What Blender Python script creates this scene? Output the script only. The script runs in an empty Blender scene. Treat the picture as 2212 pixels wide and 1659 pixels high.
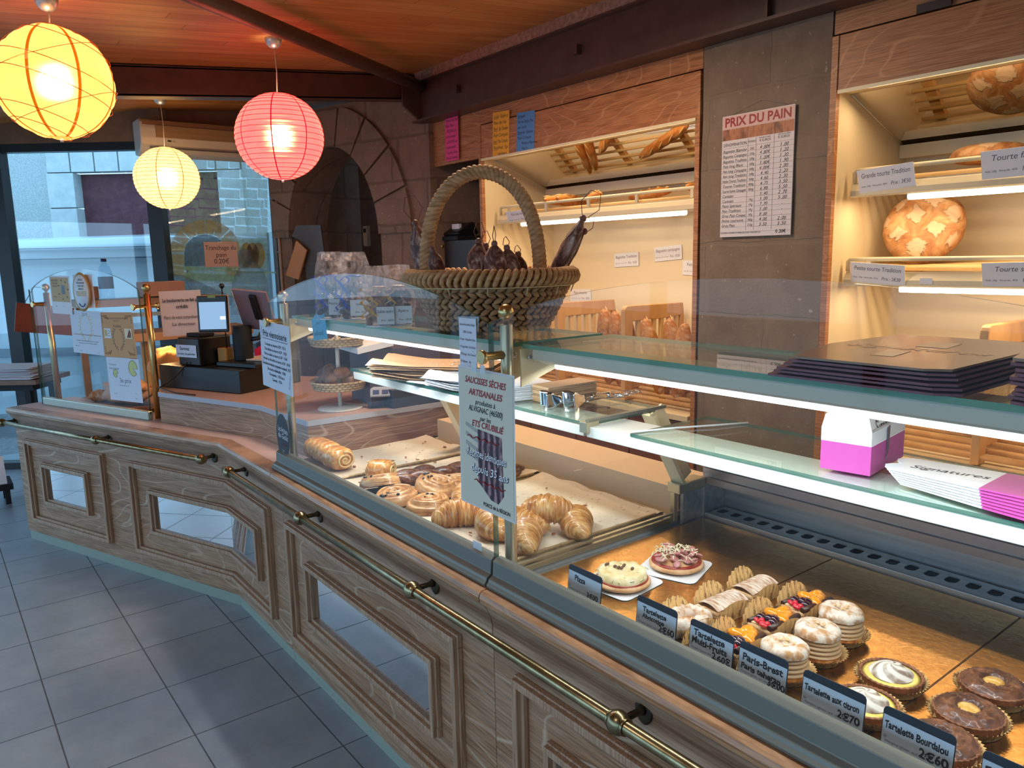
import bpy, math, random
import numpy as np
from mathutils import Vector, Matrix, noise
random.seed(7)
S = bpy.context.scene
COL = S.collection
PI = math.pi
# ---------------------------------------------------------------- camera
CAM = Vector((0, 0, 1.55)); FPX = 1655.0
PSI, PITCH, ROLL = math.radians(37.56), math.radians(9.5), math.radians(1.2)
FW = Vector((math.sin(PSI)*math.cos(PITCH), math.cos(PSI)*math.cos(PITCH), -math.sin(PITCH)))
R0 = Vector((math.cos(PSI), -math.sin(PSI), 0)); D0 = FW.cross(R0)
RT = math.cos(ROLL)*R0 + math.sin(ROLL)*D0
DN = -math.sin(ROLL)*R0 + math.cos(ROLL)*D0
cd = bpy.data.cameras.new('camera'); cam = bpy.data.objects.new('camera', cd); COL.objects.link(cam)
cam.matrix_world = Matrix(((RT.x, -DN.x, -FW.x, CAM.x), (RT.y, -DN.y, -FW.y, CAM.y), (RT.z, -DN.z, -FW.z, CAM.z), (0, 0, 0, 1)))
cd.sensor_width = 36; cd.lens = 36*FPX/2212; cd.clip_start = 0.02; cd.clip_end = 100
S.camera = cam
# ---------------------------------------------------------------- world, lights, exposure
S.view_settings.view_transform = 'Standard'; S.view_settings.look = 'None'
S.view_settings.gamma = 1; S.view_settings.use_curve_mapping = False
S.view_settings.exposure = 0.42
S.cycles.max_bounces = 7; S.cycles.diffuse_bounces = 3; S.cycles.glossy_bounces = 4
S.cycles.transmission_bounces = 4; S.cycles.transparent_max_bounces = 24
S.cycles.caustics_reflective = False; S.cycles.caustics_refractive = False
S.cycles.sample_clamp_indirect = 4.0; S.cycles.blur_glossy = 0.6
W = bpy.data.worlds.new('overcast_sky'); S.world = W; W.use_nodes = True
W.node_tree.nodes['Background'].inputs[0].default_value = (0.34, 0.585, 0.84, 1)
W.node_tree.nodes['Background'].inputs[1].default_value = 2.6

def lamp(name, kind, loc, energy, color, size=0.1, size_y=None, rot=(0, 0, 0), spread=None):
    l = bpy.data.lights.new(name, kind); l.energy = energy; l.color = color
    if kind == 'AREA':
        l.size = size
        if size_y: l.shape = 'RECTANGLE'; l.size_y = size_y
        if spread: l.spread = spread
    else: l.shadow_soft_size = size
    o = bpy.data.objects.new(name, l); COL.objects.link(o); o.location = loc; o.rotation_euler = rot
    return o
COOL, WARM = (0.90, 0.97, 1.0), (1.0, 0.72, 0.43)
# light tubes of the shop: two under the display shelf, three in the bread bays
lamp('display_tube_light', 'AREA', (1.150, 2.05, 1.290), 3.8, COOL, .03, 1.2, (0, -.25, 0))
lamp('display_tube_light', 'AREA', (1.150, 0.62, 1.290), 4.5, COOL, .03, 1.4, (0, -.25, 0))
lamp('bay_tube_light', 'AREA', (3.02, 3.17, 1.745), 5.6, WARM, .04, 1.4)
lamp('bay_tube_light', 'AREA', (3.02, 0.90, 1.745), 5.6, WARM, .04, 1.4)
lamp('bay_tube_light', 'AREA', (3.02, 0.90, 1.395), 4.4, WARM, .04, 1.4)
lamp('bay_top_light', 'AREA', (3.0, 3.17, 2.12), 4.0, WARM, .04, 1.4, (0, .35, 0))
lamp('bay_top_light', 'AREA', (3.0, 0.90, 2.12), 4.0, WARM, .04, 1.4, (0, .35, 0))
# bulbs inside the three paper lanterns
LANT = [((0.52, 3.52, 2.241), 0.212, 'orange'), ((1.556, 3.915, 2.170), 0.219, 'pink'), ((1.424, 5.60, 2.111), 0.2075, 'cream')]
# fill lights added under the ceiling: near the viewer and, warmer, over the counter
lamp('fill_light', 'AREA', (-0.6, 0.6, 2.38), 6, (1.0, .86, .74), .5, .5)
lamp('fill_light', 'AREA', (1.7, 2.5, 2.55), 20, (1.0, .74, .52), .4, .4)

# ---------------------------------------------------------------- mesh helpers
def at(u, v, ax, val):
    q = FW + RT*((u-1106)/FPX) + DN*((v-829.5)/FPX); i = 'xyz'.index(ax)
    return CAM + q*((val-CAM[i])/q[i])
def frame(x, y=None, z=None):
    x = Vector(x).normalized()
    if z is None: z = x.cross(Vector(y)).normalized(); y = z.cross(x)
    else: z = Vector(z).normalized(); y = z.cross(x).normalized(); x = y.cross(z)
    return Matrix((x, y, z)).transposed()
class MB:
    def __init__(s): s.v = []; s.f = []; s.sm = []; s.mi = []
    def add(s, vs, fs, smooth=False, mi=0):
        n = len(s.v); s.v += [tuple(v) for v in vs]
        for f in fs: s.f.append([i+n for i in f]); s.sm.append(smooth); s.mi.append(mi)
        return s
    def box(s, c, d, R=None, mi=0):
        vs = []
        for i in (-.5, .5):
            for j in (-.5, .5):
                for k in (-.5, .5):
                    p = Vector((i*d[0], j*d[1], k*d[2]))
                    if R is not None: p = R @ p
                    vs.append(Vector(c)+p)
        return s.add(vs, [(0, 1, 3, 2), (4, 6, 7, 5), (0, 4, 5, 1), (2, 3, 7, 6), (0, 2, 6, 4), (1, 5, 7, 3)], False, mi)
    def bb(s, x0, x1, y0, y1, z0, z1, mi=0):
        return s.box(((x0+x1)/2, (y0+y1)/2, (z0+z1)/2), (x1-x0, y1-y0, z1-z0), None, mi)
    def tube(s, pts, r, n=10, caps=True, mi=0, closed=False):
        P = [Vector(p) for p in pts]; m = len(P)
        rs = r if isinstance(r, (list, tuple)) else [r]*m
        up = None; vs = []
        for i, p in enumerate(P):
            if closed: t = (P[(i+1) % m]-P[i-1]).normalized()
            else: t = (P[min(i+1, m-1)]-P[max(i-1, 0)]).normalized()
            if up is None: up = t.orthogonal().normalized()
            else:
                up = up - t*up.dot(t)
                up = up.normalized() if up.length > 1e-6 else t.orthogonal().normalized()
            b = t.cross(up)
            vs += [p + (up*math.cos(a)+b*math.sin(a))*rs[i] for a in [2*PI*k/n for k in range(n)]]
        fs = [(i*n+k, i*n+(k+1) % n, ((i+1) % m)*n+(k+1) % n, ((i+1) % m)*n+k) for i in range(m if closed else m-1) for k in range(n)]
        s.add(vs, fs, True, mi)
        if caps and not closed:
            b0 = len(s.v)-m*n
            s.f.append([b0+k for k in range(n)][::-1]); s.sm.append(False); s.mi.append(mi)
            s.f.append([b0+(m-1)*n+k for k in range(n)]); s.sm.append(False); s.mi.append(mi)
        return s
    def cyl(s, a, b, r, n=14, mi=0): return s.tube([a, b], r, n, True, mi)
    def surf(s, fn, nu, nv, cu=False, cv=False, smooth=True, mi=0):
        vs = [fn(i/(nu if cu else nu-1), j/(nv if cv else nv-1)) for i in range(nu) for j in range(nv)]
        fs = [(i*nv+j, ((i+1) % nu)*nv+j, ((i+1) % nu)*nv+(j+1) % nv, i*nv+(j+1) % nv) for i in range(nu if cu else nu-1) for j in range(nv if cv else nv-1)]
        return s.add(vs, fs, smooth, mi)
    def lathe(s, prof, c=(0, 0, 0), n=24, R=None, mi=0, smooth=True, caps=True):
        c = Vector(c); vs = []
        for (r, z) in prof:
            for k in range(n):
                p = Vector((r*math.cos(2*PI*k/n), r*math.sin(2*PI*k/n), z))
                vs.append(c+(R @ p if R is not None else p))
        m = len(prof)
        fs = [(i*n+k, i*n+(k+1) % n, (i+1)*n+(k+1) % n, (i+1)*n+k) for i in range(m-1) for k in range(n)]
        s.add(vs, fs, smooth, mi)
        if caps:
            b0 = len(s.v)-m*n
            if prof[0][0] > 1e-4: s.f.append([b0+k for k in range(n)][::-1]); s.sm.append(False); s.mi.append(mi)
            if prof[-1][0] > 1e-4: s.f.append([b0+(m-1)*n+k for k in range(n)]); s.sm.append(False); s.mi.append(mi)
        return s
    def ell(s, c, d, R=None, n=14, m=9, mi=0, fn=None):
        c = Vector(c)
        def g(u, v):
            a = 2*PI*u; b = PI*(v-.5)
            p = Vector((math.cos(a)*math.cos(b), math.sin(a)*math.cos(b), math.sin(b)))
            k = fn(p) if fn else 1
            p = Vector((p.x*d[0], p.y*d[1], p.z*d[2]))*k
            return c+(R @ p if R is not None else p)
        return s.surf(g, n, m, True, False, True, mi)
    def prism(s, poly, h, R=None, c=(0, 0, 0), mi=0, smooth=False):
        # polygon in local xy, extruded from z=0 to z=h, placed by R, c
        c = Vector(c); n = len(poly)
        T = lambda p: c+(R @ Vector(p) if R is not None else Vector(p))
        s.add([T((x, y, 0)) for x, y in poly]+[T((x, y, h)) for x, y in poly], [], False)
        b = len(s.v)-2*n
        s.f.append([b+i for i in range(n)][::-1]); s.f.append([b+n+i for i in range(n)]); s.sm += [False]*2; s.mi += [mi]*2
        for i in range(n):
            j = (i+1) % n; s.f.append([b+i, b+j, b+n+j, b+n+i]); s.sm.append(smooth); s.mi.append(mi)
        return s
    def build(s, name, mat=None, parent=None, bevel=0, world=False, seg=2, fixn=True):
        me = bpy.data.meshes.new(name); me.from_pydata(s.v, [], s.f)
        for i, p in enumerate(me.polygons): p.use_smooth = s.sm[i]; p.material_index = s.mi[i]
        for m in (mat if isinstance(mat, (list, tuple)) else [mat]):
            if m: me.materials.append(m)
        if world and parent is not None: me.transform(xf(parent).inverted())
        if fixn:
            import bmesh
            b = bmesh.new(); b.from_mesh(me); bmesh.ops.recalc_face_normals(b, faces=b.faces); b.to_mesh(me); b.free()
        o = bpy.data.objects.new(name, me); COL.objects.link(o)
        if parent is not None: o.parent = parent
        if bevel:
            m = o.modifiers.new('bevel', 'BEVEL'); m.width = bevel; m.segments = seg; m.limit_method = 'ANGLE'; m.angle_limit = .6
        return o
def xf(o):
    M = Matrix.Translation(o.location) @ o.rotation_euler.to_matrix().to_4x4()
    return (xf(o.parent) @ M) if o.parent is not None else M
def tag(o, label=None, cat=None, group=None, kind=None):
    if label: o['label'] = label
    if cat: o['category'] = cat
    if group: o['group'] = group
    if kind: o['kind'] = kind
    return o
def thing(name, label, cat, loc=(0, 0, 0), rz=0, group=None, rot=None):
    o = bpy.data.objects.new(name, None); COL.objects.link(o); o.location = loc
    o.rotation_euler = rot if rot is not None else (0, 0, rz); o.empty_display_size = .05
    return tag(o, label, cat, group)
def dup(root, loc=None, rz=None, label=None, group=None, rot=None):
    r = root.copy(); COL.objects.link(r)
    if loc is not None: r.location = loc
    if rz is not None: r.rotation_euler = (0, 0, rz)
    if rot is not None: r.rotation_euler = rot
    if label: r['label'] = label
    if group: r['group'] = group
    for ch in list(root.children):
        c = ch.copy(); COL.objects.link(c); c.parent = r
        for g in list(ch.children): d = g.copy(); COL.objects.link(d); d.parent = c
    return r
def struct(mb, name, mat, bevel=0):
    return tag(mb.build(name, mat, None, bevel), kind='structure')

# ---------------------------------------------------------------- materials
def srgb(r, g, b):
    f = lambda c: (c/255/12.92) if c/255 <= .04045 else ((c/255+.055)/1.055)**2.4
    return (f(r), f(g), f(b), 1)
class N:   # tiny node-tree writer
    def __init__(s, name):
        s.m = bpy.data.materials.new(name); s.m.use_nodes = True; s.t = s.m.node_tree; s.n = s.t.nodes
        s.b = s.n['Principled BSDF']; s.out = s.n['Material Output']
    def add(s, typ, ins=None, **kw):
        x = s.n.new(typ)
        for k, v in kw.items(): setattr(x, k, v)
        for k, v in (ins or {}).items(): s.set(x.inputs[k], v)
        return x
    def set(s, sock, v):
        if hasattr(v, 'links'): s.t.links.new(v, sock)
        elif hasattr(v, 'outputs'): s.t.links.new(v.outputs[0], sock)
        else: sock.default_value = v
    def math(s, op, a, b=0.0, c=None):
        x = s.add('ShaderNodeMath', {0: a, 1: b}, operation=op)
        if c is not None: s.set(x.inputs[2], c)
        return x.outputs[0]
    def coord(s, scale=(1, 1, 1), loc=(0, 0, 0), rot=(0, 0, 0), which='Object'):
        tc = s.add('ShaderNodeTexCoord')
        return s.add('ShaderNodeMapping', {0: tc.outputs[which], 'Scale': scale, 'Location': loc, 'Rotation': rot}).outputs[0]
    def noise(s, vec, scale, detail=3, rough=.5, dist=0):
        return s.add('ShaderNodeTexNoise', {'Vector': vec, 'Scale': scale, 'Detail': detail, 'Roughness': rough, 'Distortion': dist}).outputs[0]
    def ramp(s, fac, stops):
        r = s.add('ShaderNodeValToRGB', {0: fac}); e = r.color_ramp.elements
        while len(e) < len(stops): e.new(.5)
        for x, (p, c) in zip(e, stops): x.position = p; x.color = c if len(c) == 4 else (*c, 1)
        return r.outputs[0]
    def mix(s, f, a, b, mode='MIX'):
        x = s.add('ShaderNodeMix', data_type='RGBA', blend_type=mode)
        s.set(x.inputs[0], f); s.set(x.inputs[6], a); s.set(x.inputs[7], b); return x.outputs[2]
    def bump(s, h, strength=.3, dist=.002):
        x = s.add('ShaderNodeBump', {'Height': h, 'Strength': strength, 'Distance': dist}); s.set(s.b.inputs['Normal'], x.outputs[0])
    def p(s, **kw):
        mp = dict(col='Base Color', rough='Roughness', metal='Metallic', spec='Specular IOR Level', coat='Coat Weight', trans='Transmission Weight', alpha='Alpha', em='Emission Color', es='Emission Strength', sss='Subsurface Weight', sheen='Sheen Weight')
        for k, v in kw.items(): s.set(s.b.inputs[mp[k]], v)
        return s.m
MC = {}
def M(name, col, rough=.5, metal=0, **kw):
    if name in MC: return MC[name]
    n = N(name); MC[name] = n.p(col=col, rough=rough, metal=metal, **kw); return MC[name]
def noisy(name, c1, c2, scale=20, rough=.6, bump=0, detail=4, dist=0, metal=0, sc=(1, 1, 1), lo=.35, hi=.65, bd=.002, coat=0, c3=None):
    if name in MC: return MC[name]
    n = N(name); v = n.coord(sc); f = n.noise(v, scale, detail, .6, dist)
    st = [(lo, c1), (hi, c2)] if c3 is None else [(lo, c1), ((lo+hi)/2, c2), (hi, c3)]
    n.p(col=n.ramp(f, st), rough=rough, metal=metal, coat=coat)
    if bump: n.bump(f, bump, bd)
    MC[name] = n.m; return n.m
def oak(name, base, dark, light, grain, rough=.45, along='y'):
    # limed oak: fine pores along the grain plus pale nested cathedral lines
    n = N(name); a = {'y': (.16, .14, 1), 'x': (.14, 1, 1), 'z': (1, 1, .14)}[along]; f_ = {'y': (.03, .03, 1), 'x': (.03, 1, 1), 'z': (1, 1, .03)}[along]; g_ = {'y': (.3, .27, 1), 'x': (.27, 1, 1), 'z': (1, 1, .27)}[along]
    v = n.coord(a); big = n.noise(n.coord(g_), 4.6, 1.2, .4, .3)
    rings = n.math('PINGPONG', n.math('MULTIPLY', big, 24.0), 1.0)
    fine = n.noise(n.coord(f_), 220, 3, .6)
    mid = n.noise(v, 26, 3, .6)
    c = n.mix(n.ramp(fine, [(.38, (0, 0, 0, 1)), (.60, (1, 1, 1, 1))]), dark, base); c = n.mix(n.math('MULTIPLY', n.ramp(mid, [(.4, (0, 0, 0, 1)), (.65, (1, 1, 1, 1))]), .16), c, light)
    line = n.ramp(n.math('ADD', rings, n.math('MULTIPLY', n.math('SUBTRACT', mid, .5), .25)), [(0.0, (1, 1, 1, 1)), (.06, (.7, .7, .7, 1)), (.15, (0, 0, 0, 1))])
    mask = n.ramp(n.noise(v, 1.3, 1), [(.38, (.15, .15, .15, 1)), (.52, (1, 1, 1, 1))])
    c = n.mix(n.math('MULTIPLY', n.math('MULTIPLY', line, mask), grain), c, light)
    n.p(col=c, rough=rough); n.bump(fine, .12, .001); return n.m
OAK = oak('limed_oak', srgb(168, 124, 90), srgb(122, 84, 58), srgb(216, 192, 166), .55)
OAKT = oak('oak_moulding', srgb(180, 142, 112), srgb(138, 102, 76), srgb(205, 180, 155), .25)
OAKTV = oak('oak_moulding_upright', srgb(180, 142, 112), srgb(138, 102, 76), srgb(205, 180, 155), .25, along='z')
OAKC = oak('oak_cap', srgb(190, 138, 98), srgb(142, 96, 64), srgb(205, 170, 138), .3, .35)
OAKW = oak('oak_fascia', srgb(184, 122, 72), srgb(144, 88, 48), srgb(222, 170, 120), .42)
def tiles():
    n = N('floor_tiles'); tc = n.add('ShaderNodeTexCoord'); sp = n.add('ShaderNodeSeparateXYZ', {0: tc.outputs['Object']})
    def g(o, off, per):
        q = n.math('DIVIDE', n.math('SUBTRACT', o, off), per); fr = n.math('FRACT', q); fl = n.math('FLOOR', q)
        d = n.math('MULTIPLY', n.math('SUBTRACT', .5, n.math('ABSOLUTE', n.math('SUBTRACT', fr, .5))), per); return d, fl
    dx, ix = g(sp.outputs[0], .205, .358); dy, iy = g(sp.outputs[1], 3.605, .3685)
    d = n.math('MINIMUM', dx, dy)
    idv = n.add('ShaderNodeCombineXYZ', {0: ix, 1: iy}); wn = n.add('ShaderNodeTexWhiteNoise', {0: idv.outputs[0]})
    nz = n.noise(tc.outputs['Object'], 5, 5, .65); nz2 = n.noise(tc.outputs['Object'], 55, 3, .6)
    base = n.ramp(nz, [(.3, srgb(142, 154, 166)), (.7, srgb(170, 181, 192))])
    base = n.mix(n.math('MULTIPLY', wn.outputs[0], .16), base, srgb(104, 106, 108))
    base = n.mix(n.math('MULTIPLY', nz2, .2), base, srgb(112, 110, 108))
    gm = n.ramp(d, [(.0, (1, 1, 1, 1)), (.0022, (1, 1, 1, 1)), (.0038, (0, 0, 0, 1))])
    col = n.mix(gm, base, srgb(46, 44, 44))
    n.p(col=col, rough=n.mix(gm, n.ramp(nz, [(.3, (.30,)*3), (.75, (.42,)*3)]), (.9, .9, .9, 1)), spec=.6)
    h = n.math('ADD', n.math('MULTIPLY', gm, -1), n.math('MULTIPLY', nz, .25)); n.bump(h, .35, .003); return n.m
def planks():
    n = N('pine_ceiling_boards'); tc = n.add('ShaderNodeTexCoord'); sp = n.add('ShaderNodeSeparateXYZ', {0: tc.outputs['Object']})
    q = n.math('DIVIDE', sp.outputs[1], .088); row = n.math('FLOOR', q); fr = n.math('FRACT', q)
    off = n.add('ShaderNodeTexWhiteNoise', {'W': row}, noise_dimensions='1D').outputs[0]
    xs = n.math('ADD', n.math('DIVIDE', sp.outputs[0], 1.6), n.math('MULTIPLY', off, 7)); ix = n.math('FLOOR', xs); fx = n.math('FRACT', xs)
    w = n.add('ShaderNodeTexWhiteNoise', {0: n.add('ShaderNodeCombineXYZ', {0: ix, 1: row}).outputs[0]}).outputs[0]
    v = n.coord((.1, 1, 1)); g = n.noise(v, 14, 4, .6, .4); g2 = n.noise(n.coord((.03, 1, 1)), 90, 2)
    c = n.ramp(g, [(.3, srgb(196, 132, 72)), (.5, srgb(218, 158, 92)), (.7, srgb(232, 180, 114))])
    c = n.mix(n.math('MULTIPLY', w, .45), c, srgb(166, 96, 44)); c = n.mix(n.math('MULTIPLY', g2, .3), c, srgb(150, 84, 40))
    gr = n.math('MAXIMUM', n.math('LESS_THAN', fr, .035), n.math('LESS_THAN', fx, .0025))
    c = n.mix(n.math('MULTIPLY', gr, .75), c, srgb(70, 36, 18)); n.p(col=c, rough=.45); n.bump(n.math('MULTIPLY', gr, -1), .4, .003); return n.m
def stone(name, c1, c2, mort, bw, bh, off=.5, rough=.95):
    n = N(name); tc = n.add('ShaderNodeTexCoord'); sp = n.add('ShaderNodeSeparateXYZ', {0: tc.outputs['Object']})
    v = n.add('ShaderNodeCombineXYZ', {0: n.math('ADD', sp.outputs[1], n.math('MULTIPLY', sp.outputs[0], .6)), 1: sp.outputs[2]}).outputs[0]
    wob = n.add('ShaderNodeVectorMath', {0: v, 1: n.add('ShaderNodeVectorMath', {0: n.add('ShaderNodeTexNoise', {'Vector': tc.outputs['Object'], 'Scale': 9.0, 'Detail': 4.0}).outputs[1], 1: (.03, .03, .03)}, operation='MULTIPLY').outputs[0]}).outputs[0]
    br = n.add('ShaderNodeTexBrick', {'Vector': wob, 'Color1': (0, 0, 0, 1), 'Color2': (1, 1, 1, 1), 'Mortar': (.5, .5, .5, 1), 'Scale': 1.0, 'Mortar Size': .011, 'Mortar Smooth': .5, 'Brick Width': bw, 'Row Height': bh}, offset=off)
    nz = n.noise(tc.outputs['Object'], 6, 8, .7); n2 = n.noise(tc.outputs['Object'], 70, 4, .7)
    c = n.ramp(nz, [(.3, c1), (.7, c2)]); c = n.mix(n.math('MULTIPLY', br.outputs[0], .22), c, srgb(110, 92, 76)); c = n.mix(n.math('MULTIPLY', n2, .35), c, c1)
    spk = n.ramp(n.noise(tc.outputs['Object'], 38, 2), [(.70, (0, 0, 0, 1)), (.74, (1, 1, 1, 1))]); c = n.mix(n.math('MULTIPLY', spk, .35), c, srgb(210, 198, 178))
    c = n.mix(n.math('MULTIPLY', br.outputs[1], .5), c, mort); n.p(col=c, rough=rough)
    n.bump(n.math('ADD', n.math('ADD', nz, n.math('MULTIPLY', n2, .5)), n.math('MULTIPLY', br.outputs[1], -.5)), .8, .006); return n.m
TILES, PLANKS = tiles(), planks()
STONE = stone('cut_stone', srgb(118, 100, 84), srgb(150, 132, 112), srgb(132, 116, 98), .62, .32)
STONED = stone('dark_cut_stone', srgb(122, 98, 82), srgb(160, 132, 112), srgb(98, 78, 64), .44, .30)
CONC = noisy('rough_concrete', srgb(150, 118, 98), srgb(188, 156, 132), 40, .95, .8, 8, bd=.006)
STEEL = noisy('brown_painted_steel', srgb(74, 52, 45), srgb(88, 63, 55), 12, .42)
CREAM = M('cream_panel', srgb(232, 214, 176), .45)
CREAMM = M('cream_metal', srgb(225, 210, 172), .35, 0)
BLACKF = M('black_window_frame', srgb(22, 22, 24), .4)
BRASS = noisy('brass', srgb(132, 118, 88), srgb(164, 148, 112), 30, .27, metal=1)
BRASSD = noisy('tarnished_brass', srgb(70, 66, 56), srgb(96, 90, 74), 40, .38, metal=1)
GOLDM = M('satin_gold', srgb(196, 170, 118), .3, 1)
CHAMP = M('champagne_aluminium', srgb(188, 180, 152), .32, .85)
ALU = M('grey_aluminium', srgb(116, 118, 110), .42, .35)
INOX = noisy('brushed_steel', srgb(172, 174, 178), srgb(200, 202, 204), 60, .34, metal=.72, sc=(1, .03, 1))
MIRROR = M('mirror', (.9, .93, .94, 1), .02, 1)
BEECH = noisy('beech', srgb(206, 152, 92), srgb(222, 174, 112), 12, .4, sc=(1, 1, .2))
WHITE = M('white_paper', srgb(232, 232, 236), .7); WHITEM = M('white_metal', srgb(228, 234, 228), .35)
BLACK = M('black_plastic', srgb(18, 18, 20), .35); BLACKM = M('matt_black', srgb(16, 16, 17), .7)
INK = M('black_ink', srgb(24, 24, 28), .6); GREYINK = M('grey_ink', srgb(110, 110, 116), .6); REDINK = M('red_ink', srgb(178, 30, 40), .6)
def glass(name, tint=(.96, .985, .975, 1), ior=1.45, refl=1.0):
    n = N(name); bf = n.add('ShaderNodeNewGeometry').outputs['Backfacing']
    fr = n.add('ShaderNodeFresnel', {'IOR': n.math('ADD', n.math('MULTIPLY', bf, 1/ior-ior), ior)})
    tr = n.add('ShaderNodeBsdfTransparent', {0: tint}); gl = n.add('ShaderNodeBsdfGlossy', {0: (1, 1, 1, 1), 'Roughness': 0.0})
    mx = n.add('ShaderNodeMixShader', {0: n.math('MULTIPLY', fr, refl), 1: tr, 2: gl}); n.t.links.new(mx.outputs[0], n.out.inputs[0]); return n.m
GLASS = glass('clear_glass', (.985, .995, .99, 1), 1.33, .5); SHELFG = glass('shelf_glass', (.93, .975, .95, 1), 1.45, .8); WING = glass('window_glass', (.9, .96, .98, 1), 1.5, 1.3)
EDGE = M('green_glass_edge', srgb(40, 92, 78), .1, 0, alpha=.8); EDGEL = M('pale_glass_edge', srgb(104, 148, 120), .15, 0)
def emit(name, col, s):
    n = N(name); return n.p(col=(0, 0, 0, 1), em=col, es=s)
TUBEC, TUBEW = emit('cool_tube', (.9, .97, 1, 1), 5), emit('warm_tube', (1, .82, .58, 1), 5)
def fold(name, col, rough=.7, amt=.15, trans=0):
    n = N(name); f = n.noise(n.coord(), 30, 4, .6, 1.5); n.p(col=n.mix(n.math('MULTIPLY', f, amt), col, (0, 0, 0, 1)), rough=rough); n.bump(f, .3, .004); return n.m

# ---------------------------------------------------------------- text
def lettering(parent, lines, mat, name='lettering', off=.0006, shear=0, jitter=0, mirror=False, weight=0, fit=0):
    # lines: (string, x, y, size, align[, angle]) in the parent's xy plane, z is its normal
    vs, fs = [], []
    for ln in lines:
        t, x, y, sz = ln[:4]; al = ln[4] if len(ln) > 4 else 'C'; ang = ln[5] if len(ln) > 5 else 0
        cu = bpy.data.curves.new('t', 'FONT'); cu.body = t; cu.size = sz; cu.align_x = {'C': 'CENTER', 'L': 'LEFT', 'R': 'RIGHT'}[al]; cu.align_y = 'CENTER'
        cu.shear = shear; cu.offset = weight*sz; cu.resolution_u = 3
        o = bpy.data.objects.new('t', cu); COL.objects.link(o)
        me = o.to_mesh()
        b = len(vs); ca, sa = math.cos(ang), math.sin(ang)
        xs_ = [v.co.x for v in me.vertices] or [0]; wd = max(xs_)-min(xs_); fx = min(1, (ln[6] if len(ln) > 6 else fit)/wd) if (fit or len(ln) > 6) and wd else 1
        for v in me.vertices:
            px, py = v.co.x*fx, v.co.y
            if jitter:
                k = px/sz*1.7; py += jitter*sz*math.sin(k*2.1+x*50+y*31); px += jitter*.6*sz*math.sin(k*3.3+y*40)
            qx, qy = x+px*ca-py*sa, y+px*sa+py*ca
            vs.append((-qx if mirror else qx, qy, off))
        fs += [[i+b for i in p.vertices] for p in me.polygons]
        o.to_mesh_clear(); bpy.data.objects.remove(o); bpy.data.curves.remove(cu)
    me = bpy.data.meshes.new(name); me.from_pydata(vs, [], fs); me.materials.append(mat)
    o = bpy.data.objects.new(name, me); COL.objects.link(o); o.parent = parent; return o
def place(o, c, x, y):
    R = frame(x, y); o.location = c; o.rotation_euler = R.to_euler(); return o
def sheet(name, label, cat, c, x, y, w, h, mat, th=.0012, group=None, curl=0, corner=0, parent=None):
    # a thin sheet: centre c, its right direction x and up direction y
    mb = MB()
    def g(sgn):
        return lambda u, v: Vector(((u-.5)*w, (v-.5)*h, sgn*th/2 + curl*((2*u-1)**2)*.5+curl*.4*math.sin(v*5)))
    if curl: mb.surf(g(1), 9, 7, smooth=True); mb.surf(g(-1), 9, 7, smooth=True)
    elif corner:
        P = []
        for (cx, cy, a0) in ((w/2-corner, h/2-corner, 0), (-w/2+corner, h/2-corner, 90), (-w/2+corner, -h/2+corner, 180), (w/2-corner, -h/2+corner, 270)):
            P += [(cx+corner*math.cos(math.radians(a0+a)), cy+corner*math.sin(math.radians(a0+a))) for a in (0, 30, 60, 90)]
        mb.prism(P, th, None, (0, 0, -th/2))
    else: mb.box((0, 0, 0), (w, h, th))
    o = mb.build(name, mat, parent, fixn=not curl); place(o, c, x, y)
    if parent is None: tag(o, label, cat, group)
    elif label: o['label'] = label
    return o
# ================================================================ SETTING
def ceil_z(x): return 2.762+.09*(x-2.85)
struct(MB().add([(-3, -3.2, 0), (4, -3.2, 0), (4, 7.5, 0), (-3, 7.5, 0), (-3, -3.2, -.1), (4, -3.2, -.1), (4, 7.5, -.1), (-3, 7.5, -.1)],
    [(0, 1, 2, 3), (4, 7, 6, 5), (0, 4, 5, 1), (1, 5, 6, 2), (2, 6, 7, 3), (3, 7, 4, 0)]), 'floor', TILES)
mb = MB(); x0, x1 = -3.0, 3.6
mb.add([(x0, -3.2, ceil_z(x0)), (x1, -3.2, ceil_z(x1)), (x1, 7.3, ceil_z(x1)), (x0, 7.3, ceil_z(x0)), (x0, -3.2, ceil_z(x0)+.2), (x1, -3.2, ceil_z(x1)+.2), (x1, 7.3, ceil_z(x1)+.2), (x0, 7.3, ceil_z(x0)+.2)],
    [(0, 3, 2, 1), (4, 5, 6, 7), (0, 1, 5, 4), (1, 2, 6, 5), (2, 3, 7, 6), (3, 0, 4, 7)])
struct(mb, 'ceiling', PLANKS)
# concrete edge of the wall over the long beam
struct(MB().bb(2.785, 3.6, -1.5, 4.75, 2.698, 2.80), 'wall_top', CONC)
# stone pillar between the two bread bays
def slab(x0, x1, y0, y1, z0, z1, n=14):
    mb = MB()
    def g(u, v):
        y = y0+(y1-y0)*u; z = z0+(z1-z0)*v
        return Vector((x0+.006*noise.noise(Vector((y*5, z*5, 1))), y, z))
    mb.surf(g, n, n*3, smooth=True); mb.bb(x0+.012, x1, y0+.001, y1-.001, z0, z1); return mb
pil = slab(2.9, 3.56, 1.705, 2.318, 0, 2.445).build('wall_pillar', STONE, None, fixn=False); tag(pil, kind='structure')
# end of the stone wall at the left of the bays, with the dark recess
struct(MB().bb(2.87, 3.56, 4.60, 4.98, 0, 2.445), 'wall_pier', STONED)
struct(MB().bb(3.50, 3.60, -1.6, 5.2, 0, 2.69), 'wall_back', STONED)
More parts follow.
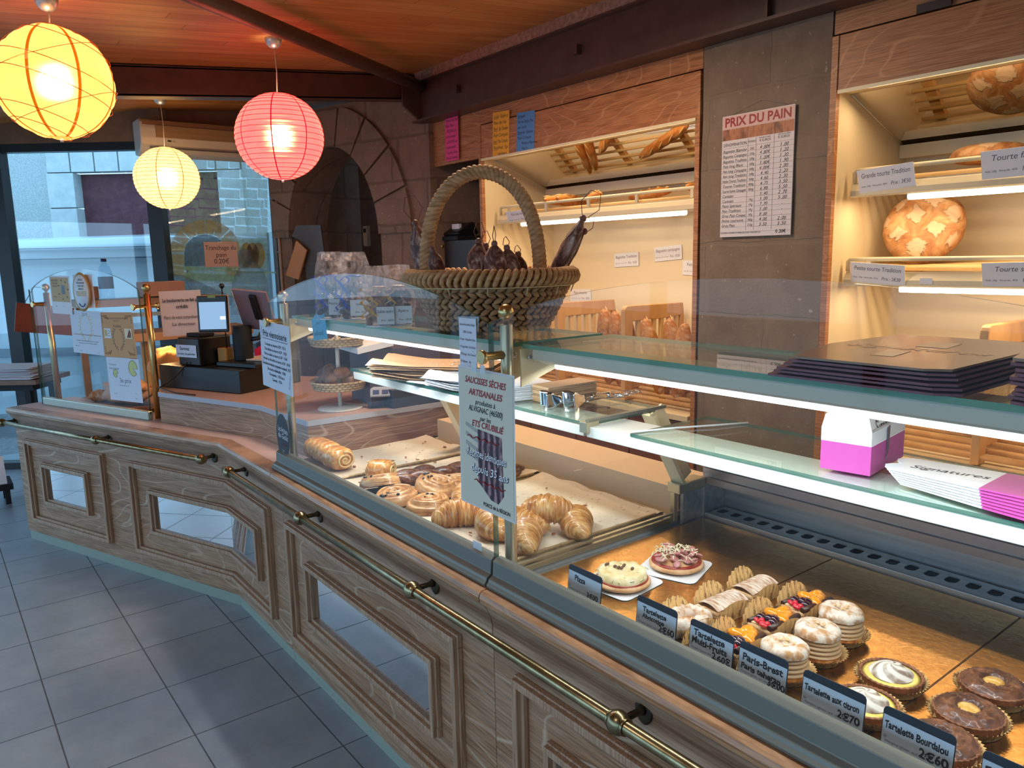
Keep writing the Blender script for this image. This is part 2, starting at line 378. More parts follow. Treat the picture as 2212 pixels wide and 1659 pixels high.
# stone wall with the arch, running diagonally from the window to the pier
A2 = Vector((2.36, 6.2, 0)); B2 = Vector((2.90, 4.62, 0)); L2 = (B2-A2).length; UD = (B2-A2).normalized(); ND = Vector((-UD.y, UD.x, 0))
if ND.x < 0: ND = -ND
RA = Matrix((UD, Vector((0, 0, 1)), ND)).transposed()
def archpts(s0, s1, zs, zt, n=16):
    c = (s0+s1)/2; r = (s1-s0)/2
    return [(c+r*math.cos(a), zs+(zt-zs)*math.sin(a)) for a in [PI-PI*i/n for i in range(n+1)]]
inner = [(.21, 0)]+archpts(.21, 1.17, 1.72, 2.385)+[(1.17, 0)]
poly = [(0, 0), (.21, 0)]+inner[1:-1]+[(1.17, 0), (L2, 0), (L2, 2.69), (0, 2.66)]
struct(MB().prism(poly, .38, RA, A2), 'wall_arch', STONED)
mb = MB(); ni = 9
for i in range(ni):
    a0, a1 = PI-PI*i/ni-.012, PI-PI*(i+1)/ni+.012; c = .69
    P = [(c+r*math.cos(a), 1.72+h*math.sin(a)) for (r, h, aa) in ((.482, .667, 0), (.80, .95, 1)) for a in ([a0+(a1-a0)*t/4 for t in range(5)] if aa == 0 else [a1+(a0-a1)*t/4 for t in range(5)])]
    P = [(min(max(x, .02), 1.6), min(z, 2.64)) for x, z in P]
    mb.prism(P, .03, RA, A2-ND*.03)
struct(mb, 'trim_arch', STONED)
struct(MB().prism([(-.05, 0), (L2+.9, 0), (L2+.9, 2.7), (-.05, 2.7)], .05, RA, A2+ND*1.0).prism([(-.05, 0), (.0, 0), (.0, 2.7), (-.05, 2.7)], 1.1, RA, A2+ND*.02), 'wall_niche', STONED)
# --- steel beams
bm_ = MB(); bm_.bb(2.815, 2.835, -1.5, 4.66, 2.445, 2.69); bm_.bb(2.78, 3.0, -1.5, 4.66, 2.445, 2.458); bm_.bb(2.78, 3.0, -1.5, 4.66, 2.686, 2.697)
struct(bm_, 'wall_beam', STEEL)
mb = MB()
for y in (4.13, 3.04): mb.box((2.80, y, 2.575), (.035, .03, .045))
mb.bb(2.785, 2.815, 1.92, 1.935, 2.458, 2.70)
struct(mb, 'trim_beam_bolts', STEEL)
RB = frame((1, 0, .09), (0, 1, 0)); mb = MB()
xa, xb = -2.6, 2.80; cx = (xa+xb)/2; ln = (xb-xa)/math.cos(.09)
def zb(x, o): return 2.5*0 + 2.42+.0885*(x-.92)+o
mb.box((cx, 4.62, zb(cx, .078)), (ln, .02, .15), RB); mb.box((cx, 4.66, zb(cx, .005)), (ln, .1, .012), RB); mb.box((cx, 4.66, zb(cx, .152)), (ln, .1, .012), RB)
struct(mb, 'ceiling_beam_cross', STEEL)
mb = MB(); RG = Matrix(((-1, 0, 0), (0, 0, 1), (0, 1, 0)))
mb.prism([(0, 0), (0, .26), (-.0, .26), (.17, .26), (.17, .10), (.03, 0)], .02, Matrix(((-1, 0, 0), (0, 0, -1), (0, 1, 0))), (2.84, 4.60, 2.44))
p1 = Vector((2.74, 4.50, 2.655)); p2 = Vector((.45, 2.68, 2.475)); dd = (p2-p1).normalized()
mb.cyl(p1-dd*.05, p1+dd*5.2, .036, 16)
struct(mb, 'ceiling_brace', STEEL)
# --- wood fascias over the bays
def fascia(y0, y1, n):
    struct(MB().bb(2.905, 2.93, y0, y1, 2.36, 2.447), 'trim_%d' % n, OAKW)
    mb = MB().bb(2.895, 2.92, y0+.03, y1, 2.145, 2.352); struct(mb, 'trim_%d' % (n+1), OAKW, .002)
fascia(2.325, 4.05, 1); fascia(-1.2, 1.70, 3)
struct(MB().bb(2.91, 2.935, 4.05, 4.60, 2.16, 2.447), 'trim_5', OAKW)
struct(MB().bb(2.883, 2.896, 2.345, 4.02, 2.137, 2.15).bb(2.883, 2.896, -1.2, 1.665, 2.137, 2.15), 'trim_6', M('pale_fascia_edge', srgb(240, 226, 180), .4))
# --- cream bays
def bay(y0, y1, n):
    mb = MB(); mb.bb(2.915, 3.5, y1-.018, y1, .74, 2.16); mb.bb(2.915, 3.5, y0, y0+.018, .74, 2.16); mb.bb(3.485, 3.5, y0, y1, .74, 2.16); mb.bb(2.92, 3.5, y0, y1, 2.149, 2.165)
    struct(mb, 'wall_bay_%d' % n, CREAM)
    mb = MB(); mb.bb(2.89, 2.915, y1-.022, y1+.004, .0, 2.35); mb.bb(2.89, 2.915, y0-.004, y0+.022, .0, 2.35); struct(mb, 'trim_bay_%d' % n, OAKW)
    mb = MB(); ya, yb = y0+.02, y1-.02
    mb.add([(3.0, ya, 2.148), (3.0, yb, 2.148), (3.44, yb, 1.985), (3.44, ya, 1.985)], [(0, 1, 2, 3)])
    t = thing('tilted_mirror', 'tilted mirror under the top of the %s bread bay reflecting the loaves' % ('left' if n == 1 else 'right'), 'mirror', (3.2, (ya+yb)/2, 2.0), 0, 'tilted mirrors in the bread bays')
    mb.build('mirror_pane', M('bay_mirror', (.93, .90, .84, 1), .03, 1), t, world=True, fixn=False)
    fr = MB(); fr.box((3.45, (ya+yb)/2, 1.955), (.07, yb-ya, .055)); fr.tube([(3.0, yb-.004, 2.146), (3.44, yb-.004, 1.984)], .004, 6); fr.tube([(3.0, ya+.004, 2.146), (3.44, ya+.004, 1.984)], .004, 6)
    fr.build('frame', CREAMM, t, world=True)
bay(2.33, 4.05, 1); bay(-1.2, 1.695, 2)
# --- base cabinets under the bays (brown doors)
def base(y0, y1, label):
    t = thing('base_cabinet', label, 'cabinet', (3.2, (y0+y1)/2, 0), 0, 'base cabinets under the bread bays')
    MB().bb(2.93, 3.485, y0, y1, 0.0, .735).build('body', OAKW, t, world=True)
    MB().bb(2.88, 3.485, y0, y1, .735, .765).build('worktop', CREAM, t, world=True, bevel=.003)
    n = int(round((y1-y0)/.42)); w = (y1-y0)/n
    for i in range(n): MB().bb(2.912, 2.929, y0+i*w+.004, y0+(i+1)*w-.004, .06, .72).build('door', oak_brown, t, world=True, bevel=.002)
oak_brown = noisy('brown_laminate', srgb(132, 84, 60), srgb(150, 98, 72), 8, .4, sc=(1, 1, .1))
base(2.36, 4.02, 'brown laminate base cabinet with cream top under the left bread bay'); base(-1.1, 1.66, 'brown laminate base cabinet with cream top under the right bread bay')
# --- windows
F2 = Vector((-.7927, .6097, 0)); MU = Vector((1.485, 6.175, 0)); NW = Vector((.6097, .7927, 0))
RWn = Matrix((-F2, NW, Vector((0, 0, 1)))).transposed()
def wbar(mb, s0, s1, z0, z1, t=.08): mb.box(MU+F2*((s0+s1)/2)+Vector((0, 0, (z0+z1)/2)), (abs(s1-s0), t, z1-z0), RWn)
mb = MB(); wbar(mb, -.05, 3.6, 2.364, 2.42); wbar(mb, -.05, .055, 0, 2.42, .1); wbar(mb, 1.09, 1.19, 0, 2.42, .1); wbar(mb, -.05, 3.6, 0, .05, .1); wbar(mb, 2.4, 2.5, 0, 2.42)
struct(mb, 'window_1', BLACKF)
mb = MB(); wbar(mb, 0.05, 1.10, .05, 2.37, .008); wbar(mb, 1.18, 2.41, .05, 2.37, .008)
o = mb.build('window_glass', WING, bpy.data.objects['window_1']); tag(o, kind='structure')
mb = MB(); wbar(mb, -.1, 3.6, 2.42, 2.66, .12); struct(mb, 'wall_header', noisy('brown_header', srgb(120, 92, 62), srgb(136, 104, 72), 10, .6))
mb = MB(); mb.bb(1.50, 2.42, 6.17, 6.25, 2.335, 2.42); mb.bb(2.365, 2.44, 6.17, 6.25, 0, 2.42); mb.bb(1.50, 2.42, 6.17, 6.25, 0, .06); struct(mb, 'window_2', BLACKF)
o = MB().bb(1.5, 2.37, 6.20, 6.208, .06, 2.34).build('window_glass', WING, bpy.data.objects['window_2']); tag(o, kind='structure')
struct(MB().bb(1.45, 2.5, 6.19, 6.3, 2.42, 2.75), 'wall_over_window', MC['brown_header'])
mb = MB(); mb.tube([(2.372, 6.13, 0), (2.372, 6.13, 2.4)], .011, 8)
for z in (1.30, 1.62, 1.98): mb.box((2.372, 6.13, z), (.034, .03, .008))
struct(mb, 'trim_pipe', M('painted_pipe', srgb(170, 150, 134), .5))
# --- walls of the shop around the viewer: open glazed front on the left, plain wall behind
struct(MB().bb(-3.0, 3.6, -3.2, -3.1, 0, 2.9), 'wall_rear', M('plaster', srgb(168, 152, 136), .9))
mb = MB()
for y in (-3.0, -1.2, .6, 2.4, 4.2, 6.0, 7.4): mb.bb(-2.75, -2.65, y-.05, y+.05, 0, 2.3)
mb.bb(-2.75, -2.65, -3.1, 7.5, 0, .1); mb.bb(-2.75, -2.65, -3.1, 7.5, 2.05, 2.3)
struct(mb, 'window_3', BLACKF)
# --- outside
struct(MB().bb(-14, 14, 7.5, 30, -.12, -.06).bb(-14, -3, -14, 7.5, -.12, -.06), 'floor_street', noisy('asphalt', srgb(110, 118, 124), srgb(138, 146, 152), 20, .9))
# ================================================================ COUNTER
P0 = Vector((.355, 5.05, 0)); P1 = Vector((1.0, 3.37, 0)); U1 = (P1-P0).normalized(); N1 = Vector((U1.y, -U1.x, 0))
if N1.x > 0: N1 = -N1                      # outward normal of the left counter face
L1 = (P1-P0).length; YF = Vector((0, -1, 0)); NX = Vector((-1, 0, 0))
UP = Vector((0, 0, 1))
def isect(o):   # corner of the two faces pushed out by o
    # line1: P0+N1*o + U1*t ; line2: x = 1-o
    q = P0+N1*o; t = (1.0-o-q.x)/U1.x; return q+U1*t
def run(mb, prof, y1=2.74, s0=-.0, mi=0):
    # prof: list of (o, z) section, swept along the bent front, left end -> display
    A = [P0+N1*o+U1*(s0-.0)+UP*z for o, z in prof]; B = [isect(o)+UP*z for o, z in prof]; C = [Vector((1-o, y1, z)) for o, z in prof]
    n = len(prof); fs = [(r*n+i, r*n+(i+1) % n, (r+1)*n+(i+1) % n, (r+1)*n+i) for r in (0, 1) for i in range(n)]
    mb.add(A+B+C, fs+[tuple(range(n))[::-1], tuple(range(2*n, 3*n))], False, mi)
def strip(mb, prof, ya, yb):
    n = len(prof); mb.add([Vector((1-o, ya, z)) for o, z in prof]+[Vector((1-o, yb, z)) for o, z in prof],
        [(i, (i+1) % n, n+(i+1) % n, n+i) for i in range(n)]+[tuple(range(n))[::-1], tuple(range(n, 2*n))])
CAPP = [(-.03, .775), (.030, .775), (.036, .770), (.040, .760), (.038, .748), (.030, .740), (-.03, .738)]
COVE = [(-.03, .742), (.026, .740), (.016, .722), (.006, .700), (.002, .675), (.002, .655), (-.03, .655)]
TOE = [(-.03, .062), (-.008, .062), (-.008, 0.0), (-.03, 0.0)]
def body_left(mb):
    inn = .55
    pts = [P0, P1, Vector((1.0, 2.74, 0)), Vector((1.97, 2.74, 0)), Vector((1.97, 3.7, 0)), Vector((1.35, 4.75, 0)), P0-N1*inn]
    n = len(pts); mb.add([p+UP*.055 for p in pts]+[p+UP*.76 for p in pts], [tuple(range(n))[::-1], tuple(range(n, 2*n))]+[(i, (i+1) % n, n+(i+1) % n, n+i) for i in range(n)])
def mould(mb, org, u, nrm, s0, s1, z0, z1, w, h, open_l=False, open_r=False):
    # picture-frame moulding with a stepped section on a face
    R = Matrix((u, UP, nrm)).transposed()
    def bar(a, b, c, d, hh): mb.box(org+u*((a+b)/2)+UP*((c+d)/2)+nrm*(hh/2), (abs(b-a), abs(d-c), hh), R)
    for k, (ww, hh, o) in enumerate(((w, h*.55, 0), (w*.55, h, w*.12))):
        a0 = s0+o; a1 = s1-o; c0 = z0+o; c1 = z1-o
        bar(a0 if not open_l else s0, a1 if not open_r else s1, c0, c0+ww, hh); bar(a0 if not open_l else s0, a1 if not open_r else s1, c1-ww, c1, hh)
        if not open_l: bar(a0, a0+ww, c0+ww, c1-ww, hh-.0003)
        if not open_r: bar(a1-ww, a1, c0+ww, c1-ww, hh-.0003)
def mirror_pane(t, org, u, nrm, s0, s1, z0, z1):
    R = Matrix((u, UP, nrm)).transposed()
    MB().box(org+u*((s0+s1)/2)+UP*((z0+z1)/2)+nrm*.003, (s1-s0, z1-z0, .004), R).build('mirror_pane', MIRROR, t, world=True)
ct = thing('service_counter', 'oak panelled counter with a bend, mirrored panels and pinkish top left of the glass display', 'counter', (1.0, 3.6, 0))
mb = MB(); body_left(mb); mb.build('body', OAK, ct, world=True)
mb = MB(); run(mb, CAPP); mb.build('cap_moulding', oak('oak_nosing', srgb(182, 146, 116), srgb(138, 104, 80), srgb(204, 180, 156), .25, .35), ct, world=True)
mb = MB(); run(mb, COVE); mb.build('cove_moulding', OAKT, ct, world=True)
TOEM = M('pale_green_plinth', srgb(142, 150, 136), .5)
mb = MB(); run(mb, TOE); mb.build('toe_kick', TOEM, ct, world=True)
mb = MB(); mould(mb, P0, U1, N1, .105, .855, .13, .605, .034, .028); mb.build('panel_moulding', OAKTV, ct, world=True, bevel=.002)
mb = MB(); mould(mb, P0, U1, N1, .255, .695, .252, .487, .031, .028); mb.build('mirror_moulding', OAKTV, ct, world=True, bevel=.002)
mirror_pane(ct, P0, U1, N1, .28, .67, .28, .46)
for (nm, a, b, z0, z1, w) in (('panel_moulding', 1.07, 2.865, .13, .598, .034), ('mirror_moulding', 1.215, 3.0, .248, .477, .031)):
    mb = MB(); mould(mb, P0, U1, N1, a, L1, z0, z1, w, .028, open_r=True); mould(mb, Vector((1, 3.37, 0)), YF, NX, 0, 3.37-b, z0, z1, w, .028, open_l=True)
    mb.build(nm, OAKTV, ct, world=True, bevel=.002)
mirror_pane(ct, P0, U1, N1, 1.24, L1-.002, .275, .452); mirror_pane(ct, Vector((1, 3.37, 0)), YF, NX, .002, .35, .275, .452)
# pinkish worktop on the front ledge
mb = MB(); pts = [P0-N1*.03, P1-N1*.0+Vector((.026, .01, 0)), Vector((1.03, 2.742, 0)), Vector((1.2, 2.742, 0)), Vector((1.2, 3.30, 0)), P0-N1*.34]
n = len(pts); mb.add([p+UP*.762 for p in pts]+[p+UP*.776 for p in pts], [tuple(range(n))[::-1], tuple(range(n, 2*n))]+[(i, (i+1) % n, n+(i+1) % n, n+i) for i in range(n)])
mb.build('ledge_top', M('pinkish_laminate', srgb(206, 184, 182), .4), ct, world=True)
# raised till block
blk = [Vector((.885, 4.00, 0)), Vector((1.136, 3.30, 0)), Vector((1.158, 2.83, 0)), Vector((1.95, 2.80, 0)), Vector((1.95, 3.6, 0)), Vector((1.06, 4.62, 0)), Vector((0, 0, 0))]
def polybox(mb, pts, z0, z1):
    n = len(pts); mb.add([p+UP*z0 for p in pts]+[p+UP*z1 for p in pts], [tuple(range(n))[::-1], tuple(range(n, 2*n))]+[(i, (i+1) % n, n+(i+1) % n, n+i) for i in range(n)])
tb = thing('till_block', 'raised oak block with grey edged top carrying the till behind the counter', 'counter', (1.3, 3.4, .76))
blk = blk[:6]
mb = MB(); polybox(mb, blk, .777, .905); mb.build('body', OAK, tb, world=True)
mb = MB(); polybox(mb, blk, .905, .925); mb.build('worktop', M('brown_laminate_top', srgb(186, 150, 136), .3), tb, world=True)
mb = MB()
for a, b in zip(blk[:4], blk[1:4]): 
    d = (b-a).normalized(); mb.box((a+b)/2+UP*.915-Vector((-d.y, d.x, 0))*-.0015*0+Vector((d.y, -d.x, 0))*.002*(1 if False else 1), ((b-a).length, .004, .022), frame(d, (-d.y, d.x, 0)))
mb.build('edge_band', M('grey_edge_band', srgb(176, 176, 184), .4), tb, world=True)

# ================================================================ DISPLAY COUNTER (two modules)
def module(name_lbl, y0, y1, panels):
    t = thing('display_counter', name_lbl, 'counter', (1.2, (y0+y1)/2, 0), 0, 'oak bases of the glass display')
    MB().bb(1.0, 1.86, y0, y1, .055, .735).build('body', OAK, t, world=True)
    mb = MB(); strip(mb, CAPP, y0+.001, y1-.001); mb.build('cap_moulding', OAKC, t, world=True)
    mb = MB(); strip(mb, COVE, y0+.001, y1-.001); mb.build('cove_moulding', OAKT, t, world=True)
    mb = MB(); strip(mb, TOE, y0, y1); mb.build('toe_kick', TOEM, t, world=True)
    for (a, b, c, d) in panels:   # outer y range, mirror y range
        mb = MB(); mould(mb, Vector((1, a, 0)), YF, NX, 0, a-b, .13, .60, .034, .028); mb.build('panel_moulding', OAKTV, t, world=True, bevel=.002)
        mb = MB(); mould(mb, Vector((1, c, 0)), YF, NX, 0, c-d, .252, .490, .031, .028); mb.build('mirror_moulding', OAKTV, t, world=True, bevel=.002)
        mirror_pane(t, Vector((1, c, 0)), YF, NX, .026, c-d-.026, .28, .462)
    return t
dL = module('oak base with long mirrored panel under the pastry end of the glass display', 1.395, 2.738, [(2.672, 1.53, 2.51, 1.645)])
dR = module('oak base under the chilled cake end of the glass display nearest the viewer', -.02, 1.393, [(1.297, .10, 1.185, .21)])
# --- glass guard rail of aluminium along the top of the wood
def alurail(y0, y1, t):
    P = [(1.036, .776), (.986, .776), (.984, .784), (.990, .790), (.992, .796), (1.004, .804), (1.006, .838), (1.018, .846), (1.030, .846), (1.036, .80)]
    mb = MB(); n = len(P); mb.add([Vector((x, y0, z)) for x, z in P]+[Vector((x, y1, z)) for x, z in P], [(i, (i+1) % n, n+(i+1) % n, n+i) for i in range(n)]+[tuple(range(n))[::-1], tuple(range(n, 2*n))])
    mb.build('bottom_rail', ALU, t, world=True, bevel=.0015)
def glassfront(label, y0, y1, zlow, zpk, sgn=1):
    t = thing('glass_screen', label, 'glass panel', (1.02, (y0+y1)/2, .80), 0, 'arched glass fronts of the display')
    alurail(y0+.002, y1-.002, t)
    n = 28; P = [(y0+.003, .80), (y1-.003, .80)]
    arc = []
    for i in range(n+1):
        u = i/n; y = y1-.003+(y0+.006-y1)*u; arc.append((y, zlow+(zpk-zlow)*(1-(2*u-1)**2)**.92))
    P += arc
    R = Matrix((Vector((0, 1, 0)), UP, Vector((1, 0, 0)))).transposed()
    mb = MB(); mb.prism(P, .008, R, (1.016, 0, 0))
    for i in range(2, len(mb.mi)): mb.mi[i] = 1
    mb.build('pane', [GLASS, EDGE], t, world=True, fixn=False)
    return t
gL = glassfront('arched clear glass front before the croissants, carrying the pastry price list', 1.403, 2.782, 1.398, 1.508)
gR = glassfront('arched clear glass front before the tartlets, nearest the viewer', .02, 1.399, 1.402, 1.508)
# --- posts with ball finials and clamps
def post(x, y, label, lathe_h=1.395, z0=.80, mat=CHAMP, base=True):
    t = thing('display_post', label, 'post', (x, y, z0), 0, 'posts with ball finials')
    mb = MB().cyl((0, 0, 0), (0, 0, lathe_h-z0), .0150, 24); mb.build('pole', mat, t, bevel=.0015)
    MB().lathe([(.001, 0), (.006, 0), (.006, .008), (.008, .010)]+[(.0185*math.sin(a), .028-.0185*math.cos(a)) for a in [.45+i*(PI-.45)/14 for i in range(15)]], (0, 0, lathe_h-z0), 24).build('ball_finial', GOLDM, t)
    return t
def clamp(t, h, d, L=.05, mat=GOLDM, both=False):
    R = frame(d.orthogonal(), d.cross(d.orthogonal())); R = Matrix((d.orthogonal().normalized(), d.cross(d.orthogonal().normalized()), d)).transposed()
    mb = MB(); mb.lathe([(.010, 0), (.010, L-.016), (.0105, L-.015), (.015, L-.013), (.0165, L-.011), (.0165, L-.004), (.015, L-.002)], (0, 0, h), 20, R)
    mb.build('glass_clamp', mat, t)
pR = post(1.065, 1.402, 'middle display post with ball finial between the two arched glass fronts'); clamp(pR, .525, Vector((-1, 0, 0)), .078)
pL = post(1.065, 2.752, 'left end display post with ball finial beside the till'); clamp(pL, .53, Vector((-1, 0, 0)), .078)
# --- upper shelf of glass with light housing
def shelf_top(y0, y1, lbl):
    t = thing('glass_shelf', lbl, 'shelf', (1.24, (y0+y1)/2, 1.34), 0, 'upper glass shelves of the display')
    mb = MB(); mb.bb(1.098, 1.39, y0, y1, 1.338, 1.348)
    for i in range(len(mb.mi)): mb.mi[i] = 0
    mb.mi[0] = 1; mb.mi[1] = 1; mb.mi[2] = 1; mb.mi[3] = 1
    mb.build('pane', [SHELFG, EDGEL], t, world=True, fixn=False)
    # housing behind the front edge: sloping grey face, tube under it
    P = [(1.105, 1.337), (1.128, 1.337), (1.172, 1.300), (1.166, 1.292), (1.150, 1.294), (1.122, 1.308)]
    P = [(1.104, 1.3375), (1.215, 1.3375), (1.215, 1.330), (1.165, 1.300), (1.140, 1.300), (1.110, 1.309), (1.104, 1.314)]
    mb = MB(); n = len(P); ya, yb = y0+.03, y1-.03
    mb.add([Vector((x, ya, z)) for x, z in P]+[Vector((x, yb, z)) for x, z in P], [(i, (i+1) % n, n+(i+1) % n, n+i) for i in range(n)]+[tuple(range(n))[::-1], tuple(range(n, 2*n))])
    mb.build('light_housing', M('grey_housing', srgb(200, 194, 176), .45), t, world=True)
    MB().cyl((1.134, y0+.08, 1.3005), (1.134, y1-.08, 1.3005), .0075, 12).build('light_tube', TUBEC, t, world=True)
    for y in (y0+.012, y1-.012):
        mb = MB(); mb.prism([(1.082, 1.337), (1.33, 1.337), (1.33, 1.325), (1.16, 1.275), (1.082, 1.250)], .004, Matrix((Vector((1, 0, 0)), UP, Vector((0, -1, 0)))).transposed(), (0, y+.002, 0))
        sb = mb.build('side_bracket', CREAMM, t, world=True)
        s_c = MB().lathe([(.0065, 0), (.0065, .003), (.004, .004)], (1.105-t.location.x, y-.006-t.location.y, 1.318-t.location.z), 14, frame((1, 0, 0), (0, 0, 1))).build('screw', INOX, sb)
    return t
shelf_top(1.42, 2.765, 'upper glass shelf carrying the basket of dry sausages and the biscuit bags'); shelf_top(-.0, 1.385, 'upper glass shelf carrying the stacks of flat brown cake boxes')
# --- middle shelf
def shelf_mid(y0, y1, lbl, z=1.13):
    t = thing('glass_shelf', lbl, 'shelf', (1.44, (y0+y1)/2, z), 0, 'middle glass shelves of the display')
    mb = MB(); mb.bb(1.30, 1.587, y0, y1, z-.008, z); mb.mi = [1, 1, 1, 1, 0, 0]
    mb.build('pane', [SHELFG, EDGE], t, world=True, fixn=False)
    return t
shelf_mid(1.382, 2.72, 'middle glass shelf carrying the paper bags and the tongs', 1.131); shelf_mid(-.02, 1.235, 'middle glass shelf carrying the pink and white cake boxes', 1.129)
def carrier(y0, y1, lbl):
    t = thing('shelf_carrier', lbl, 'shelf support', (1.4, (y0+y1)/2, 1.1), 0, 'white shelf carriers')
    P = [(1.302, 1.1205), (1.44, 1.1205), (1.44, 1.114), (1.325, 1.092), (1.304, 1.092)]
    mb = MB(); n = len(P); mb.add([Vector((x, y0, z)) for x, z in P]+[Vector((x, y1, z)) for x, z in P], [(i, (i+1) % n, n+(i+1) % n, n+i) for i in range(n)]+[tuple(range(n))[::-1], tuple(range(n, 2*n))])
    mb.build('white_profile', WHITEM, t, world=True, bevel=.002)
    return t
cL = carrier(1.40, 2.70, 'white carrier profile under the middle shelf with the paper bags'); cR = carrier(-.02, 1.39, 'white carrier profile under the middle shelf with the pink boxes')
MB().bb(1.29, 1.335, 1.375, 1.402, 1.105, 1.134).build('clip', CHAMP, cL, world=True, bevel=.002)
MB().box((1.445, 1.383, 1.134), (.29, .014, .008)).build('joint_profile', ALU, cL, world=True)
def strut(y, lbl, z1=1.118, x1=1.53, z0=.90, x0=1.66):
    t = thing('shelf_strut', lbl, 'shelf support', (1.66, y, .9), 0, 'slanting cream struts')
    d = (Vector((x0, y, z0))-Vector((x1, y, z1))).normalized(); c = (Vector((x0, y, z0))+Vector((x1, y, z1)))/2; L = (Vector((x0, y, z0))-Vector((x1, y, z1))).length
    mb = MB(); mb.box(c, (L, .045, .012), frame(d, (0, 1, 0))); mb.box(c+Vector((.028, 0, .012)), (L, .008, .05), frame(d, (0, 1, 0))); mb.box(c+Vector((.02, .02, .012)), (L, .006, .014), frame(d, (0, 1, 0)))
    mb.build('bar', CREAMM, t, world=True, bevel=.0015)
    MB().lathe([(.006, 0), (.006, .003)], (x0-.005, y-.008, z0+.035), 12, frame((1, 0, 0), (0, 0, 1))).build('screw', INOX, t, world=True)
    return t
sR = strut(1.385, 'slanting cream strut on the partition between pastries and cakes'); MB().bb(1.635, 1.75, 1.362, 1.408, .875, .905).build('foot_cap', CHAMP, sR, world=True, bevel=.003)
strut(2.44, 'slanting cream strut behind the pastry tray, below the paper bags', 1.10, 1.50, .80, 1.66)
# --- rear ledge of pastry side + well floor
t = thing('pastry_well', 'cream display well that holds the pastry trays behind the left glass front', 'display case', (1.35, 2.08, .75))
MB().bb(1.036, 1.80, 1.40, 2.735, .737, .790).build('floor_plate', M('pale_plate', srgb(214, 214, 206), .3), t, world=True)
MB().bb(1.675, 1.695, 1.40, 2.70, .79, .87).bb(1.675, 1.86, 1.40, 2.70, .865, .877).build('rear_ledge', M('peach_ledge', srgb(226, 196, 160), .5), t, world=True)
mb = MB(); mb.bb(1.06, 1.70, 1.388, 1.398, .787, .802); mb.bb(1.06, 1.70, 1.388, 1.398, .808, .815); mb.bb(1.64, 1.655, 1.385, 1.40, .79, .88); mb.build('divider_rail', CHAMP, t, world=True, bevel=.001)
MB().bb(1.07, 1.64, 1.391, 1.394, .80, 1.01).build('divider_pane', GLASS, t, world=True)
# --- chilled well: gold boards, slotted grilles, steel back
t = thing('chilled_well', 'brushed steel chilled well with slotted air grilles around the gold cake boards', 'display case', (1.4, .68, .75))
MB().bb(1.036, 1.86, -.02, 1.385, .737, .778).build('floor_plate', INOX, t, world=True)
def grille(t, x0, x1, z, y0, y1, n, sw, mat, name='air_grille', holes=None):
    # plate pierced by a row of rounded slots (real holes over a black strip that paints their shade)
    mb = MB(); P = (y1-y0)/n; hx0, hx1 = x0+(x1-x0)*.25, x1-(x1-x0)*.25
    mb.bb(x0, hx0, y0, y1, z-.003, z); mb.bb(hx1, x1, y0, y1, z-.003, z)
    for i in range(n+1):
        c = y0+i*P; a = max(y0, c-(P-sw)/2); b = min(y1, c+(P-sw)/2)
        mb.bb(hx0, hx1, a, b, z-.003, z)
        r = sw*.32
        for s in ((1 if i < n else 0), (-1 if i > 0 else 0)):
            if s:
                e = c+s*(P-sw)/2
                for hx, q in ((hx0, 1), (hx1, -1)): mb.add([(hx, e, z), (hx, e+s*r, z), (hx+q*r*.4, e+s*r*.4, z), (hx+q*r, e, z)], [(0, 1, 2, 3)])
    mb.build(name, mat, t, world=True)
grille(t, 1.040, 1.097, .788, .0, 1.36, 40, .0215, M('white_grille', srgb(206, 208, 212), .35, .2)); MB().bb(1.041, 1.096, .0, 1.36, .7785, .7843).build('slot_shade', BLACKM, t, world=True)
grille(t, 1.762, 1.84, .797, .0, 1.36, 30, .027, INOX); MB().bb(1.763, 1.84, .0, 1.36, .7785, .7930).build('slot_shade', BLACKM, t, world=True)
MB().bb(1.750, 1.762, -.02, 1.365, .7785, .798).build('rear_lip', INOX, t, world=True, bevel=.003)
mb = MB(); mb.add([(1.85, -.02, .78), (1.85, 1.375, .78), (1.85, 1.375, .90), (1.85, -.02, .90)], [(0, 1, 2, 3)]); mb.bb(1.75, 1.86, 1.366, 1.374, .778, .90); mb.build('back_plate', INOX, t, world=True)
P = [(1.75, .886), (1.75, .905), (1.757, .907), (1.757, .93), (1.735, .945), (1.735, .952), (1.86, .952), (1.86, .88)]
mb = MB(); n = len(P); mb.add([Vector((x, -.02, z)) for x, z in P]+[Vector((x, 1.378, z)) for x, z in P], [(i, (i+1) % n, n+(i+1) % n, n+i) for i in range(n)]+[tuple(range(n))[::-1], tuple(range(n, 2*n))]); mb.build('rear_sill', M('satin_steel', srgb(168, 166, 168), .32, .85), t, world=True)
mb = MB(); mb.bb(1.66, 1.75, 1.370, 1.380, .78, .89); mb.build('partition', INOX, t, world=True)
for (y, z) in ((1.315, .855), (.80, .862), (.20, .862)): MB().lathe([(.008, 0), (.008, .002), (.0035, .006)], (1.849, y, z), 14, frame((0, 1, 0), (0, 0, 1))).build('rivet', INOX, t, world=True)
def goldm():
    n = N('gold_cardboard'); f = n.noise(n.coord(), 75, 4, .6, .6); n.p(col=n.ramp(f, [(.3, srgb(206, 154, 84)), (.7, srgb(232, 184, 112))]), rough=.26, metal=1); n.bump(f, .22, .0025); return n.m
GOLD = goldm()
for i, (a, b, lb) in enumerate(((1.362, .962, 'gold cardboard cake board under the two small pizzas'), (.958, .545, 'gold cardboard cake board under the slices and cream rings'), (.541, .0, 'gold cardboard cake board under the round tartlets'))):
    tag(MB().bb(1.100, 1.742, b, a, .7795, .7835).build('cake_board', GOLD, None), lb, 'cake board', 'gold cake boards')
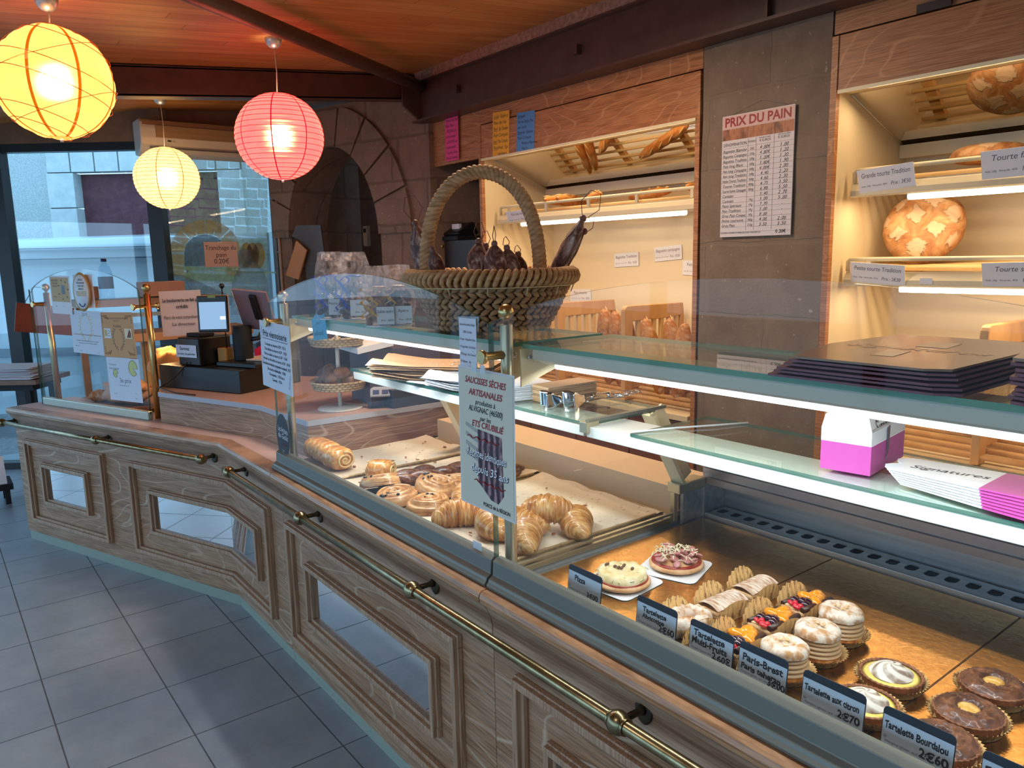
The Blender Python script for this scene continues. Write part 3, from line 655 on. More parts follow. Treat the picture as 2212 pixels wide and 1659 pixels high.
# --- brass customer rail
def brackets(t, flange, ball, nrm):
    pass
rail = thing('brass_rail', 'brass customer rail with ball brackets along the front of the glass display', 'rail', (.925, 2.0, .70), 0, 'brass customer rails')
YS = [3.11, 2.375, 1.645, .905, .16]; RX = .925; RZ = .703
MB().cyl((RX, 3.17, RZ), (RX, -.05, RZ), .0128, 20).build('rail_tube', BRASS, rail, world=True)
def bracket(t, p, n_, r=.0235):
    # ball on the rail, arm back to an oval flange on the wood
    mb = MB(); mb.ell(p, (r, r, r), None, 20, 12); u = Vector((n_.y, -n_.x, 0))
    for s in (-1, 1): mb.lathe([(.0165, 0), (.0165, .007), (.0145, .009)], p+u*s*.022-(u*.009 if s > 0 else u*0), 18, Matrix((UP, u.cross(UP), u)).transposed())
    mb.build('ball_bracket', BRASS, t, world=True)
    mb = MB(); d = -n_; q = p+n_*-.0; L = .0745
    Rz = Matrix((UP, d.cross(UP), d)).transposed()
    mb.lathe([(.0075, .018), (.0068, .05), (.0085, .056), (.012, L-.009)], p, 14, Rz)
    mb.ell(p+d*(L-.006), (.033, .0225, .006), Rz, 24, 8); mb.build('wall_flange', BRASSD, t, world=True)
for y in YS: bracket(rail, Vector((RX, y, RZ)), Vector((-1, 0, 0)))
rail2 = thing('brass_rail', 'brass customer rail along the bent left counter', 'rail', (.6, 4.3, .70), 0, 'brass customer rails')
q0 = P0+N1*.075-U1*.25; q1 = isect(.075)-U1*.055
MB().cyl(q0+UP*.70, q1+UP*.70, .0125, 18).build('rail_tube', BRASS, rail2, world=True)
for s in (.02, .92, 1.72): bracket(rail2, P0+U1*s+N1*.075+UP*.70, N1)
# --- black oval sticker on the glass
st = tag(MB().surf(lambda u, v: Vector((1.0155, 2.722+.064*v*math.cos(2*PI*u), .908+.083*v*math.sin(2*PI*u))), 40, 2, True, False, False).build('round_sticker', M('black_sticker', srgb(20, 26, 36), .35), None), 'black oval sticker with white lettering low on the left glass front', 'sticker')
tt = bpy.data.objects.new('lt', None)
s_ = thing('tmp', None, None); bpy.data.objects.remove(s_)
# ================================================================ LANTERNS
def lantern(loc, r, kind, label, nring, nrib, wobble=0, spiral=0):
    C_ = {'orange': ((1.0, .50, .13, 1), srgb(214, 104, 14), .26), 'pink': ((1.0, .085, .13, 1), srgb(196, 10, 40), .36), 'cream': ((1.0, .74, .38, 1), srgb(196, 148, 70), .26)}[kind]
    t = thing('paper_lantern', label, 'lantern', loc, 0, 'round paper lanterns hanging from the ceiling')
    n = N('lantern_paper_'+kind); f = n.noise(n.coord(), 9, 4, .6, .5)
    tl = n.add('ShaderNodeBsdfTranslucent', {0: n.mix(n.math('MULTIPLY', f, .25), C_[0], (1, 1, 1, 1))}); di = n.add('ShaderNodeBsdfDiffuse', {0: C_[0]}); em = n.add('ShaderNodeEmission', {0: C_[0], 1: C_[2]})
    rf = n.add('ShaderNodeBsdfRefraction', {0: (1, .66, .38, 1) if kind == 'pink' else (1, .80, .48, 1), 'Roughness': .62, 'IOR': 1.3}); m0 = n.add('ShaderNodeMixShader', {0: .40, 1: tl, 2: rf}); m1 = n.add('ShaderNodeMixShader', {0: .7, 1: di, 2: m0}); m2 = n.add('ShaderNodeAddShader', {0: m1, 1: em}); n.t.links.new(m2.outputs[0], n.out.inputs[0])
    top, bot = .17, -.17
    def g(u, v):
        b = -PI/2+.2+(PI-.4)*v; a = 2*PI*u
        k = 1-.018*abs(math.sin(v*nring*PI))**.6*-1-.018
        k += wobble*noise.noise(Vector((math.cos(a)*1.5, math.sin(a)*1.5, b*2)))
        return Vector((math.cos(a)*math.cos(b), math.sin(a)*math.cos(b), math.sin(b)*.97))*r*k
    MB().surf(g, 40, nring*3+1, True, False).build('paper_shade', n.m, t, fixn=True)
    mb = MB(); q = r*1.004
    for i in range(1, nring):
        b = -PI/2+.2+(PI-.4)*i/nring
        if spiral: pts = [Vector((math.cos(a)*math.cos(b), math.sin(a)*math.cos(b), math.sin(b)*.97)).normalized()*q for a in [2*PI*k/40 for k in range(40)]]; pts = [Matrix.Rotation(.35*(1 if i % 3 else -1), 3, 'Y') @ p for p in pts]
        else: pts = [Vector((math.cos(a)*math.cos(b)*q, math.sin(a)*math.cos(b)*q, math.sin(b)*.97*q)) for a in [2*PI*k/40 for k in range(40)]]
        mb.tube(pts, .0013, 4, False, 0, True)
    mb.build('wire_ribs', M('lantern_wire_'+kind, C_[1], .6), t, fixn=False)
    mb = MB()
    for k in range(nrib):
        a = 2*PI*(k+.3)/nrib; w = (.011 if spiral else .0055)
        def gg(u, v, a=a): 
            b = -PI/2+.2+(PI-.4)*v; aa = a+(u-.5)*w*2/max(.3, math.cos(b))/r*.5; return Vector((math.cos(aa)*math.cos(b), math.sin(aa)*math.cos(b), math.sin(b)*.97))*r*1.006
        mb.surf(gg, 2, 24)
    n2 = N('seam_'+kind); e2 = n2.add('ShaderNodeEmission', {0: C_[1], 1: .75}); d2 = n2.add('ShaderNodeBsdfDiffuse', {0: C_[1]}); a2 = n2.add('ShaderNodeAddShader', {0: e2, 1: d2}); n2.t.links.new(a2.outputs[0], n2.out.inputs[0])
    mb.build('paper_seams', n2.m, t, fixn=False)
    cz = ceil_z(loc[0])-loc[2]
    lamp('lantern_bulb', 'POINT', loc, {'orange': 4.2, 'pink': 5.5, 'cream': 4}[kind], (1, .80, .52), .03)
    mb = MB(); mb.tube([(0, 0, r*.9), (.006, 0, r+(cz-r)*.4), (0, 0, cz-.03)], .0028, 8); mb.build('cord', M('cord', srgb(206, 190, 170), .6), t)
    MB().lathe([(.006, -.052), (.02, -.047), (.034, -.034), (.041, -.015), (.043, -.001), (.0, -.001)], (0, 0, cz), 24).build('ceiling_cup', INOX, t)
    MB().cyl((0, 0, -r*.97), (0, 0, -r*.97-.012), .006, 8).build('wire_foot', WHITE, t)
    MB().lathe([(.001, .06), (.014, .055), (.016, .03), (.03, 0), (.032, -.02), (.02, -.045), (.001, -.052)], (0, 0, 0), 16).build('bulb', glass('bulb_glass', (1, .97, .9, 1), 1.2), t)
    return t
lantern(*LANT[0], 'orange paper lantern with broad seams, nearest the viewer', 9, 8, .04, 1)
lantern(*LANT[1], 'pink paper lantern hanging over the till counter', 22, 8, .01)
lantern(*LANT[2], 'cream paper lantern hanging before the air conditioner by the window', 22, 8, .015)

# ================================================================ BREAD BAYS
def shelf_rack(y0, y1, zr, label, grp='slatted bread shelves of the bays'):
    # rods along the bay with a front rail and a curved light housing below
    t = thing('bread_shelf', label, 'shelf', (3.2, (y0+y1)/2, zr), 0, grp)
    mb = MB()
    for i in range(9): mb.cyl((3.045+.05*i, y0, zr-.035+.002*i), (3.045+.05*i, y1, zr-.035+.002*i), .0085, 10)
    mb.build('slats', BEECHL, t, world=True)
    mb = MB().tube([(3.0, y1-.004, zr-.045), (3.0, y1-.004, zr-.006), (3.0, y1-.012, zr+.002), (3.0, y0+.012, zr+.002), (3.0, y0+.004, zr-.006), (3.0, y0+.004, zr-.045)], .0085, 10)
    n = 5
    for i in range(n): y = y1-.09-(y1-y0-.18)*i/(n-1); mb.bb(2.994, 3.006, y-.009, y+.009, zr-.045, zr)
    mb.build('front_rail', CREAMM, t, world=True)
    mb = MB()
    for i in range(4): y = y1-.06-(y1-y0-.12)*i/3; mb.bb(3.0, 3.48, y-.022, y+.022, zr-.068, zr-.044)
    mb.build('crossbar', BEECH, t, world=True)
    P = [(2.998, zr-.046), (2.988, zr-.056), (2.978, zr-.078), (2.976, zr-.098), (2.984, zr-.104), (3.06, zr-.098), (3.10, zr-.070), (3.02, zr-.060)]
    mb = MB(); n = len(P); mb.add([Vector((x, y0, z)) for x, z in P]+[Vector((x, y1, z)) for x, z in P], [(i, (i+1) % n, n+(i+1) % n, n+i) for i in range(n)]+[tuple(range(n))[::-1], tuple(range(n, 2*n))], False)
    mb.build('light_housing', CREAMM, t, world=True)
    MB().cyl((3.0, y0+.13, zr-.112), (3.0, y1-.22, zr-.112), .013, 14).build('light_tube', TUBEW, t, world=True)
    return t
BEECHL = noisy('pale_beech', srgb(222, 184, 124), srgb(236, 202, 146), 12, .4, sc=(1, .2, 1))
shelf_rack(2.36, 3.985, 1.852, 'slatted bread shelf with light tube at the top of the left bay'); shelf_rack(-1.17, 1.645, 1.852, 'upper slatted bread shelf with light tube in the right bay'); shelf_rack(-1.17, 1.655, 1.505, 'lower slatted bread shelf with light tube in the right bay')
def divider(y, label, x0=2.95, x1=3.43, ztop=1.275, round_=.0):
    t = thing('bin_divider', label, 'divider', (3.2, y, .77), 0, 'wooden dividers of the bread bins')
    P = []; r = .03
    for cx, cz, a0 in ((x0+r, ztop-r, 180), (x1-.01, ztop-.005, 90)):
        for a in ((0, 22, 45, 67, 90) if cx < 3.1 else (0,)): P.append((cx-(r if cx < 3.1 else 0)*math.cos(math.radians(a)), cz+(r if cx < 3.1 else .005)*math.sin(math.radians(a))))
    P += [(x1, ztop-.07)]+[(x1-(x1-x0-.075)*u, ztop-.07-.012*math.sin(PI*u)-.004*u) for u in (.25, .5, .75)]+[(x0+.062, ztop-.085), (x0+.062, .77), (x0, .77)]
    R = Matrix((Vector((1, 0, 0)), UP, Vector((0, -1, 0)))).transposed()
    MB().prism(P, .03, R, (0, y+.015, 0)).build('headboard', BEECH, t, world=True, bevel=.004)
    mb = MB(); mb.bb(x1-.03, x1, y-.014, y+.014, .77, ztop-.07); mb.bb(x0+.06, x1, y-.012, y+.012, .83, .87); mb.build('bottom_rail', BEECH, t, world=True, bevel=.002)
    mb = MB()
    for i in range(6): x = x0+.105+i*.062; mb.bb(x, x+.024, y-.009, y+.009, .86, ztop-.06)
    mb.build('slats', BEECHL, t, world=True)
    return t
divider(3.93, 'wooden bin divider at the left end of the left bay, behind the basket'); divider(3.40, 'wooden bin divider left of the three upright loaves'); divider(2.86, 'wooden bin divider between the two groups of upright loaves')
divider(1.11, 'wooden bin divider in the right bay behind the brown boxes'); divider(.55, 'wooden bin divider at the far right of the right bay')
def rods(y0, y1, label):
    t = thing('rod_floor', label, 'rack', (3.15, (y0+y1)/2, .8), 0, 'rod floors of the bread bins')
    mb = MB()
    for i in range(9): mb.cyl((2.965+i*.055, y0, .80+.012*i), (2.965+i*.055, y1, .80+.012*i), .011, 10)
    mb.build('rods', BEECH, t, world=True)
    mb = MB()
    for y in (y0+.01, y1-.01, (y0+y1)/2+.1): mb.bb(2.95, 3.42, y-.01, y+.01, .767, .792)
    mb.build('bearer', BEECH, t, world=True)
rods(2.36, 4.02, 'slatted wooden rod floor of the bread bins in the left bay'); rods(-1.1, 1.65, 'slatted wooden rod floor of the bread bins in the right bay')
# --- breads
def crust(name, c1, c2, c3, flour=.35, sc=(1, 1, 1), scale=9):
    n = N(name); v = n.coord(sc); a = n.noise(v, scale*1.6, 6, .65, .8); b = n.noise(v, scale*5, 5, .7, .4)
    c = n.ramp(a, [(.3, c1), (.5, c2), (.7, c3)]); fl = n.ramp(n.noise(v, scale*2.2, 4, .6, 1.0), [(.5, (0, 0, 0, 1)), (.64, (1, 1, 1, 1))])
    c = n.mix(n.math('MULTIPLY', fl, flour), c, srgb(240, 222, 190)); n.p(col=c, rough=.6); n.bump(n.math('ADD', a, n.math('MULTIPLY', b, .5)), .7, .006); return n.m
CR = crust('bread_crust', srgb(150, 84, 36), srgb(196, 128, 64), srgb(226, 172, 104), .45)
CRB = crust('baguette_crust', srgb(156, 84, 30), srgb(206, 130, 56), srgb(230, 176, 96), .25, (1, .4, 1))
def baguette(name, L, r, label, cat, loc, rot, grp=None, mat=None, cuts=5, seed=0):
    t = thing(name, label, cat, loc, 0, grp, rot)
    def g(u, v):
        a = 2*PI*u; s = (v-.5)*2; rr = r*(1-abs(s)**3.2)**.5*(.93+.12*noise.noise(Vector((s*4+seed, math.cos(a), math.sin(a)))))
        k = (math.sin(v*PI*cuts*2+a*1.2)); up_ = max(0, math.cos(a))
        rr *= 1+.10*up_*k
        return Vector((math.sin(a)*rr, s*L/2+.0*s, math.cos(a)*rr*.86))
    MB().surf(g, 20, 44, True, False).build('crust', mat or CRB, t, fixn=True)
    mb = MB()
    for i in range(cuts):
        s = -1+2*(i+.5)/cuts; rr = r*(1-abs(s)**3.2)**.5
        pts = [(rr*.55*q, s*L/2+q*r*1.5, rr*.86*math.cos(q*.6)*1.03) for q in (-.8, -.4, 0, .4, .8)]
        mb.tube(pts, [.001, r*.10, r*.14, r*.1, .001], 6)
    mb.build('slashes', M('slash_crumb', srgb(236, 200, 140), .7), t)
    return t
up_rot = lambda a, b: (PI/2-a, b, PI/2)
b0 = baguette('baguette', .50, .034, 'baguette with a dark tip, third from the left on the left bay shelf', 'baguette', (3.16, 3.30, 1.872), (0, 0, -PI/2+.95))
b1 = dup(b0, (3.22, 3.62, 1.872), label='short baguette on the left end of the top shelf in the left bay', rot=(0, 0, -PI/2+.35))
b2 = dup(b0, (3.21, 3.53, 1.873), label='baguette lying second from the left on the top shelf of the left bay', rot=(0, 0, -PI/2+.45))
b3 = dup(b0, (3.30, 3.00, 1.873), label='thin baguette lying far back on the top shelf of the left bay', rot=(0, 0, -.35))
for b in (b0, b1, b2, b3): b['group'] = 'baguettes on the top shelf'
b4 = dup(b0, (3.34, 2.62, 1.873), label='baguette at the right end of the left bay shelf, reflected overhead', rot=(0, 0, -PI/2+.2))
b4['group'] = 'baguettes on the top shelf'
l0 = baguette('long_loaf', .44, .054, 'upright loaf leaning left in the bin left of the middle divider', 'bread', (3.05, 3.08, 1.03), (PI/2-.12, 0, PI/2), 'upright loaves in the bread bins', CR, 4, 3)
sp = [((3.06, 3.00, 1.02), .0, 'middle one of the three upright loaves left of the middle divider'), ((3.07, 2.93, 1.02), .0, 'right one of the three upright loaves, against the middle divider'),
      ((3.02, 2.70, 1.0), .22, 'large upright loaf leaning right, first to the right of the middle divider'), ((3.10, 2.62, 1.0), .1, 'darker upright loaf squeezed behind the large leaning loaf'),
      ((3.02, 2.52, .99), -.2, 'upright loaf in a clear bag before the stone pillar'), ((3.22, 2.50, 1.06), -.05, 'tall upright loaf at the back beside the stone pillar'), ((3.28, 2.42, 1.05), .05, 'upright loaf at the far right of the left bay')]
for (p, a, lb) in sp: dup(l0, p, label=lb, rot=(PI/2-.12+random.uniform(-.05, .05), a, PI/2))
lf = baguette('long_loaf', .32, .055, 'floury loaf lying on the rods of the bread bin in the right bay', 'bread', (3.15, 1.30, .91), (0, 0, -.5), 'upright loaves in the bread bins', CR, 3, 5)
def tourte(name, label, loc, rot, R=.148, h=.055, grid=True):
    t = thing(name, label, 'bread', loc, 0, 'large round loaves', rot)
    n = N('tourte_crust_%d' % len(bpy.data.materials)); v = n.coord(); sp = n.add('ShaderNodeSeparateXYZ', {0: v})
    nz = n.noise(v, 14, 5, .65, .8); n2 = n.noise(v, 45, 4, .7)
    def ln(ax, ay, per, off):
        q = n.math('ADD', n.math('ADD', n.math('MULTIPLY', sp.outputs[0], ax), n.math('MULTIPLY', sp.outputs[1], ay)), n.math('MULTIPLY', nz, .085))
        return n.math('ABSOLUTE', n.math('SUBTRACT', n.math('FRACT', n.math('ADD', n.math('DIVIDE', q, per), off)), .5))
    d = n.math('MINIMUM', ln(.62, .78, .10, .2), ln(.80, -.6, .092, .35))
    fl = n.ramp(n.math('ADD', d, n.math('MULTIPLY', n.math('SUBTRACT', n2, .5), .12)), [(.17, (0, 0, 0, 1)), (.23, (1, 1, 1, 1))])
    zz_ = n.ramp(sp.outputs[2], [(.018/1, (0, 0, 0, 1)), (.034, (1, 1, 1, 1))])
    cr = n.ramp(nz, [(.3, srgb(150, 90, 48)), (.5, srgb(188, 132, 80)), (.72, srgb(220, 178, 126))])
    c = n.mix(n.math('MULTIPLY', n.math('MULTIPLY', fl, zz_), .5), cr, srgb(232, 210, 176)); n.p(col=c, rough=.65)
    n.bump(n.math('ADD', n.math('MULTIPLY', fl, .6), nz), .8, .008)
    def g(u, w):
        a = 2*PI*u; b = -PI/2+PI*w; k = 1+.04*noise.noise(Vector((math.cos(a)*1.4, math.sin(a)*1.4, b)))
        z = h*math.sin(b)*(1.05 if b > 0 else .55)
        return Vector((math.cos(a)*R*math.cos(b)**.55*k, math.sin(a)*R*math.cos(b)**.55*k, z))
    MB().surf(g, 48, 24, True, False).build('crust', n.m, t)
    return t
tourte('round_loaf', 'large round loaf with floury diamond pattern propped up on the lower shelf', (3.24, 1.472, 1.628), (0, -PI/2+.30, .12), R=.152)
tourte('round_loaf', 'round loaf lying on the top shelf of the right bay, seen in the tilted mirror', (3.30, 1.27, 1.885), (0, 0, .3), R=.135, h=.045)
# --- price cards in the bays
def bread_card(c, x, y, w, h, t1, t2, label, tilt=0, italic=.0, t3='Poids : 250g    Prix au kilo : 4€20'):
    o = sheet('price_card', label, 'price card', c, x, y, w, h, WHITE, .002, 'bread price cards')
    lettering(o, [(t1, 0, h*.22, h*.30, 'C')], M('card_ink', srgb(90, 84, 90), .6), 'bread_name', .0013, italic, fit=w*.86)
    lettering(o, [(t2, w*.25, -h*.24, h*.24, 'C', 0, w*.34), (t3, -w*.22, -h*.24, h*.10, 'C', 0, w*.46)], M('card_ink', srgb(90, 84, 90), .6), 'price', .0013, italic)
    return o
YB = Vector((0, -1, 0))
def yv(rz): return Vector((0, -math.cos(rz), math.sin(rz)))
def bc(u, v, w, h, t1, t2, label, x=3.48, rz=.0, **k):
    c = at(u, v, 'x', x); xd = yv(rz); bread_card(c, xd, Vector((0, math.sin(rz), math.cos(rz))), w, h, t1, t2, label, **k)
bc(1353, 561, .205, .082, 'Baguette Tradition', 'Prix : 1€30', 'small white card reading Baguette Tradition on the back of the left bay', rz=.05)
bc(1443, 547, .205, .082, 'Baguette campagne', 'Prix : 1€20', 'small white card reading Baguette campagne on the back of the left bay', rz=.07)
bc(1505, 579, .20, .082, 'Pain Tradition', 'Prix : 2€20', 'small white card reading Pain Tradition next to the stone pillar', rz=-.03)
bc(1254, 638, .20, .082, 'Pain complet', 'Prix : 2€20', 'small white card reading Pain complet above the left wooden divider', rz=.02)
bread_card(Vector((2.968, 3.76, 1.787)), (0, -1, .03), (-.5, 0, 1), .22, .075, 'Pain aux noix', 'Prix : 3€20', 'white card on the shelf edge of the left bay behind the basket handle', italic=.2)
bread_card(Vector((2.966, 1.50, 1.812)), (0, -1, .06), (-.28, 0, 1), .215, .088, 'Grande tourte Tradition', 'Prix : 3€50', 'slanted card reading Grande tourte Tradition on the upper shelf edge', italic=.2)
bread_card(Vector((2.966, 1.06, 1.825)), (0, -1, .02), (-.25, 0, 1), .215, .095, 'Tourte farine', 'Prix : 5€50', 'slanted card cut by the right edge on the upper shelf', italic=.2)
bread_card(Vector((2.966, 1.512, 1.452)), (0, -1, -.07), (-.28, 0, 1), .215, .08, 'Petite tourte Tradition', 'Prix : 2€30', 'slanted card reading Petite tourte Tradition on the lower shelf edge', italic=.2)
bread_card(Vector((2.966, 1.03, 1.452)), (0, -1, .02), (-.28, 0, 1), .215, .085, 'Tourte seigle', 'Prix : 4€50', 'slanted card cut by the right edge on the lower shelf', italic=.2)
tag(MB().box((2.974, 1.33, 1.425), (.001, .045, .022)).build('paper_patch', WHITE, None), 'tiny white paper patch stuck on the lower shelf edge', 'label')
# --- price board on the pillar
yB = .352; pc = Vector((2.888, 2.0205, 1.871))
pb = sheet('price_board', 'printed bread price board hung on the stone pillar reading PRIX DU PAIN', 'sign', pc, (0, -1, -.0), (0, 0, 1), .353, .517, M('board_paper', srgb(216, 208, 206), .4), .006)
lettering(pb, [('PRIX DU PAIN', 0, .228, .052, 'C')], M('dark_red', srgb(150, 28, 36), .5), 'title', .0036, 0, weight=.03)
o = MB().box((0, .2285, .0032), (.35, .054, .0006)).build('title_band', M('pinkish_band', srgb(214, 176, 164), .5), pb)
rb = noisy('bread_photo', srgb(60, 26, 16), srgb(186, 120, 76), 16, .5, sc=(1, .3, 1), c3=srgb(110, 58, 34))
MB().box((0, .178, .0032), (.35, .046, .0006)).build('photo_band', rb, pb)
rows = [('Baguette Blanche', '250', '4 ,00€', '1 ,00'), ('Baguette Campagne', '250g', '4 ,80€', '1 ,20'), ('Baguette Tradition', '250g', '5 ,20€', '1 ,30'), ('Pain long Blanc', '500g', '3 ,80€', '1 ,90'), ('Pain long Campagne', '500g', '4 ,00€', '2 ,00'),
        ('Pain long Tradition', '500g', '4 ,40', '2 ,20'), ('Petite Tourte Tradition', '500g', '4 ,60', '2 ,30'), ('Tourte Tradition', '800g', '4 ,75', '3 ,50'), ('Tourte Farine Campagne', '800g', '6 ,88', '5 ,50'), ('Cantalet', '', '5 ,40', '2 ,70'), ('Cantalet', '1Kg', '5 ,00', '5 ,00'),
        ('Pains Spéciaux', '1Kg', '7 ,70', ','), ('Pain Tradition', '1Kg', '5 ,00', ','), ('Gros Pain Coupe', '1Kg', '8 ,00', ','), ('Petite couronne', '500g', '4 ,00', '2 ,00'), ('Gros Pain', '2 Kg', '3 ,50', '3 ,50')]
L_ = []; y = .108
for r_ in rows:
    L_ += [(r_[0], -.170, y, .0175, 'L', 0, .122), (r_[1], -.022, y, .0135, 'C', 0, .032), (r_[2], .042, y, .019, 'C'), (r_[3], .132, y, .0205, 'C')]; y -= .0212
lettering(pb, L_, INK, 'handwritten_prices', .0036, .25, .03)
lettering(pb, [('DÉNOMINATION', -.108, .135, .0185, 'C', 0, .118), ('POIDS', -.022, .137, .0125, 'C'), ('VALEUR AU KILO', .04, .147, .0075, 'C', 0, .08), ('€ EUROS', .042, .136, .0135, 'C'), ('PRIX DE LA PIÈCE', .132, .149, .0075, 'C'), ('€ EUROS', .13, .138, .0135, 'C'), ('LES PAINS COUPÉS ET EMBALLÉS SONT MAJORÉS DE', -.07, -.2425, .0088, 'C')], INK, 'column_heads', .0036)
lettering(pb, [('0 ,20€', .13, -.2425, .0185, 'C')], INK, 'surcharge', .0036, 0, weight=.02)
mb = MB()
for x in (-.042, -.002, .085): mb.box((x, -.04, .0033), (.001, .385, .0005))
for i in range(18): mb.box((0, .122-.0212*i, .0033), (.35, .0006, .0005))
mb.build('ruled_lines', INK, pb)
MB().tube([(-.16, .258, 0), (.01, .305, -.004), (.16, .258, 0)], .0008, 5).build('hanging_thread', M('thread', srgb(170, 160, 150), .6), pb)
# --- coloured day cards on the fascia
def daycard(u, v, w, h, col, lines, label, rz=0.0, x=2.893):
    c = at(u, v, 'x', x); o = sheet('paper_notice', label, 'notice', c, (0, -math.cos(rz), -math.sin(rz)), (0, -math.sin(rz), math.cos(rz)), w, h, M('card_'+label[:6], col, .8), .0008, 'coloured handwritten notices on the wood fascia')
    n = len(lines); lettering(o, [(s, -w*.44 if k != 2 else -w*.2, h*.5-h*(i+.75)/(n+.3), h/(n+.5)*.80, 'L') for i, (s, k) in enumerate(lines)], INK, 'handwriting', .0008, .15, .03, fit=w*.86)
    mb = MB()
    for i, (s, k) in enumerate(lines):
        if k == 1: mb.box((-w*.44+w*.13, h*.5-h*(i+1.12)/(n+.3), .0007), (w*.26, h*.006, .0004))
    if mb.v: mb.build('underlines', INK, o)
daycard(976, 299, .158, .28, srgb(238, 84, 148), [('Vente bac de', 0), ('Pain Dur', 0), ('- PIZZA sur', 0), ('commande', 0), ('- QUICHE sur', 0), ('commande', 0), ('- Couronne, Gâteau', 0), ('Bonne Sur Commande', 0)], 'pink handwritten notice about pizza and quiche to order', .02)
daycard(1082, 290, .165, .262, srgb(240, 178, 60), [('Lundi : Seigle et', 1), ('Pain de Vie', 0), ('Mardi : Epi Céréales', 1), ('Pain Complet', 0), ('Jeudi : Pain Complet', 1), ('Vendredi : Epi', 1), ('céréales', 2)], 'orange handwritten notice listing bread for Lundi to Vendredi', .05)
daycard(1135, 284, .165, .218, srgb(92, 148, 206), [('Samedi', 1), ('Pain de Seigle, Pain', 0), ('aux noix.', 0), ('Dimanche : Epeautre,', 1), ('Pain Complet', 0), ('Pensez à Réservez', 2), ('Merci.', 2)], 'blue handwritten notice for Samedi and Dimanche', .05)
tag(MB().box((2.893, 1.33, 2.372), (.004, .115, .03)).build('latch_slot', M('slot_dark', srgb(52, 40, 34), .5), None), 'dark rectangular slot in the wood fascia of the right bay', 'slot')
# ================================================================ OUTSIDE THE WINDOW
FD = (MU+NW*3.4)
def fbox(mb, s0, s1, z0, z1, d0=0, d1=.2): mb.box(FD+F2*((s0+s1)/2)+NW*((d0+d1)/2)+Vector((0, 0, (z0+z1)/2)), (abs(s1-s0), abs(d1-d0), z1-z0), RWn)
t = thing('street_house', 'pale stucco house with cut stone door surround across the street', 'building', FD)
STUC = noisy('stucco', srgb(176, 184, 182), srgb(204, 210, 206), 60, .95, .8, bd=.01)
mb = MB(); fbox(mb, 2.76, 8, -.06, 5); fbox(mb, -3.5, .50, -.06, 5); fbox(mb, .5, 2.76, 2.86, 5); mb.build('wall', STUC, t, world=True)
mb = MB(); fbox(mb, 2.45, 2.76, -.06, 1.5, -.03, .15); fbox(mb, 2.45, 2.76, 1.512, 2.20, -.03, .15); fbox(mb, 2.45, 2.76, 2.212, 2.60, -.03, .15)
for i in range(8): fbox(mb, 2.75-.28*i-.27, 2.75-.28*i-.008, 2.612, 3.0, -.03, .15)
fbox(mb, .5, .78, -.06, 2.6, -.03, .15); mb.build('stone_surround', noisy('pale_trim_stone', srgb(196, 202, 200), srgb(214, 218, 214), 10, .9), t, world=True)
mb = MB(); fbox(mb, .78, 2.45, -.06, 2.6, .14, .2); mb.build('door', noisy('maroon_door', srgb(92, 46, 54), srgb(112, 62, 70), 14, .7), t, world=True)
t = thing('parked_van', 'pale blue white van parked outside the window, seen through the glass', 'van', MU+NW*1.3)
VAN = M('van_paint', srgb(196, 214, 222), .3, coat=.5)
VC = MU+NW*1.25
def vbox(mb, s0, s1, z0, z1, d0, d1): mb.box(VC+F2*((s0+s1)/2)+NW*((d0+d1)/2)+Vector((0, 0, (z0+z1)/2)), (abs(s1-s0), abs(d1-d0), z1-z0), RWn)
mb = MB()
def vg(u, v):
    prof = [(0, .28), (0, .9), (.02, 1.55), (.06, 1.80), (.13, 1.87), (.4, 1.90), (1.2, 1.90)]
    k = v*(len(prof)-1); i = min(int(k), len(prof)-2); f = k-i; d = prof[i][0]*(1-f)+prof[i+1][0]*f; z = prof[i][1]*(1-f)+prof[i+1][1]*f
    s = 4.2-4.6*u; z -= .06*(1-u)
    return VC+F2*s+NW*d+Vector((0, 0, z-.06))
mb.surf(vg, 12, 25); vbox(mb, -.42, -.40, .2, 1.8, 0, 1.2); mb.build('bodywork', VAN, t, world=True, fixn=False)
mb = MB(); vbox(mb, 4.2, -.4, 1.60, 1.612, -.006, .03); vbox(mb, 4.2, -.4, 1.70, 1.706, .02, .05); vbox(mb, .35, .343, .3, 1.62, -.004, .02); mb.build('panel_seams', M('seam_dark', srgb(70, 92, 104), .6), t, world=True)
vbox(mb := MB(), 4.2, -.4, .72, .80, -.02, .01); mb.build('side_strip', M('strip_dark', srgb(120, 136, 146), .6), t, world=True)
for s in (3.2, .5):
    MB().lathe([(.0, -.1), (.30, -.1), (.32, -.06), (.32, .06), (.30, .1), (.0, .1)], VC+F2*s+NW*.12+Vector((0, 0, .26)), 24, Matrix((F2, UP, NW)).transposed()).build('wheel', BLACKM, t, world=True)
# painted bakery scene on the right window pane (plain bricks, an oven arch, loaves and a bending baker)
YG = 6.197
def wp(u, v): p = at(u, v, 'y', YG); return (p.x, p.z)
def paint(name, c1, c2, a, sc=9):
    n = N(name); f = n.noise(n.coord(), sc, 5, .7, 1.2); n.p(col=n.ramp(f, [(.35, c1), (.65, c2)]), rough=.9)
    tr = n.add('ShaderNodeBsdfTransparent'); tl = n.add('ShaderNodeBsdfTranslucent', {0: n.ramp(f, [(.35, c1), (.65, c2)])})
    m1 = n.add('ShaderNodeMixShader', {0: .65, 1: n.b.outputs[0], 2: tl}); m2 = n.add('ShaderNodeMixShader', {0: n.math('MULTIPLY', n.ramp(f, [(.2, (.6,)*3), (.6, (1,)*3)]), a), 1: tr, 2: m1}); n.t.links.new(m2.outputs[0], n.out.inputs[0]); return n.m
t = thing('window_painting', 'watercolour of bricks, an oven arch, loaves and a bending baker painted on the right window', 'painting', (1.95, YG, 1.6))
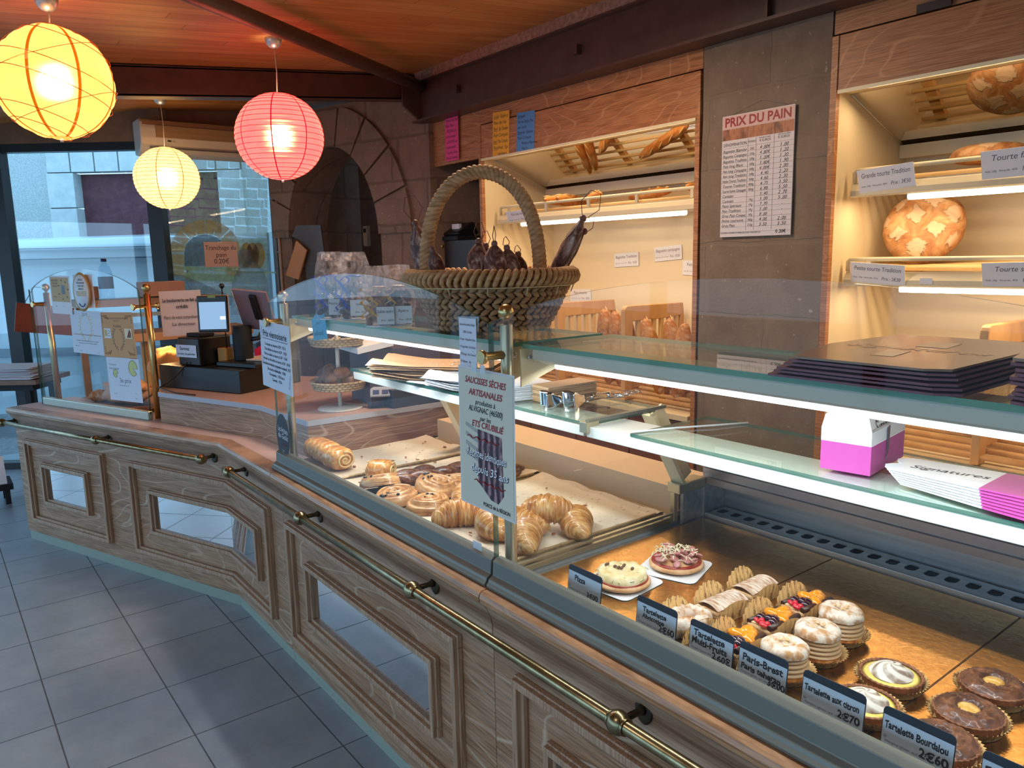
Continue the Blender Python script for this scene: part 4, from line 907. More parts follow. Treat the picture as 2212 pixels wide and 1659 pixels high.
def flat(polys, name, mat, dy=0):
    mb = MB()
    for P in polys: mb.add([(x, YG-dy, z) for x, z in P], [tuple(range(len(P)))])
    return mb.build(name, mat, t, world=True, fixn=False)
br = []
y = 345
def quad(u0, v0, u1, v1): return [wp(u0, v0), wp(u1, v0+3), wp(u1, v1+3), wp(u0, v1)]
rws = [(342, 362), (363, 383), (385, 405), (408, 427), (430, 447), (450, 466), (468, 485), (488, 508), (512, 536), (540, 580), (584, 612), (616, 640)]
for i, (a, b) in enumerate(rws):
    u = 392 if i < 5 else 368; u -= (i % 2)*14; u = max(u, 366)
    while u < 572:
        w = 38+9*((i*7+int(u)) % 3); br.append(quad(max(u, 364), a, min(u+w, 579)-1.2, b)); u += w
flat(br, 'bricks', paint('brick_wash', srgb(176, 180, 130), srgb(204, 206, 168), .62))
def arcp(cu, cv, ru, rv, a0, a1, n=10): return [wp(cu+ru*math.cos(a0+(a1-a0)*i/n), cv-rv*math.sin(a0+(a1-a0)*i/n)) for i in range(n+1)]
st = []
for i in range(8):
    a0, a1 = PI*i/8+.02, PI*(i+1)/8-.02; st.append(arcp(443, 545, 76, 70, a0, a1, 4)+arcp(443, 545, 46, 40, a1, a0, 4))
for a, b in ((547, 570), (572, 594)): st.append(quad(367, a, 397, b)); st.append(quad(489, a, 519, b))
flat(st, 'arch_stones', paint('ochre_wash', srgb(206, 160, 78), srgb(226, 192, 120), .8), .002)
flat([arcp(443, 545, 45, 39, 0, PI)+[wp(398, 575), wp(488, 575)]], 'oven_mouth', paint('grey_wash', srgb(92, 98, 112), srgb(132, 138, 150), .8), .003)
flat([quad(398, 576, 500, 584), quad(500, 584, 596, 588), quad(398, 590, 510, 606)], 'peel_board', paint('green_wash', srgb(168, 170, 96), srgb(196, 198, 130), .7), .0035)
flat([arcp(532+i*13, 552, 14, 28, -PI, PI, 18) for i in range(3)], 'loaves', paint('loaf_wash', srgb(168, 112, 40), srgb(206, 156, 76), .9), .004)
flat([arcp(540, 640, 42, 75, 0, PI)+[wp(498, 680), wp(582, 680)]], 'baker_back', paint('cloth_wash', srgb(158, 168, 172), srgb(190, 200, 202), .85), .006)
flat([arcp(526, 558, 17, 22, -PI, PI, 16), [wp(372, 592), wp(400, 596), wp(500, 640), wp(500, 660), wp(380, 640)]], 'baker_arm_and_cap', paint('cap_wash', srgb(138, 146, 156), srgb(178, 184, 188), .85), .007)
# paper sign hanging before it
def sign_at(u0, v0, u1, v1, ax, val, lines, mat, name, label, cat='sign', xd=(1, 0, 0), yd=(0, 0, 1), ink=INK, th=.001, tilt=0, **k):
    p = at((u0+u1)/2, (v0+v1)/2, ax, val); a = at(u0, v0, ax, val); b = at(u1, v1, ax, val); w = (Vector((b.x, b.y, 0))-Vector((a.x, a.y, 0))).length; h = a.z-b.z
    o = sheet(name, label, cat, p, xd, yd, w, h, mat, th, **k); 
    lettering(o, [(s, x*w, y*h, z*h, al) for s, x, y, z, al in lines], ink, 'lettering', th/2+.0004, fit=w*.92); return o, w, h
PINKP = M('pinkish_paper', srgb(232, 196, 180), .75)
o_, w_, h_ = sign_at(440, 523, 516, 576, 'y', 6.185, [('Tranchage du', 0, .26, .26, 'C'), ('pain', 0, -.02, .26, 'C'), ('0.20€', 0, -.28, .26, 'C')], PINKP, 'paper_sign', 'pinkish sign on the right window reading Tranchage du pain 0.20€')
MB().box((0, h_/2-.004, .001), (.04, .014, .0006)).build('tape_piece', M('tape_white', srgb(220, 214, 206), .4), o_)
# ================================================================ AIR CONDITIONER
t = thing('air_conditioner', 'white wall air conditioner above the right window', 'air conditioner', (1.95, 6.1, 2.41))
ax0, ax1 = 1.365, 2.33
P = [(0, .0), (0, .235), (-.16, .235), (-.20, .215), (-.212, .17), (-.212, .105), (-.20, .06), (-.15, .01), (-.08, -.012)]
R = Matrix((Vector((0, 1, 0)), UP, Vector((1, 0, 0)))).transposed()
ACM = M('off_white_plastic', srgb(214, 208, 194), .35)
MB().prism(P, ax1-ax0, R, (ax0, 6.165, 2.315)).build('casing', ACM, t, world=True, bevel=.01, seg=3)
MB().bb(ax0+.10, ax1-.03, 5.944, 5.956, 2.425, 2.505).build('intake_grille', noisy('grille_brown', srgb(150, 124, 88), srgb(166, 138, 100), 8, .5, sc=(.2, 1, 6)), t, world=True)
MB().bb(ax0+.02, ax1-.02, 5.95, 5.965, 2.508, 2.53).build('top_strip', M('brown_strip', srgb(128, 92, 70), .5), t, world=True)
MB().bb(ax0+.06, ax1-.04, 5.955, 5.99, 2.352, 2.356).build('outlet_slot', M('slot_grey', srgb(110, 104, 94), .5), t, world=True)
o = MB().box((0, 0, 0), (.001, .001, .001)).build('badge', INK, t, world=False); bpy.data.objects.remove(o)
bg = MB().box((1.56, 5.9525, 2.404), (.0001, .0001, .0001)); 
lg = bpy.data.objects.new('x', None); bpy.data.objects.remove(lg)
e = MB().ell((1.552, 5.9520, 2.404), (.014, .001, .006)).build('badge', INK, t, world=True)
l_ = lettering(t, [('LG', 0, 0, .016, 'L')], INK, 'brand_letters', 0); l_.location = (1.572-1.95, 5.9515-6.1, 2.404-2.41); l_.rotation_euler = (PI/2, 0, 0)

# ================================================================ LEFT COUNTER: GLASS GUARD
GA = Vector((.505, 4.993, .776)); GU = Vector((.3568, -.9342, 0)); GN = Vector((GU.y, -GU.x, 0)); GN = GN if GN.x < 0 else -GN
RG3 = Matrix((GU, UP, -GN)).transposed(); GL = .978
t = thing('glass_guard', 'arched glass guard on the left counter carrying certificates', 'glass panel', GA+GU*.5)
mb = MB(); mb.prism([(0, 0), (GL, 0), (GL, .012), (GL-.0, .044), (0, .044)], .030, RG3, GA+GN*.012); mb.build('bottom_rail', M('pale_guard_rail', srgb(184, 192, 178), .35, .3), t, world=True, bevel=.006)
n = 24; P = [(0, .03), (GL, .03)]+[(GL-GL*i/n, .648+.105*(1-(2*i/n-1)**2)**.9) for i in range(n+1)]
mb = MB(); mb.prism(P, .008, RG3, GA); mb.mi = [0, 0]+[1]*(len(mb.mi)-2); mb.build('pane', [GLASS, EDGE], t, world=True, fixn=False)
def gpost(s, label, off=.055):
    p = GA+GU*s-GN*off; return p
for s, lb in ((.045, 'gilt post with ball finial at the window end of the glass guard'), (.962, 'gilt post with ball finial at the till end of the glass guard')):
    p = gpost(s, lb); tt = thing('guard_post', lb, 'post', (p.x, p.y, .776), 0, 'posts with ball finials')
    MB().cyl((0, 0, 0), (0, 0, .625), .0165, 20).build('pole', GOLDM, tt); MB().lathe([(.001, 0), (.007, 0), (.008, .008)]+[(.0205*math.sin(a), .030-.0205*math.cos(a)) for a in [.45+i*(PI-.45)/12 for i in range(13)]], (0, 0, .625), 20).build('ball_finial', GOLDM, tt)
    clamp(tt, .565, GN, .085); 
    if s > .5: clamp(tt, .565, -GN, .06)
# side pane at the window end, standing at an angle
sp0 = GA+GU*.0-GN*.0; sd = Vector((.05, .42, 0)).normalized(); Rs = Matrix((sd, UP, Vector((sd.y, -sd.x, 0)))).transposed()
t = thing('glass_guard', 'narrow glass side guard at the window end of the left counter', 'glass panel', sp0+sd*.2)
mb = MB(); mb.prism([(.01, 0), (.36, 0), (.36, .46), (.30, .56), (.18, .625), (.01, .645)], .006, Rs, sp0+Vector((-.012, .012, 0))); mb.mi = [0, 0]+[1]*(len(mb.mi)-2); mb.build('pane', [GLASS, EDGE], t, world=True, fixn=False)
# --- certificates taped on the guard
def gpt(s, z, off=.010): return GA+GU*s+GN*off+Vector((0, 0, z-.776))
def cert(s0, s1, z0, z1, mat, label, name='certificate', tilt=0, off=.0125):
    c = gpt((s0+s1)/2, (z0+z1)/2, off); X = (GU*math.cos(tilt)-UP*math.sin(tilt)); Y = (UP*math.cos(tilt)+GU*math.sin(tilt))
    return sheet(name, label, 'certificate' if name == 'certificate' else 'card', c, X, Y, (s1-s0), z1-z0, mat, .0012, 'papers taped on the left glass guard')
def scm(p): return (Vector(p)-GA).dot(GU)
# sizes measured on the guard plane
BPAP = M('bluish_white_paper', srgb(214, 220, 232), .6); KR = M('kraft_orange_paper', srgb(214, 158, 104), .7)
def wreath(o, c, r, mat, n=9, name='laurel_wreath'):
    mb = MB()
    for sgn in (-1, 1):
        for i in range(n):
            a = -PI/2+sgn*(.25+i*.27); p = (c[0]+r*math.cos(a), c[1]+r*1.25*math.sin(a))
            for q in (-1, 1):
                an = a+sgn*(.9*q+PI/2*0)+sgn*.9; L = r*.36; d = (math.cos(an), math.sin(an))
                e = (p[0]+d[0]*L, p[1]+d[1]*L); nn = (-d[1]*L*.2, d[0]*L*.2); m_ = (p[0]+d[0]*L*.5, p[1]+d[1]*L*.5)
                mb.add([(p[0], p[1], .0008), (m_[0]+nn[0], m_[1]+nn[1], .0008), (e[0], e[1], .0008), (m_[0]-nn[0], m_[1]-nn[1], .0008)], [(0, 1, 2, 3)])
    return mb.build(name, mat, o, fixn=False)
c1 = cert(.385, .665, 1.09, 1.315, BPAP, 'white certificate with gold laurel wreath taped left on the glass guard', tilt=.02, off=.014)
wreath(c1, (-.005, .03), .05, M('gold_print', srgb(216, 196, 106), .5)); lettering(c1, [('2019', -.005, .092, .024, 'C')], GREYINK, 'year', .0009)
lettering(c1, [('1er concours National du pâtisseries à base de noix', 0, -.012, .014, 'C')], M('orange_ink', srgb(196, 128, 110), .6), 'award_line', .001, fit=.25)
lettering(c1, [('Monsieur Crouzel artisan boulanger pâtissier a remporté', -.0, -.045, .0085, 'C'), ('le prix avec la recette de la tradition boulangère', 0, -.057, .0085, 'C'), ('Félicitations', -.1, -.075, .007, 'C'), ('Le Président', -.07, -.098, .006, 'C'), ('Le Jury', .09, -.1, .006, 'C')], INK, 'small_print', .0009, fit=.25)
c2 = cert(.660, .935, 1.085, 1.312, KR, 'orange finalist certificate with a wreath taped beside the till end of the guard', tilt=-.02, off=.0125)
wreath(c2, (0, -.015), .042, M('olive_print', srgb(92, 84, 52), .6)); lettering(c2, [('PRIX INTERNATIONAL DE LA MEILLEURE', 0, .083, .011, 'C'), ('BAGUETTE', 0, .070, .010, 'C'), ('Finaliste', 0, .045, .021, 'C')], M('brown_print', srgb(120, 84, 56), .6), 'heading', .0009, fit=.2)
for x, m_ in ((-.088, WHITE), (.088, M('cream_picture', srgb(240, 220, 180), .6))): MB().box((x, .008, .0008), (.058, .05, .0005)).build('picture', m_, c2)
lettering(c2, [('B', -.102, .008, .042, 'C')], M('yellow_print', srgb(190, 170, 50), .5), 'logo_letter', .0014, weight=.06); lettering(c2, [('Terres', -.075, .02, .009, 'C'), ('Blés', -.075, .008, .009, 'C'), ('Farine', -.075, -.004, .009, 'C')], INK, 'logo_words', .0014)
MB().prism([(.075, -.012), (.108, -.012), (.112, .01), (.10, .03), (.088, .012)], .0004, None, (0, 0, .0012)).build('figure', M('brown_figure', srgb(120, 60, 44), .6), c2)
mb = MB()
for sx in (-1, 1):
    for sy in (-1, 1):
        for k in range(5): mb.tube([(sx*(.125-k*.010), sy*(.10), .0009), (sx*(.118-k*.012), sy*(.094-.004*k), .0009)], .0011, 4)
        for k in range(4): mb.tube([(sx*.127, sy*(.094-k*.010), .0009), (sx*(.118), sy*(.09-k*.010), .0009)], .0011, 4)
mb.build('corner_flourish', M('brown_print', None) if False else MC['brown_print'], c2)
c3 = cert(.675, .950, .862, 1.083, BPAP, 'white certificate with two round cheeses and 3e prix, lowest on the glass guard', tilt=-.01, off=.014)
lettering(c3, [('3e prix', .01, -.005, .034, 'C')], M('navy_print', srgb(60, 70, 110), .6), 'prize', .0009)
lettering(c3, [('Concours', -.085, .075, .015, 'C'), ('Cabécou fermier', -.078, .055, .013, 'C'), ('décerné à la boulangerie', .0, -.03, .008, 'C'), ('Boulangerie', -.085, -.075, .006, 'C'), ('Le maire', .09, -.065, .006, 'C'), ('Signé', .09, -.09, .01, 'C')], GREYINK, 'small_print', .0009)
for (x, y, r) in ((.085, .062, .036), (-.068, .03, .019)):
    mb = MB(); P = [(0, 0)]+[(r*math.cos(a), r*math.sin(a)*1.08) for a in [-.1+(2*PI-.7)*i/20 for i in range(21)]]; mb.prism(P, .0004, None, (x, y, .0007)); mb.build('cheese_print', M('cheese_yellow', srgb(206, 206, 130), .6), c3)
    mb = MB(); mb.tube([(x+p[0], y+p[1], .001) for p in P], .0012, 4, False, 0, True); mb.build('cheese_outline', M('olive_line', srgb(120, 120, 70), .6), c3)
c4 = cert(.235, .425, 1.295, 1.495, WHITE, 'white card with a tan printed square, high on the left of the guard', 'card', .02, .02)
MB().box((0, .028, .0008), (.168, .128, .0004)).build('tan_print', M('tan_print', srgb(200, 166, 116), .6), c4)
lettering(c4, [('AIDEZ NOUS', -.048, .075, .012, 'C'), ('À GAGNER', -.048, .060, .012, 'C'), ('DES PRIX', -.048, .045, .012, 'C'), ('votez ici', -.05, -.01, .010, 'C')], INK, 'print', .0014); MB().box((.03, .028, .0012), (.032, .046, .0004)).build('screen_print', M('slate_print', srgb(96, 108, 124), .5), c4)
mb = MB(); rr = random.Random(3)
for k in range(26): a = k*.9; mb.box((.03+.052*math.cos(a)*(.7+.3*rr.random()), .028+.05*math.sin(a), .0012), (.010, .0016, .0004), Matrix.Rotation(rr.random()*3, 3, 'Z'))
mb.build('doodles', INK, c4)
lettering(c4, [('▪', -.05, -.06, .02, 'C'), ('~  ~  ~', .03, -.06, .014, 'C')], GREYINK, 'small_logos', .0009)
c5 = cert(.435, .61, 1.33, 1.50, WHITE, 'white tent card behind the oval badge card on the guard', 'card', .0, .004)
oc = gpt(.530, 1.412, .021); t5 = tag(place(MB().lathe([(.001, 0), (1, 0), (1, .0012), (.001, .0012)], (0, 0, 0), 36).build('oval_card', M('oval_gold', srgb(196, 150, 84), .5)), oc, GU, UP), 'oval card with tan border and a tan banner, high on the guard', 'card', 'papers taped on the left glass guard')
t5.data.transform(Matrix.Diagonal((.078, .100, 1, 1)))
MB().lathe([(.001, 0), (.066, 0), (.066, .0006), (.001, .0006)], (0, 0, .0013), 36).build('oval_face', WHITE, t5).scale = (1, 1.33, 1)
MB().box((0, -.008, .0026), (.088, .026, .0005)).build('banner', M('tan_banner', srgb(206, 172, 116), .5), t5)
lettering(t5, [('JOUR À', 0, .062, .012, 'C'), ('BOULANGER', 0, .046, .012, 'C'), ('TOUT FAIT', 0, .030, .012, 'C'), ('MAISON', 0, .015, .012, 'C')], INK, 'print', .0022, weight=.03, fit=.08); lettering(t5, [('VOTEZ ICI', 0, -.008, .02, 'C')], WHITE, 'banner_words', .0031, fit=.08)
mb = MB(); mb.tube([(.03*math.cos(a), -.045+.03*math.sin(a), .0022) for a in [PI+PI*.15+PI*.7*i/8 for i in range(9)]], .003, 6); mb.build('smile_arc', M('navy_print', None) if False else MC['navy_print'], t5)
c6 = sheet('credit_sign', 'pinkish sheet reading La boulangerie ne fait pas crédit, stuck behind the till end post', 'sign', gpt(1.0, 1.30, -.09)+Vector((.10, -.02, 0)), frame((.86, -.50, .02), (0, 0, 1)).col[0], (0, 0, 1), .20, .225, PINKP, .001, curl=.004)
lettering(c6, [('La boulangerie ne fait pas', .005, .065, .024, 'C'), ('crédit', .005, .033, .024, 'C')], INK, 'bold_lines', .006, weight=.02, fit=.18); lettering(c6, [('Merci de votre compréhension', .005, -.02, .024, 'C'), ('La direction', .005, -.055, .023, 'C')], INK, 'lines', .006, fit=.18)
# ================================================================ TILL
def lbox(t, nm, mat, c, d, rz, bevel=.004): R = Matrix.Rotation(rz, 3, 'Z'); return MB().box(c, d, R).build(nm, mat, t, world=True, bevel=bevel)
rzT = math.atan2(-.541+.0, .235)  # along the counter edge direction
e1 = Vector((.235, -.541, 0)).normalized(); e2 = Vector((-e1.y, e1.x, 0))
rT = math.atan2(e1.y, e1.x)
t = thing('cash_drawer', 'wide black cash drawer on the till block', 'cash drawer', (1.22, 3.99, .925))
cD = Vector((.925, 4.172, 0))+e1*.295+e2*.21
lbox(t, 'casing', BLACK, cD+UP*.983, (.58, .40, .115), rT)
t = thing('receipt_printer', 'black receipt printer with a taped paper note standing on the cash drawer', 'printer', (1.1, 3.98, 1.041))
cP = Vector((.925, 4.172, 0))+e1*.215+e2*.13
lbox(t, 'casing', BLACK, cP+UP*1.112, (.155, .20, .141), rT, .008); lbox(t, 'cover_knob', BLACKM, cP+UP*1.192+e2*-.02, (.10, .09, .018), rT, .004)
def tagon(o, lb, c): tag(o, lb, c)
pn = -e2
no = sheet('taped_note', 'torn paper note reading Sonnez et merci de patienter taped on the printer', 'note', cP+pn*.103+e1*-.012+UP*1.115, e1, UP, .15, .062, BPAP, .001)
lettering(no, [('Sonnez', -.01, .012, .024, 'C'), ('et merci de patienter', 0, -.014, .015, 'C')], INK, 'lettering', .0008, weight=.02, fit=.14)
t = thing('power_cable', 'black cable hanging from the printer over the block edge', 'cable', cP)
q = cP+pn*.11; MB().tube([q+UP*1.06, q+pn*.03+e1*-.06+UP*.99, q+pn*.135+e1*-.05+UP*.95, q+pn*.132+e1*.06+UP*.932, q+pn*.13+e1*.2+UP*.931], .0035, 6).build('cable', BLACK, t, world=True)
t = thing('payment_terminal', 'black till column holding a customer screen', 'till', (1.26, 3.78, 1.041))
cS = Vector((1.262, 3.84, 0)); 
MB().cyl(cS+UP*1.064, cS+UP*1.235, .047, 28).build('column', BLACKM, t, world=True, bevel=.004)
lbox(t, 'foot_plate', BLACK, cS+e1*.05+e2*.0+UP*1.052, (.27, .20, .022), rT, .004)
sx = Vector((.82, -.572, 0)); sn = sx.cross(UP); sy = (UP+sn*-.06).normalized()
cc = Vector((1.118, 3.80, 1.304)); RS = frame(sx, sy); o = MB().box((0, 0, 0), (.146, .176, .014), None).build('screen_case', BLACK, t, bevel=.006); 
def lp(o, t, c, R): o.matrix_parent_inverse = Matrix.Identity(4); o.location = xf(t).inverted() @ c; o.rotation_euler = R.to_euler()
lp(o, t, cc, RS)
scr = MB().box((0, -.008, .0075), (.124, .130, .001)).build('screen', emit('screen_glow', srgb(150, 186, 224), .75), o)
MB().box((0, .0, -.009), (.150, .180, .006)).build('screen_back', M('pinkish_case', srgb(206, 176, 160), .4), o, bevel=.003)
MB().box((.0, .083, .0075), (.036, .014, .003)).build('green_clip', M('green_clip', srgb(120, 140, 70), .5), o)
MB().box((.048, -.02, .0085), (.026, .016, .0006)).build('screen_button', emit('screen_white', (.8, .9, 1, 1), .9), o)
t2 = thing('touch_monitor', 'large tilted till monitor seen from behind, right of the customer screen', 'monitor', (1.30, 3.75, 1.2))
mx = Vector((.55, -.83, 0)).normalized(); my = (UP*.86+mx*-.0+Vector((-.83, -.55, 0)).normalized()*.0+Vector((-.42, .28, 0))*.0).normalized()
cM = Vector((1.31, 3.765, 1.312)); mnrm = Vector((.72, .48, .50)).normalized(); mX = Vector((.62, -.78, -.10)).normalized(); mY = mnrm.cross(mX).normalized(); 
o = MB().box((0, 0, 0), (.19, .235, .012)).build('panel', M('mauve_case', srgb(150, 124, 128), .4), t2, bevel=.004); lp(o, t2, cM, frame(mX, mY))
MB().box((.02, -.03, -.016), (.035, .14, .018)).build('neck', BLACK, o, bevel=.004)
MB().tube([(1.345, 3.79, 1.20), (1.33, 3.80, 1.17), (1.285, 3.82, 1.165)], .012, 10).build('arm', BLACK, t2, world=True)
t = thing('till_bell', 'small black ball on a stalk rising behind the customer screen', 'scanner', (1.17, 3.86, 1.3)); MB().cyl((1.20, 3.90, 1.04), (1.20, 3.90, 1.425), .003, 6).build('stalk', BLACK, t, world=True); MB().ell((1.20, 3.90, 1.432), (.0135, .0135, .0135)).build('ball', BLACK, t, world=True)
t = thing('card_box', 'small yellow cardboard box between printer and till column', 'box', (1.18, 3.85, 1.041)); lbox(t, 'box', M('yellow_card', srgb(196, 144, 76), .6), Vector((1.200, 3.925, 1.082)), (.055, .05, .082), rT, .001)
t = thing('paper_pile', 'loose receipt papers lying behind the till column', 'papers', (1.36, 3.72, 1.05)); lbox(t, 'sheets', M('receipt', srgb(206, 180, 166), .7), Vector((1.345, 3.80, 1.068)), (.16, .16, .007), rT+.1, .001)
# kraft bag glowing behind the till and paper parcel behind the guard
KRAFT = fold('kraft_paper', srgb(214, 160, 104), .7, .12)
def crumple(name, label, cat, c, d, mat, seed=1, amp=.18, rz=0, grp=None):
    o = MB().ell((0, 0, d[2]*.92), d, None, 28, 18, 0, lambda p: (1+amp*noise.noise(p*2.2+Vector((seed, 0, 0)))+amp*.4*noise.noise(p*6+Vector((0, seed, 0))))*min(1.0, 1.25-.0)).build(name, mat); 
    for v in o.data.vertices: v.co.z = max(v.co.z, .002)
    o.location = c; o.rotation_euler = (0, 0, rz); return tag(o, label, cat, grp)
lamp('work_lamp', 'POINT', (1.02, 4.42, 1.18), 3.0, (1, .55, .2), .03)
sc_ = thing('work_shelf', 'low oak work shelf behind the glass guard', 'shelf', (.9, 4.9, .70)); polybox(mb := MB(), [GA-GN*.10+GU*.0-UP*.776, GA-GN*.10+GU*.70-UP*.776, GA-GN*.55+GU*.70-UP*.776, GA-GN*.55-UP*.776], .745, .775); mb.build('board', OAKC, sc_, world=True)
crumple('paper_parcel', 'crumpled paper bag of bread lying behind the glass guard', 'bag', GA-GN*.24+GU*.42, (.17, .10, .07), fold('parcel_paper', srgb(206, 160, 136), .6, .2), 4, .3, -1.2)
crumple('bread_roll', 'small golden roll lying left of the paper parcel behind the guard', 'bread', GA-GN*.20+GU*.22, (.075, .045, .035), CR, 9, .15, -.9)
crumple('kraft_bag', 'crumpled kraft bag lit orange behind the cash drawer', 'bag', Vector((1.06, 4.40, .927)), (.12, .09, .085), KRAFT, 2, .35, .3)
# ================================================================ BACK SHELVES NEAR THE WINDOW
t = thing('back_shelf', 'oak shelf unit with two boards standing before the window behind the till', 'shelf', (1.3, 5.45, 0))
BO = noisy('dull_oak_board', srgb(150, 116, 92), srgb(172, 136, 108), 10, .5, sc=(.1, 1, 1))
mb = MB(); mb.bb(.78, 1.62, 5.35, 5.65, 1.285, 1.33); mb.build('top_board', BO, t, world=True, bevel=.003); MB().bb(1.0, 1.72, 5.0, 5.35, 1.085, 1.135).build('lower_board', BO, t, world=True, bevel=.003)
mb = MB()
for x in (1.10, 1.58): mb.bb(x, x+.05, 5.30, 5.34, 0, 1.09)
mb.build('upright', BEECH, t, world=True); MB().bb(.80, 1.6, 5.36, 5.64, 1.33, 1.337).build('glass_top', SHELFG, t, world=True)
MB().bb(.80, 1.5, 5.60, 5.62, 1.20, 1.225).build('bracket_bar', WHITEM, t, world=True)
mb = MB(); mb.bb(.80, .84, 5.60, 5.64, 0, 1.285); mb.bb(1.66, 1.70, 5.02, 5.06, 0, 1.085); mb.bb(1.02, 1.06, 5.28, 5.32, 0, 1.085); mb.build('leg', BO, t, world=True)
tag(MB().box((1.29, 5.48, 1.383), (.26, .18, .092)).build('cardboard_box', M('peach_carton', srgb(196, 158, 140), .7), None, bevel=.003), 'peach carton on the shelf by the window mullion', 'box')
tag(MB().box((.87, 5.50, 1.375), (.09, .1, .075)).build('cardboard_box', M('brown_carton', srgb(140, 96, 84), .7), None, bevel=.003), 'small brown carton beside the water bottle', 'box')
t = thing('water_bottle', 'clear plastic water bottle with blue cap on the shelf by the window', 'bottle', (.955, 5.42, 1.338))
PLAS = glass('clear_plastic', (.82, .9, .95, 1), 1.3)
MB().lathe([(.041, 0), (.043, .01), (.043, .13), (.041, .16), (.03, .195), (.016, .215), (.0135, .222), (.0135, .232)], (0, 0, 0), 24).build('body', PLAS, t, fixn=False); MB().lathe([(.0437, .06), (.0437, .135)], (0, 0, 0), 24, caps=False).build('label_band', M('navy_label', srgb(40, 52, 92), .5), t); MB().cyl((0, 0, .228), (0, 0, .247), .0165, 20).build('cap', M('blue_cap', srgb(24, 38, 92), .4), t)
# hanging brown board sign and newspaper table at the far left
t = thing('wooden_tag', 'dark red wooden board hanging by a cord left of the guard', 'sign', (.48, 5.25, 1.2)); c = at(97, 690, 'y', 5.35); MB().box(c, (.30, .012, .17), Matrix.Rotation(.16, 3, 'Y') @ Matrix.Rotation(0, 3, 'Z')).build('board', noisy('red_brown_board', srgb(108, 42, 24), srgb(128, 56, 34), 12, .4), t, world=True)
a_ = at(50, 660, 'y', 5.35); b_ = at(73, 620, 'y', 5.35); c_ = at(112, 622, 'y', 5.35); d_ = at(133, 652, 'y', 5.35); MB().tube([a_, b_, c_, d_], .002, 5).build('cord', BLACK, t, world=True)
t = thing('window_table', 'narrow wooden table along the window at the far left', 'table', (.4, 6.25, 0)); RWt = RWn
c = MU+F2*1.55-NW*.36; MB().box(c+UP*.755, (1.7, .42, .035), RWt).build('table_top', noisy('table_oak', srgb(120, 84, 62), srgb(142, 104, 80), 10, .4, sc=(.2, 1, 1)), t, world=True, bevel=.003)
MB().box(c+UP*.715, (1.6, .34, .045), RWt).build('apron', BLACKM, t, world=True)
for s, d in ((-.75, .14), (-.75, -.14), (.75, .14), (.75, -.14)): MB().box(c+F2*s+NW*d+UP*.35, (.04, .04, .70), RWt).build('leg', BLACKM, t, world=True)
for k, (s, d, lb) in enumerate(((-.62, -.06, 'stack of newspapers on the window table beside the guard'), (.05, -.05, 'thin stack of leaflets on the window table at the left edge'))):
    mb = MB(); rr = random.Random(k)
    for i in range(14 if k == 0 else 5): mb.box(c+F2*(s+rr.uniform(-.02, .02))+NW*(d+rr.uniform(-.015, .015))+UP*(.777+i*.006), (.42 if k == 0 else .3, .3, .005), RWt @ Matrix.Rotation(rr.uniform(-.08, .08), 3, 'Z'))
    tag(mb.build('newspaper_stack', M('newsprint_%d' % k, srgb(206, 200, 204), .8)), lb, 'newspapers', 'paper stacks on the window table')
t = thing('paper_rack', 'low black rack holding white papers on the floor at the far left', 'rack', (.28, 6.0, 0)); 
MB().bb(.05, .36, 5.88, 6.12, .10, .14).bb(.31, .34, 5.9, 5.93, 0, .1).bb(.31, .34, 6.07, 6.10, 0, .1).bb(.06, .09, 5.9, 5.93, 0, .1).build('frame', BLACKM, t, world=True); MB().box((.20, 5.95, .22), (.26, .01, .2), Matrix.Rotation(-.5, 3, 'X')).build('papers', WHITE, t, world=True)
# ================================================================ PASTRIES
TZ = .802
def parchment():
    n = N('printed_parchment'); v = n.coord((1, 1, 1)); vo = n.add('ShaderNodeTexVoronoi', {'Vector': n.coord((30, 62, 1)), 'Scale': 1.0, 'Randomness': .9}, distance='EUCLIDEAN')
    d = n.ramp(vo.outputs[0], [(.16, (1, 1, 1, 1)), (.24, (0, 0, 0, 1))]); bt = n.noise(v, 4, 4, .6)
    c = n.mix(n.math('MULTIPLY', d, .5), n.ramp(bt, [(.3, srgb(206, 186, 162)), (.7, srgb(226, 212, 192))]), srgb(146, 112, 84)); n.p(col=c, rough=.55); n.bump(n.noise(v, 12, 3), .25, .006); return n.m
PARCH = parchment()
TRAYM = noisy('worn_tray', srgb(150, 122, 84), srgb(182, 152, 108), 60, .4, .2, metal=.4)
def tray(y0, y1, label, x0=1.062, x1=1.635, cur=0):
    t = thing('baking_tray', label, 'tray', ((x0+x1)/2, (y0+y1)/2, .79), 0, 'baking trays of viennoiseries')
    mb = MB(); mb.bb(x0, x1, y0, y1, .7905, .796); mb.bb(x0, x0+.006, y0, y1, .79, .812); mb.bb(x1-.006, x1, y0, y1, .79, .812); mb.bb(x0, x1, y0, y0+.005, .79, .806); mb.bb(x0, x1, y1-.005, y1, .79, .806)
    mb.tube([(x0+.02, y0+.006, .806), (x0+.05, y0+.003, .810), (x1-.03, y0+.003, .810)], .005, 8); mb.build('pan', TRAYM, t, world=True, bevel=.001)
    mb = MB()
    def g(u, v):
        x = x0+.008+(x1-x0-.012)*u; y = y0+.004+(y1-y0-.008)*v; e = max(0, (u-.9)*10)+max(0, (.05-u)*14)*.6
        return Vector((x, y, .8065+.006*noise.noise(Vector((x*9, y*9, cur)))+.006*e*(1+noise.noise(Vector((0, y*12, cur))))))
    mb.surf(g, 30, 24); mb.build('parchment', PARCH, t, world=True, fixn=False)
    return t
tray(1.42, 1.965, 'baking tray with croissants nearest the partition', cur=1); tray(1.975, 2.36, 'middle baking tray with raisin swirls and chocolate twists', cur=5); tray(2.37, 2.725, 'left baking tray with the large rolled brioche at the post', cur=9)
